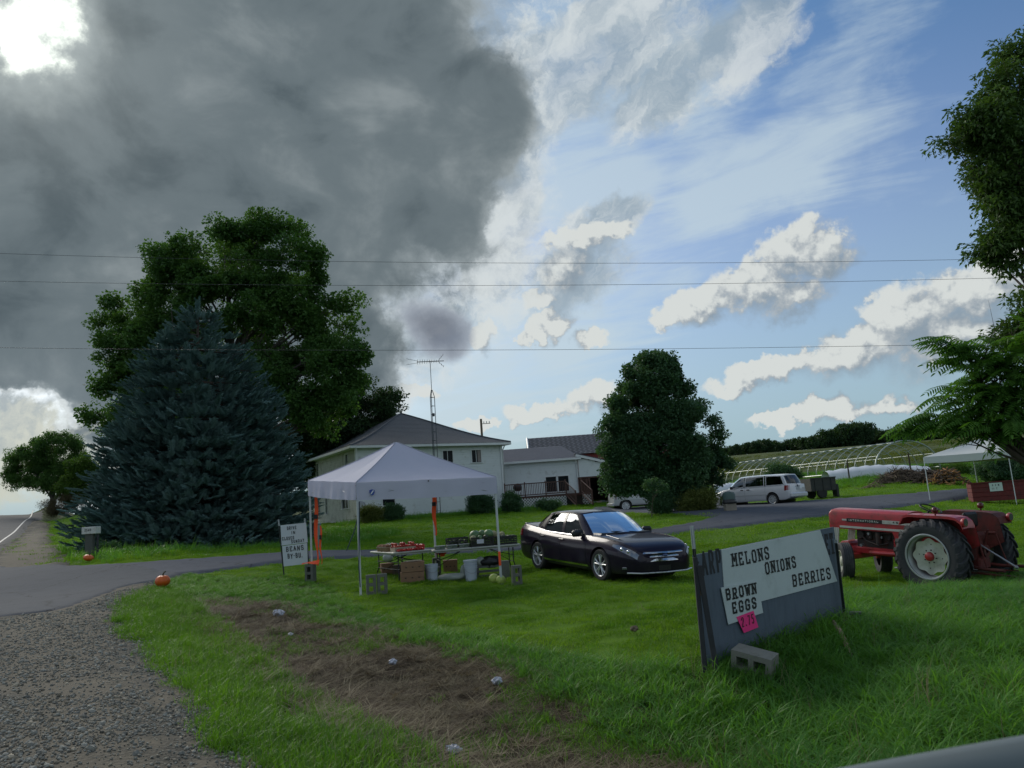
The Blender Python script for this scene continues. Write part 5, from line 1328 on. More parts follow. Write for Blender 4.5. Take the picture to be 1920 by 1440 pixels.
b = MB(); b.box((.95, -.3, .4), (.16, .5, .75), bev=.03); b.obj('tailgate', m_tr, t)

# far white tent
m_tent2 = mat('canvas_far', (.55, .57, .55), .8, var=.05, scale=2)
c0 = P3(1733, 868, 37.5); c1 = P3(1893, 868, 36.6); c3 = P3(1826, 868, 41.5); d2 = (c1 - c0) * V(1, 1, 0); n2 = (c3 - c0) * V(1, 1, 0) / 3; S2 = 1.0
t2 = empty('far_canopy_tent', (c0[0], c0[1], gz(c0[0], c0[1])), 0, 'second white canopy tent behind the tractor under the sumac', 'tent'); hz_ = c0[2] - gz(c0[0], c0[1])
b = MB(); cs = [V(0, 0, hz_ + .28), d2 * S2 + V(0, 0, hz_ + .28), d2 * S2 + n2 * 3 + V(0, 0, hz_ + .28), n2 * 3 + V(0, 0, hz_ + .28)]; ap_ = (cs[0] + cs[2]) / 2 + V(0, 0, .85)
for k in range(4):
    a, c = cs[k], cs[(k + 1) % 4]; rows = []
    for i in range(9):
        tt = i / 8; e = a * (1 - tt) + c * tt; rows.append([e * (1 - s_) + ap_ * s_ - V(0, 0, .10 * math.sin(math.pi * s_) * math.sin(math.pi * tt)) for s_ in np.linspace(0, 1, 7)])
    b.grid(rows); b.grid([[a * (1 - tt) + c * tt, a * (1 - tt) + c * tt - V(0, 0, .30 + .05 * math.sin(tt * math.pi))] for tt in np.linspace(0, 1, 12)])
b.obj('canopy', m_tent2, t2, recalc=False, smooth=True, angle=30)
for k, (q_, ln_) in enumerate(zip(cs, (0, 0, 0, 0))):
    w_ = q_ + V(c0[0], c0[1], 0); g_ = gz(w_[0], w_[1]) - gz(c0[0], c0[1]); b = MB(); b.cyl((q_[0], q_[1], g_), (q_[0], q_[1], hz_ + .25), .022, n=6); b.obj('leg', m_trim, t2)

# red wagon box with a paper sign
pw = hit(1826, 944); pw2 = hit(1960, 948); ang = math.atan2(pw2[1] - pw[1], pw2[0] - pw[0]) * .5
t = empty('red_wagon', tuple(pw), ang, 'dark red wooden wagon box with a paper sign, behind the tractor', 'wagon')
m_wag = mat('wagon_red', (.13, .018, .016), .75, var=.3, scale=5, dirt=(.05, .02, .018), dirt_amt=.4)
for k in range(4):
    b = MB(); b.box((1.75, 0, .17 + .22 * k), (3.5, .05, .205), bev=.008); b.obj('side_board', m_wag, t)
for k in range(4):
    b = MB(); b.box((0.02, .8, .17 + .22 * k), (.05, 1.55, .205), bev=.008); b.obj('end_board', m_wag, t)
b = MB(); b.box((1.75, .8, .12), (3.4, 1.5, .08)); b.box((1.75, 1.6, .5), (3.5, .05, .85)); b.obj('floor', m_wag, t)
b = MB(); b.box((-.06, -.02, .96), (.16, .12, .10)); b.box((1.75, -.035, .96), (3.52, .09, .05)); b.obj('top_rail', m_wag, t)
sgn = MB(); sgn.box((1.02, -.045, .72), (.54, .012, .40)); so = sgn.obj('paper_sign', mat('paper_green', (.55, .66, .60), .7, var=.04), t)
paper_wagon = (t, so)

# wires across the view
m_wire = mat('wire_dark', (.07, .07, .08), .6)
def wire(pts, label, Y_=24):
    P_ = [P3(px, py, Y_ + px * .001) for px, py in pts]; x = np.array([p[0] for p in P_]); z = np.array([p[2] for p in P_]); f = np.polyfit(x, z, 2)
    xs = np.linspace(-60, 60, 60); b = MB(); yy = [Y_ + .0 for _ in xs]; b.tube([V(a, Y_, np.polyval(f, a) if abs(a) < 45 else np.polyval(f, a)) for a in xs], .0065, 5)
    o = b.obj('overhead_wire', m_wire, None, smooth=True); tag(o, label, 'wire', 'overhead wires crossing the sky')
wire([(0, 476), (610, 498), (1100, 513), (1500, 517), (1900, 514)], 'highest of the three overhead wires crossing the sky', 25)
wire([(0, 527), (680, 546), (1000, 550), (1900, 548)], 'middle one of the three overhead wires crossing the sky', 25)
wire([(0, 652), (700, 664), (1200, 668), (1740, 665)], 'lowest of the three overhead wires, just above the antenna', 25)

# pumpkins
m_pump = mat('pumpkin_orange', (.62, .115, .012), .45, var=.18, scale=7, dirt=(.45, .12, .02), dirt_amt=.3); m_stem = mat('pumpkin_stem', (.05, .05, .025), .9)
def pumpkin(px, py, r_, label, tilt=0, Y_=None, sq=.82):
    p_ = hit(px, py) if Y_ is None else at(px, Y_)
    t = empty('pumpkin', tuple(p_ + V(0, 0, .05)), 0, label, 'pumpkin', 'orange pumpkins beside the driveway'); t.rotation_euler = (tilt, tilt * .6, 1)
    b = MB(); b.sphere((0, 0, r_ * sq), r_, 48, 20, (1, 1, sq), lambda a, th: (1 - .06 * abs(math.cos(a * 5.0)) ** 3 * math.sin(th)) * (1 - .16 * math.exp(-(th / .35) ** 2))); b.obj('rind', m_pump, t, smooth=True)
    b = MB(); z0_ = r_ * sq * 1.75; b.tube([V(0, 0, z0_ - .02), V(.01, 0, z0_ + r_ * .28), V(.04, .01, z0_ + r_ * .52), V(.075, .02, z0_ + r_ * .62)], [r_ * .17, r_ * .10, r_ * .09, r_ * .11], 7); b.obj('stem', m_stem, t, smooth=True)
pumpkin(305, 1105, .155, 'round orange pumpkin with a tall dark stem on the grass edge of the driveway')
pumpkin(164, 1055, .155, 'squat reddish pumpkin lying at the foot of the mailbox post', .25, sq=.66)

# mailbox (paper box on posts) and the utility pedestal, little roadside sign
p_ = hit(171, 1046); t = empty('mailbox', tuple(p_), R(-12), 'white box mailbox on a weathered wooden post at the driveway mouth', 'mailbox')
b = MB(); b.box((-.06, 0, .38), (.30, .12, .95)); b.obj('post', mat('post_grey', (.075, .08, .07), .9, var=.3, scale=8, bump=.4), t)
b = MB(); b.box((.20, .05, .40), (.045, .06, .75)); b.obj('stake', m_darkmetal, t)
b = MB(); b.box((-.02, 0, .92), (.56, .26, .24), bev=.015); mbx = b.obj('box', mat('mailbox_white', (.52, .52, .48), .6, var=.12, scale=8, dirt=(.25, .24, .2), dirt_amt=.3), t)
mail = (t, mbx)
p_ = hit(597, 1028); b = MB(); b.box((0, 0, .42), (.20, .18, .88), bev=.02); b.box((0, 0, .88), (.23, .21, .06), bev=.02); o = b.obj('utility_pedestal', mat('pedestal_green', (.17, .22, .20), .6, var=.1), None, loc=tuple(p_)); tag(o, 'grey green utility pedestal on the lawn behind the tent leg', 'utility box')
p_ = hit(126, 969); t = empty('roadside_sign', tuple(p_), R(-10), 'small blank white sign on the grass up the hill', 'sign')
b = MB(); b.box((0, 0, .52), (.44, .02, .46)); b.obj('panel', mat('sign_pale', (.55, .56, .62), .6), t)
for s_ in (-1, 1): b = MB(); b.cyl((s_ * .19, .015, -.1), (s_ * .19, .015, .5), .012, n=5); b.obj('leg', m_metal, t)

# litter
m_lit = mat('litter_white', (.48, .49, .55), .5, var=.08)
def crumple(px, py, r_, label, seed):
    p_ = hit(px, py); rr = np.random.default_rng(seed); b = MB(); ph = rr.uniform(0, 6, 6)
    b.sphere((0, 0, r_ * .45), r_, 16, 9, (1, .8, .6), lambda a, th: 1 + .30 * math.sin(a * 3 + ph[0]) * math.sin(th * 4 + ph[1]) + .22 * math.sin(a * 5 + ph[2] + th * 3)); o = b.obj('litter', m_lit, None, loc=tuple(p_ + V(0, 0, .05)), smooth=True, angle=20); tag(o, label, 'litter')
crumple(522, 1160, .085, 'largest crumpled white wrapper at the top of the brown ditch', 1)
crumple(545, 1198, .035, 'tiny white scrap just below the largest white wrapper', 2)
crumple(737, 1252, .05, 'torn white paper in the middle of the brown ditch', 3)
crumple(933, 1290, .055, 'white cup like scrap on the dead grass near the ditch edge', 4)
crumple(850, 1425, .055, 'pale crumpled plastic near the bottom of the picture', 5)
crumple(1190, 1190, .05, 'small tan clump lying on the mown lawn', 6); sc.objects[-1].data.materials[0] = m_br2
# ---------------------------------------------------------------- block lettering
GL = {  # strokes on a 0-1 by 0-1 cell; entries starting with 's' add a slab at that point
 'A': ([[(.08, 0), (.5, 1), (.92, 0)], [(.24, .36), (.76, .36)]], [(.08, 0), (.92, 0)]),
 'B': ([[(.15, 0), (.15, 1), (.7, 1), (.85, .86), (.85, .66), (.7, .53), (.85, .4), (.85, .14), (.7, 0), (.15, 0)], [(.15, .53), (.7, .53)]], []),
 'C': ([[(.88, .74), (.88, .86), (.7, 1), (.3, 1), (.12, .84), (.12, .16), (.3, 0), (.7, 0), (.88, .14), (.88, .26)]], []),
 'D': ([[(.15, 0), (.15, 1), (.65, 1), (.87, .8), (.87, .2), (.65, 0), (.15, 0)]], []),
 'E': ([[(.85, .80), (.85, 1), (.15, 1), (.15, 0), (.85, 0), (.85, .2)], [(.15, .5), (.62, .5)]], []),
 'G': ([[(.88, .74), (.88, .86), (.7, 1), (.3, 1), (.12, .84), (.12, .16), (.3, 0), (.7, 0), (.88, .14), (.88, .44), (.56, .44)]], []),
 'I': ([[(.5, 0), (.5, 1)]], [(.5, 0), (.5, 1)]),
 'K': ([[(.15, 0), (.15, 1)], [(.85, 1), (.18, .42)], [(.4, .6), (.88, 0)]], [(.15, 0), (.15, 1)]),
 'L': ([[(.2, 1), (.2, 0), (.88, 0), (.88, .25)]], [(.2, 1)]),
 'M': ([[(.08, 0), (.12, 1), (.5, .4), (.88, 1), (.92, 0)]], [(.08, 0), (.92, 0), (.1, 1), (.9, 1)]),
 'N': ([[(.12, 0), (.12, 1), (.86, 0), (.86, 1)]], [(.12, 0), (.12, 1), (.86, 1)]),
 'O': ([[(.3, 0), (.12, .18), (.12, .82), (.3, 1), (.7, 1), (.88, .82), (.88, .18), (.7, 0), (.3, 0)]], []),
 'P': ([[(.18, 0), (.18, 1), (.7, 1), (.87, .86), (.87, .56), (.7, .44), (.18, .44)]], []),
 'R': ([[(.15, 0), (.15, 1), (.68, 1), (.85, .86), (.85, .60), (.68, .48), (.15, .48)], [(.52, .48), (.88, 0)]], [(.15, 0), (.88, 0)]),
 'S': ([[(.86, .76), (.86, .88), (.7, 1), (.3, 1), (.14, .88), (.14, .66), (.3, .54), (.7, .46), (.86, .34), (.86, .12), (.7, 0), (.3, 0), (.14, .12), (.14, .24)]], []),
 'T': ([[(.08, .8), (.08, 1), (.92, 1), (.92, .8)], [(.5, 1), (.5, 0)]], [(.5, 0)]),
 'U': ([[(.12, 1), (.12, .18), (.3, 0), (.7, 0), (.88, .18), (.88, 1)]], [(.12, 1), (.88, 1)]),
 'V': ([[(.08, 1), (.5, 0), (.92, 1)]], [(.08, 1), (.92, 1)]),
 'W': ([[(.06, 1), (.26, 0), (.5, .7), (.74, 0), (.94, 1)]], [(.06, 1), (.94, 1)]),
 'Y': ([[(.08, 1), (.5, .48), (.92, 1)], [(.5, .48), (.5, 0)]], [(.08, 1), (.92, 1), (.5, 0)]),
 '2': ([[(.16, .74), (.16, .86), (.32, 1), (.68, 1), (.84, .86), (.84, .64), (.16, .06)], [(.12, 0), (.88, 0)]], []),
 '3': ([[(.16, .86), (.32, 1), (.68, 1), (.84, .86), (.84, .64), (.62, .52), (.84, .40), (.84, .14), (.68, 0), (.32, 0), (.16, .14)]], []),
 '4': ([[(.70, 0), (.70, 1), (.12, .34), (.92, .34)]], []),
 '5': ([[(.84, 1), (.2, 1), (.2, .58), (.66, .58), (.84, .42), (.84, .16), (.68, 0), (.32, 0), (.16, .14)]], []),
 '7': ([[(.12, 1), (.86, 1), (.45, 0)]], []),
 '8': ([[(.3, .53), (.14, .66), (.14, .86), (.3, 1), (.7, 1), (.86, .86), (.86, .66), (.7, .53), (.3, .53), (.14, .40), (.14, .14), (.3, 0), (.7, 0), (.86, .14), (.86, .40), (.7, .53)]], []),
 '1': ([[(.3, .8), (.5, 1), (.5, 0)]], []), '0': ([[(.3, 0), (.14, .18), (.14, .82), (.3, 1), (.7, 1), (.86, .82), (.86, .18), (.7, 0), (.3, 0)]], []),
 '.': ([[(.4, .0), (.4, .06)]], []), '-': ([[(.2, .5), (.8, .5)]], []), "'": ([[(.5, 1), (.45, .8)]], []), ' ': ([], []), '$': ([[(.86, .80), (.7, .92), (.3, .92), (.14, .80), (.14, .64), (.86, .36), (.86, .2), (.7, .08), (.3, .08), (.14, .2)], [(.5, 0), (.5, 1)]], [])}
def lettering(b, text, o, ux, uz, h, w, gap, sw, slab=True, lift=.0022, jit_=0.0, seed=0):
    """strokes as thin raised bars; o is the lower left corner, ux / uz unit vectors along the line and up"""
    o = V(*o); ux = V(*ux); uz = V(*uz); n = np.cross(ux, uz); r = np.random.default_rng(seed); x = 0; kk = 0
    for ch in text:
        st, sl = GL[ch]; jy = r.normal(0, jit_) * h; jr = r.normal(0, jit_ * 1.2); ca, sa = math.cos(jr), math.sin(jr)
        cw = w * (.55 if ch in ".I-'" else 1)
        def Q(p):
            a, c = (p[0] - .5) * (cw - sw), p[1] * (h - sw) - (h - sw) / 2
            return o + ux * (x + cw / 2 + a * ca - c * sa) + uz * (h / 2 + jy + a * sa + c * ca)
        segs = [(Q(p[i]), Q(p[i + 1])) for p in st for i in range(len(p) - 1)]
        if slab: segs += [(Q(p) - ux * sw * .70, Q(p) + ux * sw * .70) for p in sl]
        for k, (a, c) in enumerate(segs):
            d = c - a; L = np.linalg.norm(d); d = d / (L + 1e-9); e = np.cross(n, d) * sw / 2; ext = d * sw * .42; kk += 1; z = n * (lift + .00035 * (kk % 7))
            wd = .78 if k >= sum(len(p) - 1 for p in st) else 1
            b.add([a - ext - e * wd + z, c + ext - e * wd + z, c + ext + e * wd + z, a - ext + e * wd + z], [(0, 1, 2, 3)])
        x += cw + gap
    return x
m_ink = mat('paint_black', (.012, .012, .013), .6, var=.3, scale=30)

# ---------------------------------------------------------------- main roadside sign
TL, TR, BL = P3(1299, 1041, 8.0), P3(1562, 988, 9.45), P3(1316, 1262, 8.0)
bx = unit(TR - TL); dn = unit(BL - TL); bz_ = unit(-(dn - bx * (dn @ bx))); bn = np.cross(bx, bz_)       # bn points to the camera
Wb, Hb = np.linalg.norm(TR - TL), 1.28
O3 = TL - bz_ * Hb
sign = empty('farm_sign', (O3[0], O3[1], O3[2]), 0, 'large weathered blue grey plywood sign lettered with melons, onions and berries', 'sign')
B3 = np.stack([bx, -bn, bz_], 1)                       # local axes of the board: x along, y away from the camera, z up
def on_board(px, py, off=0.0):
    d = ray(px, py); t = ((O3 + bn * off - EYE) @ bn) / (d @ bn); p = EYE + d * t - O3; return V(p @ bx, 0, p @ bz_)
def L2W(p): return B3 @ V(*p)
def ply_mat():
    m, T, out = new_mat('plywood_blue_grey'); p = T.n('ShaderNodeBsdfPrincipled'); P = T.obj()
    n0 = T.noise(P, 2.2, 7, .65); n1 = T.noise(T.v('MULTIPLY', P, (30, 30, 3)), 1, 5, .6); n2 = T.noise(P, 35, 5, .7)
    c = T.mix(n0, (.072, .098, .130), (.130, .162, .200)); c = T.mix(T.step(n1, .45, .75, 0, .35), c, (.045, .05, .06)); c = T.mix(T.step(n2, .55, .8, 0, .5), c, (.18, .19, .20))
    sp = T.n('ShaderNodeSeparateXYZ'); T.t.links.new(P, sp.inputs[0]); mud = T.m('ADD', T.lin(sp.outputs[2], 0, .35, 1, 0), T.m('MULTIPLY', T.m('SUBTRACT', n0, .5), 1.2)); c = T.mix(T.step(mud, .5, 1.1, 0, .7), c, (.07, .065, .05))
    T.put(p.inputs['Base Color'], c); p.inputs['Roughness'].default_value = .85
    b = T.n('ShaderNodeBump'); b.inputs['Strength'].default_value = .35; b.inputs['Distance'].default_value = .004; T.put(b.inputs['Height'], n1); T.t.links.new(b.outputs[0], p.inputs['Normal'])
    T.t.links.new(p.outputs[0], out.inputs[0]); return m
m_ply = ply_mat()
b = MB(); b.box(L2W((Wb / 2, .0, Hb / 2)), (Wb, .018, Hb), B3); b.obj('board', m_ply, sign)
b = MB(); b.box(L2W((Wb / 2, .035, Hb - .06)), (Wb - .1, .04, .09), B3); b.box(L2W((Wb / 2, .035, .3)), (Wb - .1, .04, .09), B3); b.obj('batten', m_bark2, sign)
# old market lettering showing at both ends
b = MB(); a = on_board(1318, 1080); lettering(b, 'ARP', L2W((a[0] - .02, -.010, a[2])), bx, unit(bz_ * 1 + bx * .02), .245, .098, .012, .028, slab=False, jit_=.0, seed=1)
b.obj('old_lettering', mat('paint_faded', (.022, .024, .028), .7, var=.4, scale=14), sign, recalc=False); b = MB()
c_ = on_board(1537, 1027); lettering(b, 'KET', L2W((Wb - .33, -.010, Hb - .31)), unit(bx), bz_, .25, .085, .015, .028, seed=2)
b.obj('old_lettering', mat('paint_faded', (.022, .024, .028), .7, var=.4, scale=14), sign, recalc=False)
def panel(name, px4, m, th, off, parent=sign, label=None):
    """a thin sheet on the board; px4: corner pixels TL, TR, BR, BL"""
    P_ = [on_board(px, py, off) for px, py in px4]; b = MB()
    v = [L2W((p[0], -off, p[2])) for p in P_] + [L2W((p[0], -off + th, p[2])) for p in P_]
    b.add(v, [(0, 1, 2, 3), (7, 6, 5, 4), (0, 4, 5, 1), (1, 5, 6, 2), (2, 6, 7, 3), (3, 7, 4, 0)]); o = b.obj(name, m, parent)
    if label: o['label'] = label
    return o, [L2W((p[0], -off, p[2])) for p in P_]
m_signw = mat('signboard_white', (.50, .56, .56), .55, var=.05, scale=4, dirt=(.40, .45, .44), dirt_amt=.35)
m_pink = mat('paper_pink', (.85, .035, .22), .6, var=.04)
pw_, q4 = panel('painted_panel', [(1353, 1031), (1538, 994), (1570, 1090), (1361, 1145)], m_signw, .008, .019)
def line_on(px0, py0, px1, py1, hpx, text, off, sw, par, fac=1.0, gapf=.15, seed=0, jit_=.012):
    p0, p1 = on_board(px0, py0, off), on_board(px1, py1, off); ph = on_board(px0, py0 - hpx, off); h = ph[2] - p0[2]
    u = unit(L2W(p1) - L2W(p0)); L = np.linalg.norm(p1 - p0); nn = sum(.55 if c in ".I-'" else 1 for c in text); w = L / (nn + gapf * (len(text) - 1)); b = MB()
    up = unit(bz_ - u * (bz_ @ u)); lettering(b, text, L2W((p0[0], -off, p0[2])), u, up, h, w, w * gapf, sw, seed=seed, jit_=jit_)
    return b.obj('lettering', m_ink, par, recalc=False)
line_on(1373, 1064, 1444, 1048, 26, 'MELONS', .020, .021, pw_, seed=3)
line_on(1435, 1078, 1494, 1064, 24, 'ONIONS', .020, .021, pw_, seed=4)
line_on(1486, 1101, 1559, 1085, 24, 'BERRIES', .020, .021, pw_, seed=5)
pe_, _ = panel('egg_panel', [(1352, 1102), (1421, 1089), (1431, 1149), (1366, 1171)], m_signw, .008, .031)
line_on(1361, 1127, 1420, 1113, 23, 'BROWN', .032, .022, pe_, seed=6)
line_on(1373, 1152, 1420, 1140, 23, 'EGGS', .032, .022, pe_, seed=7)
pp_, _ = panel('price_card', [(1381, 1157), (1413, 1145), (1422, 1176), (1395, 1187)], m_pink, .002, .036)
line_on(1391, 1176, 1415, 1168, 19, '2.75', .037, .010, pp_, gapf=.35, seed=8)
# posts
m_post = mat('post_dark_green', (.018, .026, .024), .6, metal=.3, var=.3); m_tip = mat('post_tip_white', (.34, .38, .38), .6)
def tpost(t0, b0, Yt, Yb, split, par=sign):
    a, c = P3(*t0, Yt) - O3, P3(*b0, Yb) - O3; c = c + (c - a) * .12; k = a + (c - a) * split; b = MB(); d = unit(c - a); x_ = unit(np.cross(d, V(0, 1, 0))); y_ = np.cross(d, x_); M = np.stack([x_, y_, d], 1)
    b.box((k + c) / 2, (.034, .006, np.linalg.norm(c - k)), M); b.box((k + c) / 2 + y_ * .016, (.006, .028, np.linalg.norm(c - k)), M)
    for i in range(int(np.linalg.norm(c - k) / .06)): b.box(k + d * (.04 + .06 * i) - y_ * .007, (.012, .010, .014), M)
    o = b.obj('steel_post', m_post, par); b = MB(); b.box((a + k) / 2, (.036, .008, np.linalg.norm(k - a)), M); b.box((a + k) / 2 + y_ * .017, (.008, .030, np.linalg.norm(k - a)), M); b.obj('post_tip', m_tip, o)
tpost((1297, 986), (1325, 1268), 7.93, 7.93, .14); tpost((1567, 1012), (1584, 1158), 9.36, 9.30, .04)
b = MB()
for (t0, b0, yy, w_) in (((1303, 1045), (1322, 1262), 7.90, .045), ((1311, 1060), (1344, 1262), 7.88, .05)):
    a, c = P3(*t0, yy) - O3, P3(*b0, yy) - O3; d = unit(c - a); M = np.stack([unit(np.cross(d, V(0, 1, 0))), np.cross(d, unit(np.cross(d, V(0, 1, 0)))), d], 1); b.box((a + c) / 2, (w_, .035, np.linalg.norm(c - a)), M, bev=.004)
b.obj('prop_stake', mat('stake_dark', (.030, .032, .036), .85, var=.4), sign)
b = MB(); a = on_board(1311, 1095, .06); b.box(L2W((a[0], -.055, a[2])), (.035, .04, .22), B3); b.obj('splint', mat('raw_wood', (.32, .20, .09), .8, var=.3), sign)
b = MB()
for hx in (.05, Wb / 2, Wb - .06): b.cyl(L2W((hx, -.012, .12)), L2W((hx, -.018, .12)), .012, n=8); b.cyl(L2W((hx, -.012, Hb - .08)), L2W((hx, -.018, Hb - .08)), .012, n=8)
b.obj('bolt', m_darkmetal, sign)

# ---------------------------------------------------------------- concrete blocks
m_conc = mat('concrete_block', (.13, .135, .115), .95, var=.22, scale=9, bump=.7, bscale=60, dirt=(.09, .10, .07), dirt_amt=.5)
m_conc_l = mat('concrete_pale', (.22, .215, .185), .95, var=.18, scale=9, bump=.7, bscale=60, dirt=(.14, .14, .11), dirt_amt=.35)
def block_mb():
    """hollow block 40 x 20 x 20 cm with two cores along z"""
    b = MB(); L, W_, H = .40, .20, .20; t = .054; xs = [-L / 2, -L / 2 + t, -t / 2, t / 2, L / 2 - t, L / 2]; ys = [-W_ / 2, -W_ / 2 + t, W_ / 2 - t, W_ / 2]
    for i in range(5):
        for j in range(3):
            if j == 1 and i in (1, 3): continue
            x0, x1, y0, y1 = xs[i], xs[i + 1], ys[j], ys[j + 1]; vs = [V(x, y, z) for x in (x0, x1) for y in (y0, y1) for z in (-H / 2, H / 2)]
            b.add(vs, [(0, 4, 6, 2), (1, 3, 7, 5)])
            if j == 0: b.add(vs, [(0, 1, 5, 4)])
            if j == 2: b.add(vs, [(2, 6, 7, 3)])
            if i == 0: b.add(vs, [(0, 2, 3, 1)])
            if i == 4: b.add(vs, [(4, 5, 7, 6)])
            if j == 1 and i in (2,): b.add(vs, [(0, 2, 3, 1), (4, 5, 7, 6)])
            if j == 1 and i == 0: b.add(vs, [(4, 5, 7, 6)])
            if j == 1 and i == 4: b.add(vs, [(0, 2, 3, 1)])
            if i in (1, 3): b.add(vs, [(2, 6, 7, 3)] if j == 0 else [(0, 1, 5, 4)])
    return b
blk_me = block_mb().mesh('concrete_block'); blk_me.materials.append(m_conc); blk_me2 = block_mb().mesh('concrete_block'); blk_me2.materials.append(m_conc_l)
def blk(p, rot, label, me=blk_me, group='concrete blocks weighting the tent legs'):
    o = share('concrete_block', me, None, tuple(p), rot); return tag(o, label, 'block', group)
p_ = hit(1418, 1268); o = blk(p_ + V(0, 0, .14), (R(98), R(11), R(-38)), 'pale concrete block lying in the grass at the foot of the farm sign', blk_me2, None)
# stick and plank in the grass by the sign
pa, pb_ = hit(1566, 1190) + V(0, 0, .14), hit(1590, 1222) + V(0, 0, .05); b = MB(); b.tube([pa - pa, (pb_ - pa) * .5 + V(0, 0, .03), pb_ - pa, (pb_ - pa) * 1.25 - V(0, 0, .05)], [.022, .028, .03, .015], 7); o = b.obj('fallen_branch', mat('branch_bare', (.34, .24, .16), .8, var=.35, scale=12), None, loc=tuple(pa), smooth=True); tag(o, 'short broken branch lying in the grass right of the farm sign', 'branch')
pa, pb_ = hit(1553, 1170) + V(0, 0, .12), hit(1620, 1172) + V(0, 0, .14); b = MB(); d = unit(pb_ - pa); b.box((pb_ - pa) / 2, (np.linalg.norm(pb_ - pa), .09, .03), np.stack([d, unit(np.cross(V(0, 0, 1), d)), np.cross(d, unit(np.cross(V(0, 0, 1), d)))], 1), bev=.004); o = b.obj('plank', mat('plank_grey', (.13, .14, .12), .9, var=.3), None, loc=tuple(pa)); tag(o, 'grey green plank half sunk in grass behind the right sign post', 'plank')

# ---------------------------------------------------------------- drive-in sign
Yd = 19.4; A0, A1, A2 = P3(526, 984, Yd), P3(573, 979, Yd + .1), P3(530, 1061, Yd)
t = empty('drive_in_sign', tuple(hit(530, 1076)), 0, 'small white two panel sign reading drive in, beans, beside the tent', 'sign'); tl = V(*t.location)
ex_ = unit(A1 - A0); ez_ = unit(-(A2 - A0) + ex_ * ((A2 - A0) @ ex_)); en_ = np.cross(ex_, ez_); M_ = np.stack([ex_, -en_, ez_], 1)
def on_d(px, py): d = ray(px, py); k = ((A0 - EYE) @ en_) / (d @ en_); return EYE + d * k - tl
def dpanel(c4, nm):
    v = [on_d(*c) for c in c4]; b = MB(); b.add(v + [p - en_ * .008 for p in v], [(0, 1, 2, 3), (7, 6, 5, 4), (0, 4, 5, 1), (1, 5, 6, 2), (2, 6, 7, 3), (3, 7, 4, 0)]); return b.obj(nm, m_signw2, t)
m_signw2 = mat('signboard_pale', (.56, .61, .64), .55, var=.05, scale=4)
d1 = dpanel([(526, 985), (574, 980), (577, 1017), (528, 1023)], 'upper_panel'); d2_ = dpanel([(529, 1024), (576, 1018), (577, 1057), (532, 1062)], 'lower_panel')
def dline(x0, y0, x1, y1, hp, text, sw, par, seed=0):
    sw *= .72
    p0, p1, ph = on_d(x0, y0), on_d(x1, y1), on_d(x0, y0 - hp); u = unit(p1 - p0); L = np.linalg.norm(p1 - p0); nn = sum(.55 if c in ".I-'" else 1 for c in text); w = L / (nn + .2 * (len(text) - 1)); b = MB()
    lettering(b, text, p0 + en_ * .002, u, unit(ez_ - u * (ez_ @ u)), np.linalg.norm(ph - p0), w, w * .2, sw, slab=False, seed=seed, jit_=.02); b.obj('lettering', m_ink, par, recalc=False)
dline(538, 994, 556, 992, 6.5, 'DRIVE', .016, d1, 1); dline(546, 1002, 554, 1001, 6, 'IN', .016, d1, 2); dline(529, 1014, 552, 1011, 6.5, 'CLOSED', .016, d1, 3); dline(546, 1019, 571, 1015.5, 6, 'SUNDAY', .016, d1, 4)
dline(536, 1035, 570, 1031, 9.5, 'BEANS', .024, d2_, 5); dline(539, 1048, 568, 1045, 9.5, 'BY-BU.', .024, d2_, 6)
for (x0, y0, x1, y1, m) in ((522, 974, 532, 1076, m_post), (571, 972, 580, 1074, m_post)):
    a, c = on_d(x0, y0) - en_ * .02, on_d(x1, y1) - en_ * .02; b = MB(); b.tube([a + (c - a) * .12, c + (c - a) * .1], .018, 5); o = b.obj('steel_post', m, t); b = MB(); b.tube([a, a + (c - a) * .12], .020, 5); b.obj('post_tip', m_tip, o)
# numbers on the mailbox, letters on the wagon's paper
t_, o_ = mail; b = MB(); lettering(b, '2540', (-.17, -.1315, .89), (1, 0, 0), (0, 0, 1), .085, .055, .012, .015, jit_=.03); b.obj('number', m_ink, o_, recalc=False)
t_, o_ = paper_wagon; b = MB(); lettering(b, ' 0 2 M', (.80, -.052, .76), (1, 0, 0), (0, 0, 1), .085, .05, .012, .014, jit_=.03); lettering(b, '11 Y', (.83, -.052, .60), (1, 0, 0), (0, 0, 1), .085, .05, .012, .014, jit_=.03); b.obj('lettering', m_ink, o_, recalc=False)
# ---------------------------------------------------------------- canopy tent
def canvas_mat():
    m, T, out = new_mat('canvas_white'); p = T.n('ShaderNodeBsdfPrincipled'); P = T.obj(); n0 = T.noise(P, 1.3, 5, .6); n1 = T.noise(P, 5, 6, .6)
    T.put(p.inputs['Base Color'], T.mix(n0, (.60, .60, .74), (.68, .68, .82))); p.inputs['Roughness'].default_value = .75
    b = T.n('ShaderNodeBump'); b.inputs['Strength'].default_value = .5; b.inputs['Distance'].default_value = .03; T.put(b.inputs['Height'], T.m('ADD', n0, T.m('MULTIPLY', n1, .3))); T.t.links.new(b.outputs[0], p.inputs['Normal'])
    tr = T.n('ShaderNodeBsdfTranslucent'); T.put(tr.inputs[0], (.55, .54, .66)); x = T.n('ShaderNodeMixShader'); x.inputs[0].default_value = .35
    T.t.links.new(p.outputs[0], x.inputs[1]); T.t.links.new(tr.outputs[0], x.inputs[2]); T.t.links.new(x.outputs[0], out.inputs[0]); return m
m_canvas = canvas_mat(); m_orange = mat('flag_orange', (.95, .10, .02), .7, var=.08); m_whitepost = mat('post_white', (.52, .55, .55), .45, var=.08)
g = lambda x, y: gz(x, y)
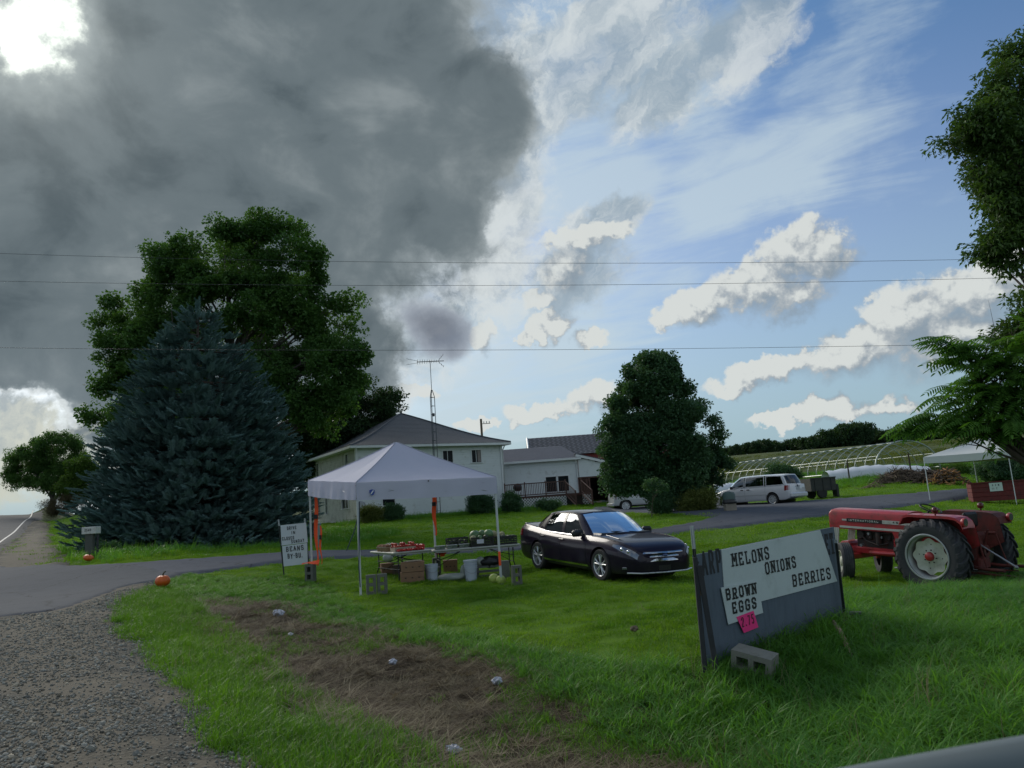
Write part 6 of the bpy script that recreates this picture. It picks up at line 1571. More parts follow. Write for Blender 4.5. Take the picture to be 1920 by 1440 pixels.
NLc, NRc, LBc = V(-3.41, 16.2, 0), V(-.50, 17.2, 0), V(-5.12, 18.8, 0); BRc = NRc + LBc - NLc
# corner heights read off the photograph
def Zat(c, px, py): d = ray(px, py); return EYE[2] + d[2] * c[1] / d[1]
tc = [(NLc, Zat(NLc, 674, 904)), (NRc, Zat(NRc, 932, 894)), (BRc, 0), (LBc, Zat(LBc, 581, 901))]
tc[2] = (BRc, (tc[1][1] + tc[3][1]) / 2 + .02)
cen = (NLc + BRc) / 2; apex = V(cen[0], cen[1], Zat(cen, 752, 828))
org = V(cen[0], cen[1], g(cen[0], cen[1])); tent = empty('canopy_tent', tuple(org), 0, 'white pop-up canopy tent over the produce tables', 'tent')
C4 = [V(c[0], c[1], z) - org for c, z in tc]; ap3 = apex - org
b = MB(); NN = 20
for k in range(4):
    a, c = C4[k], C4[(k + 1) % 4]; rows = []
    for i in range(NN + 1):
        u = i / NN; e = a * (1 - u) + c * u; row = []
        for j in range(15):
            s_ = j / 14; p = e * (1 - s_) + ap3 * s_
            ridge = min(u, 1 - u) * 2; row.append(p - V(0, 0, (.11 * math.sin(math.pi * s_) * ridge ** .8 * (1 - s_) ** .3) + .035 * math.sin(math.pi * s_) + .008 * math.sin(u * 23 + s_ * 9 + k) * ridge * (1 - s_)))
        rows.append(row)
    b.grid(rows)
canopy = b.obj('canopy', m_canvas, tent, smooth=True, recalc=False)
b = MB()
for k in range(4):
    a, c = C4[k], C4[(k + 1) % 4]; d = unit(c - a); n_ = V(d[1], -d[0], 0); rows = []
    if n_ @ (a + c) < 0: n_ = -n_
    for i in range(41):
        u = i / 40; e = a * (1 - u) + c * u; fl = math.sin(math.pi * u)
        rows.append([e - V(0, 0, .37 * s_ + fl * (.02 * s_)) + n_ * (.012 + s_ * (.022 * math.sin(u * 19 + k) * fl + .012 * math.sin(u * 47)) + .02 * s_ * fl - .06 * math.sin(s_ * math.pi) * math.exp(-((u - .5) / .09) ** 2) * 0) for s_ in np.linspace(0, 1, 8)])
    b.grid(rows)
b.obj('valance', m_canvas, tent, smooth=True, recalc=False)
b = MB()
for k in range(4):
    pts = [C4[k] * (1 - s_) + ap3 * s_ - V(0, 0, .035 * math.sin(math.pi * s_) - .006) for s_ in np.linspace(0, .98, 12)]; b.tube(pts, .010, 5)
b.obj('seam', mat('seam_grey', (.40, .40, .47), .8), tent)
# shield emblem near the front corner
d = unit(C4[1] - C4[0]); n_ = V(d[1], -d[0], 0); c_ = C4[0] + d * .32 - V(0, 0, .22) + n_ * .045; M = np.stack([d, V(0, 0, 1), n_], 1)
sh = [(-.055, .045), (0, .060), (.055, .045), (.052, -.01), (.03, -.05), (0, -.072), (-.03, -.05), (-.052, -.01)]
b = MB(); b.prism(sh, 0, .003, M, c_); em = b.obj('emblem', mat('emblem_blue', (.03, .07, .32), .5), tent)
b = MB(); b.prism([(-.034, -.030), (-.016, -.042), (.036, .026), (.030, .042), (.010, .030)], .004, .006, M, c_); b.obj('slash', m_trim, em)
b = MB(); mid = (C4[0] + C4[1]) / 2 + n_ * .03 - V(0, 0, .03); b.sphere(mid, .016, 8, 6); b.obj('vent_tab', m_ink, tent)
# legs
feet = []
for k, (cc, zz) in enumerate(tc):
    f_ = V(cc[0], cc[1], g(cc[0], cc[1])) - org; q_ = C4[k] * V(.985, .985, 1) ; f_ = f_ * V(.985, .985, 1); feet.append(f_)
    b = MB(); b.box((f_ + V(f_[0], f_[1], q_[2])) / 2, (.042, .042, q_[2] - f_[2] - .02), rotz(.35)); b.box(f_ + V(0, 0, .5), (.030, .030, 1.0), rotz(.35)); lg = b.obj('leg', m_whitepost, tent)
    b = MB(); b.box(f_ + V(0, 0, .01), (.09, .09, .012), rotz(.35)); b.obj('foot', m_metal, lg)
# scissor truss under the roof
b = MB()
for k in range(4):
    a, c = C4[k] - V(0, 0, .06), C4[(k + 1) % 4] - V(0, 0, .06); m1 = (a + c) / 2
    for p0, p1 in ((a, m1), (m1, c)):
        b.tube([p0, p1 - V(0, 0, .28)], .010, 4); b.tube([p0 - V(0, 0, .28), p1], .010, 4)
for k in range(4): b.tube([C4[k] - V(0, 0, .02), ap3 * .55 + C4[k] * .0 + V(0, 0, ap3[2] * .25)], .010, 4)
b.obj('truss', m_metal, tent)
# straps and orange flags on three legs
m_strap = mat('strap_dark_blue', (.02, .035, .06), .7)
b = MB(); f_ = feet[0]; tp_ = C4[0] - V(0, 0, .4); b.tube([tp_ + V(.06, -.02, .0), V(f_[0] + .03, f_[1] - .03, tp_[2] - .5), V(f_[0] - .01, f_[1] - .035, f_[2] + .6), V(f_[0] + .0, f_[1] - .03, f_[2] + .18)], .011, 5); b.tube([V(f_[0] + .03, f_[1], tp_[2] - .25), V(f_[0] - .10, f_[1] + .03, tp_[2] - .62), V(f_[0] - .27, f_[1] + .05, f_[2] + .93)], .011, 5); b.obj('strap', m_strap, tent)
def flag(fx, zt, zb, w, off, yaw=0.2, mid_=True):
    b = MB(); c_ = V(fx[0], fx[1], 0) + off; rows = []
    for i in range(16):
        s_ = i / 15; z = zt + (zb - zt) * s_; ww = w * (.35 + .65 * math.sin(math.pi * min(1, s_ * 1.15 + .1)) ** .6); sx = math.sin(s_ * 9) * .02
        rows.append([c_ + V(math.cos(yaw) * x_ + sx, math.sin(yaw) * x_ + .012 * math.cos(s_ * 13), z) for x_ in (-ww / 2, 0, ww / 2)])
    b.grid(rows); o = b.obj('orange_flag', m_orange, tent, smooth=True, recalc=False)
    b = MB(); b.box(c_ + V(0, -.02, zt + (zb - zt) * .30), (w * .9, .04, .10)); b.obj('tie', m_ink, o)
flag(feet[3], C4[3][2] - .38, feet[3][2] + .35, .09, V(.14, -.02, 0)); flag(feet[3], C4[3][2] - 1.1, feet[3][2] + .38, .05, V(.24, -.04, 0), mid_=False)
flag(feet[2], C4[2][2] - .30, feet[2][2] + .95, .11, V(.03, -.04, 0)); flag(feet[2], feet[2][2] + .62, feet[2][2] + .42, .30, V(.16, -.05, 0))
b = MB(); f_ = feet[1]; b.box(f_ + V(0.0, -.03, .55), (.05, .02, .30)); b.obj('orange_flag', m_orange, tent)
b = MB(); f_ = feet[3]
b.grid([[f_ + V(-.20 + .4 * u, -.16 + .03 * math.sin(u * 8), .41 + .02 * math.sin(u * 5)), f_ + V(-.22 + .42 * u, -.02, .435 + .05 * u)] for u in np.linspace(0, 1, 8)]); b.obj('orange_flag', m_orange, tent, recalc=False)
# blocks at the legs: all stand on end
W_ = lambda f: f + org
f_ = W_(feet[0])
blk(f_ + V(.19, .16, .20), (0, R(90), R(12)) , 'upright block right beside the near tent leg, left one of the pair')
blk(f_ + V(.41, .22, .20), (0, R(90), R(12)), 'upright block second from the near tent leg, right one of the pair')
for o in list(sc.objects)[-2:]: o.rotation_euler = (R(90), R(90), R(14))
f_ = W_(feet[3]); blk(f_ + V(0, -.12, .20), (0, R(90), R(80)), 'block standing under the orange flag at the left tent leg')
f_ = W_(feet[2]); blk(f_ + V(.02, -.10, .20), (R(90), R(90), R(10)), 'block standing at the rear tent leg behind the tables')
p1_ = hit(968, 1096); blk(p1_ + V(.02, 0, .20), (R(90), R(90), R(12)), 'block with open cores at the right tent leg beside the yellow green melon')
p2_ = hit(949, 1085); blk(p2_ + V(-.02, .1, .20), (0, R(90), R(12)), 'block turned sideways behind the right tent leg')

# ---------------------------------------------------------------- folding tables
m_top = mat('table_top', (.44, .45, .40), .5, var=.06, scale=3, dirt=(.33, .33, .28), dirt_amt=.3); m_tleg = mat('table_leg', (.025, .026, .028), .5, metal=.4)
def table(label, x, y, z, ang, L, W_, zr_left=0):
    t = empty('folding_table', (x, y, z), ang, label, 'table')
    b = MB(); b.box((L / 2, W_ / 2, .735), (L, W_, .045), bev=.015); b.box((L / 2, W_ / 2, .70), (L - .12, W_ - .1, .03)); b.obj('table_top', m_top, t)
    for s_ in (0, 1):
        xx = .17 if not s_ else L - .17; sg = 1 if not s_ else -1
        for y_ in (.10, W_ - .10):
            b = MB(); b.tube([V(xx, y_ * .9 + .05 * W_, .70), V(xx, y_ * .9 + .05 * W_, .34), V(xx - sg * .02, y_, .25), V(xx - sg * .05, y_ + (.05 if y_ > W_ / 2 else -.05), 0.0)], .014, 7); b.obj('leg', m_tleg, t, smooth=True)
        b = MB(); b.cyl((xx, .10, .34), (xx, W_ - .10, .34), .011, n=6); b.cyl((xx, .10, .50), (xx, W_ - .10, .50), .011, n=6); b.obj('crossbar', m_tleg, t)
        b = MB(); b.tube([V(xx, W_ / 2 - .02, .50), V(xx + sg * .32, W_ / 2 - .01, .58), V(xx + sg * .58, W_ / 2, .70)], .010, 6); b.tube([V(xx, W_ / 2 + .1, .34), V(xx + sg * .58, W_ / 2 + .02, .69)], .008, 6); b.obj('brace', m_tleg, t)
    return t
TA = V(-3.02, 18.2, 0); aA = math.atan2(1.62, -.86) ; ztA = Zat(TA, 738, 1036) - .757
tabA = table('left folding table running back under the tent, with baskets and boxes of tomatoes', TA[0], TA[1], ztA, 0, .95, 1.85)
tabA.rotation_euler = (0, 0, aA - R(90)); zA = ztA + .757
aB = R(13); TB0 = TA + V(.95 * math.cos(aA - R(90)) + .02, .95 * math.sin(aA - R(90)) + .05, 0); ztB = Zat(V(-.4, 18.9, 0), 948, 1022) - .757
tabB = table('right folding table under the tent, carrying the black melon crates', TB0[0], TB0[1] + .03, ztB, aB, 2.15, .76); zB = ztB + .757
MA = rotz(aA - R(90)); MBt = rotz(aB)
def onA(u, v, z=0): p = MA @ V(u, v, 0); return V(TA[0] + p[0], TA[1] + p[1], zA + z)
def onB(u, v, z=0): p = MBt @ V(u, v, 0); return V(TB0[0] + p[0], TB0[1] + .03 + p[1], zB + z)

# ---------------------------------------------------------------- produce
m_tom = mat('tomato_red', (.50, .030, .022), .25, var=.25, scale=14, rndv=.25); m_tomg = mat('tomato_light', (.62, .10, .06), .3, var=.25, scale=14, rndv=.2); m_calyx = mat('calyx_green', (.05, .10, .02), .7)
m_mel = mat('melon_green', (.10, .19, .07), .4, var=.3, scale=10, rndv=.2, dirt=(.22, .30, .14), dirt_amt=.5); m_mely = mat('melon_yellow', (.33, .42, .07), .5, var=.25, scale=16, dirt=(.50, .55, .18), dirt_amt=.8); m_melt = mat('melon_tan', (.32, .30, .16), .7, var=.2, scale=20)
m_crate = mat('crate_black', (.012, .012, .013), .45, var=.2); m_card = mat('cardboard', (.25, .145, .085), .85, var=.12, scale=6, dirt=(.17, .10, .06), dirt_amt=.3); m_cardl = mat('cardboard_pale', (.42, .35, .26), .85, var=.1)
m_pepper = mat('pepper_dark', (.035, .05, .018), .35, rndv=.3); m_potato = mat('potato_brown', (.24, .12, .06), .8, rndv=.3)
def ball_me(name, m, r_, sq=.85, dimple=.15, nu=12, nv=8, ribs=0):
    b = MB(); b.sphere((0, 0, r_ * sq), r_, nu, nv, (1, 1, sq), lambda a, th: (1 - dimple * math.exp(-(th / .4) ** 2)) * (1 - (ribs and .03 * abs(math.cos(a * ribs)))))
    me = b.mesh(name); me.materials.append(m); me.shade_smooth(); return me
tom = ball_me('tomato', m_tom, .040); tom2 = ball_me('tomato', m_tomg, .038)
b = MB(); b.cyl((0, 0, .062), (.006, 0, .078), .005, n=5)
for k in range(5): b.add([V(0, 0, .066), V(.026 * math.cos(k * 1.257 - .2), .026 * math.sin(k * 1.257 - .2), .068), V(.030 * math.cos(k * 1.257 + .1), .030 * math.sin(k * 1.257 + .1), .064)], [(0, 1, 2)])
cal = b.mesh('calyx'); cal.materials.append(m_calyx)
def produce(name, me, p, label, cat, group, rot=None, top=None, s_=1.0):
    o = share(name, me, None, tuple(p), rot if rot is not None else (rng.normal(0, .25), rng.normal(0, .25), rng.uniform(0, 6)), (s_, s_, s_)); tag(o, label, cat, group)
    if top: share('calyx', top, o)
    return o
def box_tray(name, label, cat, p, ang, L, W_, H, m, th=.006, tag_=True, slats=0):
    t = empty(name, tuple(p), ang, label, cat)
    b = MB(); b.box((0, 0, th / 2), (L, W_, th)); b.obj('bottom', m, t)
    for s_ in (-1, 1):
        b = MB(); b.box((0, s_ * (W_ / 2 - th / 2), H / 2 + .001), (L, th, H)); b.obj('side', m, t)
        b = MB(); b.box((s_ * (L / 2 - th / 2), 0, H / 2 + .001), (th, W_ - 2 * th - .001, H)); b.obj('end', m, t)
    return t
angA = aA - R(90)
# box of tomatoes and loose rows at the near end of the left table
box_tray('tomato_box', 'pale cardboard tray of red tomatoes at the front edge of the left table', 'box', onA(.36, .36), angA, .52, .36, .10, m_cardl)
for i in range(7):
    for j in range(4):
        for l_ in range(2 if i % 3 else 3): produce('tomato', tom if rng.uniform() < .7 else tom2, onA(.36 - .22 + .072 * i + rng.normal(0, .006), .36 - .13 + .085 * j, .035 + .055 * l_), 'red tomato heaped in the pale tray on the left table', 'tomato', 'tomatoes in the pale cardboard tray', top=cal if l_ else None)
for i in range(9):
    for j in range(2):
        produce('tomato', tom, onA(.16 + .075 * i, .055 + .075 * j, 0), 'red tomato in the loose rows along the front edge of the left table', 'tomato', 'loose tomatoes on the table edge', top=cal)
for q_ in range(4):
    for k in range(6):
        a_ = k * 1.05; produce('tomato', tom, onA(.74 + .055 * math.cos(a_) + .05 * (q_ % 2), .18 + .16 * q_ + .055 * math.sin(a_), .055 if k % 2 else .01), 'large red tomato in the heap at the right end of the left table', 'tomato', 'heaped tomatoes at the right end', top=cal, s_=1.25)
# berry baskets and pots of small things at the far-left end
m_bask = mat('basket_wood', (.30, .20, .11), .8, var=.2)
def basket(label, p, ang, contents, cgrp, clabel, ccat, cname, sc_=1.0):
    t = empty('basket', tuple(p), ang, label, 'basket', 'splint baskets on the left table'); n = 10; b = MB()
    b.lathe([(.095, 0), (.120, .11)], n=16, caps=False); b.obj('side', m_bask, t, recalc=False); b = MB(); b.lathe([(.0, .004), (.094, .004)], n=16, caps=False); b.obj('bottom', m_bask, t, recalc=False); b = MB(); b.lathe([(.118, .096), (.125, .096), (.126, .114), (.120, .114)], n=16, caps=False); b.obj('rim', m_cardl, t, recalc=False)
    for k in range(9):
        a_ = k * 2.4; r_ = .02 + .062 * math.sqrt(k / 9.); produce(cname, contents, p + V(r_ * math.cos(a_), r_ * math.sin(a_), .075 + .04 * (9 - k) / 9), clabel, ccat, cgrp, s_=sc_ * 1.35)
pep = ball_me('pepper', m_pepper, .030, 1.0, .2, ribs=2); pot = ball_me('potato', m_potato, .030, .7, 0)
wh = ['frontmost', 'second', 'third', 'fourth', 'fifth', 'rearmost']
for i in range(6):
    u, v_ = .10 + .21 * (i % 2), .72 + .25 * (i // 2)
    if i % 2: basket('basket of dark peppers, %s basket on the left table' % wh[i], onA(u, v_), angA, pep, 'dark peppers in baskets', 'small dark pepper in a basket on the left table', 'pepper', 'pepper')
    else: basket('basket of brown potatoes, %s basket on the left table' % wh[i], onA(u, v_), angA, pot, 'potatoes in baskets', 'small brown potato in a basket on the left table', 'potato', 'potato')
for i in range(3):
    p_ = onA(.62, .80 + .3 * i); t = box_tray('veg_box', ['low box of red tomatoes behind the pale tray', 'low box of leafy greens in the middle of the left table', 'low box of leafy greens at the rear of the left table'][i], 'box', p_, angA, .34, .26, .09, m_cardl)
    if i == 0:
        for a_ in range(4):
            for c_ in range(3): produce('tomato', tom2, p_ + MA @ V(-.12 + .08 * a_, -.08 + .08 * c_, .035), 'pale red tomato in the low box behind the tray', 'tomato', 'tomatoes in the low box')
    else:
        o = blade_clump('greens', 90, .05, .16, .13, .03, 1.0, G_mid, 3, 300 + i); o.location = tuple(p_ + V(0, 0, .02)); tag(o, ['', 'bunch of leafy greens in the middle box', 'bunch of leafy greens in the rear box'][i], 'greens')
# clear cartons in the middle of the tables
m_clear = mat('carton_grey', (.20, .23, .20), .3, var=.3, scale=18, dirt=(.05, .09, .04), dirt_amt=.8)
for i in range(3):
    p_ = onB(.06 + .30 * i, .10 + .03 * i); t = empty('clear_carton', tuple(p_), aB, ['left', 'middle', 'right'][i] + ' one of the three grey lidded cartons between tomatoes and melon crates', 'carton', 'lidded cartons')
    b = MB(); b.box((.13, .12, .035), (.25, .20, .07), bev=.015); b.obj('tray', m_clear, t); b = MB(); b.box((.13, .12, .082), (.265, .215, .02), bev=.008); b.obj('lid', mat('carton_lid', (.42, .46, .42), .25, var=.2), t)
# black slatted crates
def crate(label, p, ang, L=.52, W_=.36, H=.20, paper=False):
    t = empty('black_crate', tuple(p), ang, label, 'crate', 'black plastic crates on the right table')
    b = MB(); b.box((0, 0, .008), (L, W_, .012)); b.obj('bottom', m_crate, t)
    for s_ in (-1, 1):
        b = MB(); 
        for k in range(4): b.box((0, s_ * (W_ / 2 - .006), .025 + (H - .04) * k / 3), (L - .02, .010, .026 if k < 3 else .04))
        for k in range(9): b.box((-L / 2 + .02 + (L - .04) * k / 8, s_ * (W_ / 2 - .002), H / 2), (.012, .006, H - .02))
        b.obj('side', m_crate, t); b = MB()
        for k in (0, 1, 3): b.box((s_ * (L / 2 - .006), 0, .025 + (H - .04) * k / 3), (.010, W_ - .02, .026 if k < 3 else .04))
        for k in range(6): b.box((s_ * (L / 2 - .002), -W_ / 2 + .02 + (W_ - .04) * k / 5, H / 2), (.006, .012, H - .02))
        b.obj('end', m_crate, t)
    if paper: b = MB(); b.box((-.06, -W_ / 2 - .012, .125), (.17, .003, .10)); o = b.obj('paper_label', m_litp, t)
    return t
m_litp = mat('paper_white', (.62, .62, .68), .7, var=.03)
cr_c = []
for lab, u, v_, H, pap in (('taller front black crate with a white paper, heaped with green melons', 1.22, .20, .22, True), ('black crate at the right end of the table full of small dark fruit', 1.82, .20, .20, False), ('open black crate behind the cartons at the left of the melon crate', .66, .50, .24, False), ('black crate at the back of the right table under the round melons', 1.30, .56, .22, False)):
    crate(lab, onB(u, v_), aB, .56 if pap else .52, .36, H, pap); cr_c.append(onB(u, v_))
def melon(p, r_, m, label, sq=.9, rx=(1, 1), key=None, ribs=5):
    b = MB(); b.sphere((0, 0, 0), r_, 20, 12, (rx[0], rx[1], sq), lambda a, th: 1 - .02 * abs(math.cos(a * ribs))); o = b.obj('melon', m, None, loc=tuple(p), smooth=True, rot=(rng.normal(0, .3), rng.normal(0, .3), rng.uniform(0, 3))); tag(o, label, 'melon', 'melons on the right table')
    b = MB(); b.cyl((0, 0, r_ * sq * .97), (.004, 0, r_ * sq + .015), .006, n=6); b.obj('stem', m_stem, o)
melon(cr_c[0] + V(-.16, .05, .27), .135, m_mel, 'largest green melon at the top left of the heap', rx=(1.15, 1))
melon(cr_c[0] + V(.18, .06, .28), .125, m_mel, 'large green melon at the top right of the heap', rx=(1.1, 1))
melon(cr_c[0] + V(.02, .10, .30), .095, m_mel, 'green melon between the two largest ones')
melon(cr_c[0] + V(-.19, -.11, .20), .085, m_melt, 'small pale melon at the front left of the crate rim')
melon(cr_c[0] + V(-.02, -.12, .205), .075, m_mel, 'small round green melon at the front middle of the crate')
melon(cr_c[0] + V(.12, -.10, .21), .07, m_pepper, 'very dark small squash at the front of the crate')
melon(cr_c[3] + V(.30, -.02, .26), .095, m_melt, 'tan green melon right of the heap')
melon(cr_c[3] + V(.50, -.06, .235), .085, m_melt, 'yellowish tan melon farthest to the right above the crates')
for k in range(26):
    produce('small_squash', pep, cr_c[1] + rotz(aB) @ V(rng.uniform(-.2, .2), rng.uniform(-.13, .13), rng.uniform(.10, .165)), 'small dark squash in the right black crate', 'squash', 'dark squash in the right crate', s_=1.25)
for k in range(14):
    produce('small_squash', pep, cr_c[2] + rotz(aB) @ V(rng.uniform(-.2, .2), rng.uniform(-.13, .13), rng.uniform(.08, .15)), 'small dark squash in the crate behind the cartons', 'squash', 'dark squash in the left crate', s_=1.3)

# ---------------------------------------------------------------- under the tables
m_bucket = mat('bucket_white', (.50, .54, .62), .4, var=.05, scale=3)
def bucket(px, py, label, lid, n_=2, s_=1.0):
    p_ = hit(px, py); t = empty('bucket', tuple(p_), .3, label, 'bucket', 'white plastic buckets under the tables'); H = .37
    for k in range(n_):
        b = MB(); z = .05 * k if k else 0; prof = [(.128, z), (.148, z + H - .085), (.158, z + H - .085), (.158, z + H - .07), (.150, z + H - .065), (.150, z + H - .04), (.160, z + H - .04), (.160, z + H - .025), (.151, z + H - .02), (.153, z + H - .004), (.158, z + H), (.146, z + H), (.143, z + H - .02), (.12, z + .02), (0, z + .02)]
        if k: prof = [q for q in prof if q[1] > H - .09]
        b.lathe(prof, n=28); b.obj('shell', m_bucket, t, smooth=True, angle=35)
    if lid: b = MB(); z = H + .05 * (n_ - 1); b.lathe([(.166, z - .03), (.170, z + .012), (.15, z + .016), (.148, z + .008), (0, z + .008)], n=28); b.obj('lid', m_bucket, t, smooth=True, angle=35)
    b = MB(); b.tube([V(.16 * math.cos(a_), -.16 * math.sin(a_) * .75 - .03, H - .05 - .14 * math.sin(a_)) for a_ in np.linspace(0, math.pi, 14)], .004, 5); b.obj('handle', m_metal, t)
bucket(810, 1088, 'open white bucket, left of the two, between the boxes and the sack', False, 1); bucket(884, 1089, 'taller white bucket stack with a lid, right of the sack', True, 3)
def carton(p, ang, L, W_, H, label, group=None, flaps=False, m=m_card):
    t = empty('cardboard_box', tuple(p), ang, label, 'box', group); b = MB(); b.box((0, 0, H / 2), (L, W_, H), bev=.004); b.obj('carton', m, t)
    b = MB(); b.box((0, 0, H + .004), (L + .012, W_ + .012, .006)); b.box((0, -W_ / 2 - .004, H - .05), (L + .010, .004, .10)); b.box((0, W_ / 2 + .004, H - .05), (L + .010, .004, .10)); b.obj('lid', m, t)
    b = MB()
    for x_ in (-.28, 0, .28): b.box((x_ * L, -W_ / 2 - .0075, H * .5), (.035, .003, .022))
    b.box((-L / 2 - .0035, 0, H * .55), (.003, .07, .03)); b.obj('hand_hole', m_ink, t); return t
p_ = hit(772, 1093); carton(p_ + V(0, .18, 0), .12, .54, .38, .23, 'lower brown cardboard box of the stack under the left table', 'cardboard boxes under the tables'); carton(p_ + V(.01, .18, .245), .16, .53, .38, .21, 'upper brown cardboard box of the stack under the left table', 'cardboard boxes under the tables')
b = MB(); b.box((0, 0, .008), (.36, .28, .014), rotz(.4)); o = b.obj('board_scrap', m_cardl, None, loc=tuple(p_ + V(.02, .2, .475))); tag(o, 'pale board lying on top of the stacked brown boxes', 'board')
p_ = hit(842, 1075); carton(p_ + V(0, .45, .0), .1, .36, .28, .30, 'small brown box with a dark hand hole behind the crumpled sack', 'cardboard boxes under the tables')
p_ = hit(722, 1078); carton(p_ + V(0, .3, 0), .3, .30, .34, .26, 'shadowed brown box under the left end of the table', 'cardboard boxes under the tables')
p_ = hit(748, 1080); carton(p_ + V(0, .35, 0), -.1, .34, .34, .24, 'dark brown box behind the stacked boxes', 'cardboard boxes under the tables', m=mat('cardboard_dark', (.10, .07, .05), .9))
m_sack = mat('sack_pale', (.33, .36, .31), .8, var=.25, scale=8)
def sack(p, L, W_, H, label, seed, m=m_sack, nm='sack'):
    r = np.random.default_rng(seed); ph = r.uniform(0, 6, 4); b = MB(); b.sphere((0, 0, H * .42), 1, 22, 12, (L / 2, W_ / 2, H / 2), lambda a, th: 1 + .14 * math.sin(a * 4 + ph[0]) * math.sin(th * 3 + ph[1]) + .10 * math.sin(a * 9 + ph[2] + 5 * th) + .05 * math.sin(a * 15 + ph[3])); o = b.obj(nm, m, None, loc=tuple(p), smooth=True); tag(o, label, 'sack', 'sacks and bags under the tables'); return o
p_ = hit(848, 1088); sack(p_, .72, .3, .17, 'crumpled pale green sack lying between the two buckets', 1); sack(p_ + V(.28, .1, .05), .18, .14, .30, 'upright twisted end of the pale sack beside the taller bucket', 2)
p_ = hit(722, 1070); sack(p_ + V(0, .5, .22), .26, .2, .22, 'white bag on the box under the left end of the table', 3, m_litter2 := mat('bag_white', (.40, .42, .40), .6))
p_ = hit(917, 1084) + V(0, .35, 0); sack(p_ + V(.05, .08, .24), .52, .34, .26, 'black rubbish bag behind the right table legs', 4, mat('bag_black', (.015, .015, .016), .4)); sack(p_ + V(-.20, .10, .27), .26, .2, .22, 'grey crumpled bag on top of the black one', 5, m_sack)
b = MB()
for k in range(3): b.box((0, 0, .03 + .11 * k), (.62, .10, .05), rotz(.1))
for s_ in (-1, 1): b.box((s_ * .28, .05, .14), (.05, .1, .28), rotz(.1))
o = b.obj('wooden_pallet', mat('pallet_grey', (.13, .13, .12), .9, var=.3), None, loc=tuple(hit(917, 1084) + V(0, .35, 0))); tag(o, 'small grey slatted pallet under the right table end', 'pallet')
# two yellow green melons on the grass
def netmelon(px, py, r_, label):
    p_ = hit(px, py); b = MB(); b.sphere((0, 0, 0), r_, 28, 16, (1.1, 1, .85), lambda a, th: 1 - .045 * abs(math.cos(a * 6)) * math.sin(th)); o = b.obj('melon', m_mely, None, loc=tuple(p_ + V(0, .1, r_ * .82)), smooth=True, rot=(1.2, .3, .4)); tag(o, label, 'melon', 'melons on the grass by the right tent leg')
netmelon(927, 1094, .115, 'yellow green melon on the grass, left of the pair'); netmelon(940, 1096, .105, 'yellow green melon on the grass, right of the pair against the block')
# ---------------------------------------------------------------- vehicles
def paint(name, c, coat=1.0, metal=.3, rough=.35):
    if name in _mc: return _mc[name]
    m, T, out = new_mat(name); p = T.n('ShaderNodeBsdfPrincipled'); P = T.obj(); n = T.noise(P, 3, 5, .6); sp = T.n('ShaderNodeSeparateXYZ'); T.t.links.new(P, sp.inputs[0])
    dust = T.m('MULTIPLY', T.lin(sp.outputs[2], .15, .75, .14, .0), T.step(n, .35, .7))
    T.put(p.inputs['Base Color'], T.mix(dust, c, (.10, .09, .075))); T.put(p.inputs['Roughness'], T.m('ADD', rough, T.m('MULTIPLY', dust, .8))); p.inputs['Metallic'].default_value = metal
    p.inputs['Coat Weight'].default_value = coat; p.inputs['Specular IOR Level'].default_value = .12; p.inputs['Coat Roughness'].default_value = .08; T.t.links.new(p.outputs[0], out.inputs[0]); _mc[name] = m; return m
m_chrome = mat('chrome', (.62, .63, .65), .12, metal=1, var=.03); m_alloy = mat('alloy', (.55, .56, .58), .3, metal=.5, var=.05); m_black = mat('trim_black', (.010, .010, .011), .45, var=.2); m_rub = mat('rubber', (.022, .022, .023), .8, var=.3)
m_glass = glass_mat('glass_clear', (.75, .85, .82), .62); m_glassd = glass_mat('glass_dark', (.4, .5, .5), .22); m_lens = mat('headlamp_lens', (.16, .17, .20), .08, metal=.5, var=.3, scale=30, coat=1); m_tail = mat('tail_red', (.22, .010, .012), .15, coat=1, var=.2); m_seat = mat('seat_fabric', (.07, .065, .06), .9)

def interp(tab, x): a = np.array(tab, float); return np.interp(x, a[:, 0], a[:, 1])
def smooth_interp(tab, x):
    a = np.array(tab, float); xs, ys = a[:, 0], a[:, 1]; m = np.gradient(ys, xs) if len(xs) > 2 else np.array([(ys[1] - ys[0]) / (xs[1] - xs[0])] * 2)
    d = np.diff(ys) / np.diff(xs); m = np.concatenate([[d[0]], np.where(d[:-1] * d[1:] > 0, 2 * d[:-1] * d[1:] / (d[:-1] + d[1:] + 1e-12), 0), [d[-1]]])
    i = int(np.clip(np.searchsorted(xs, x) - 1, 0, len(xs) - 2)); h = xs[i + 1] - xs[i]; t = np.clip((x - xs[i]) / h, 0, 1)
    return (2 * t**3 - 3 * t**2 + 1) * ys[i] + (t**3 - 2 * t**2 + t) * h * m[i] + (-2 * t**3 + 3 * t**2) * ys[i + 1] + (t**3 - t**2) * h * m[i + 1]

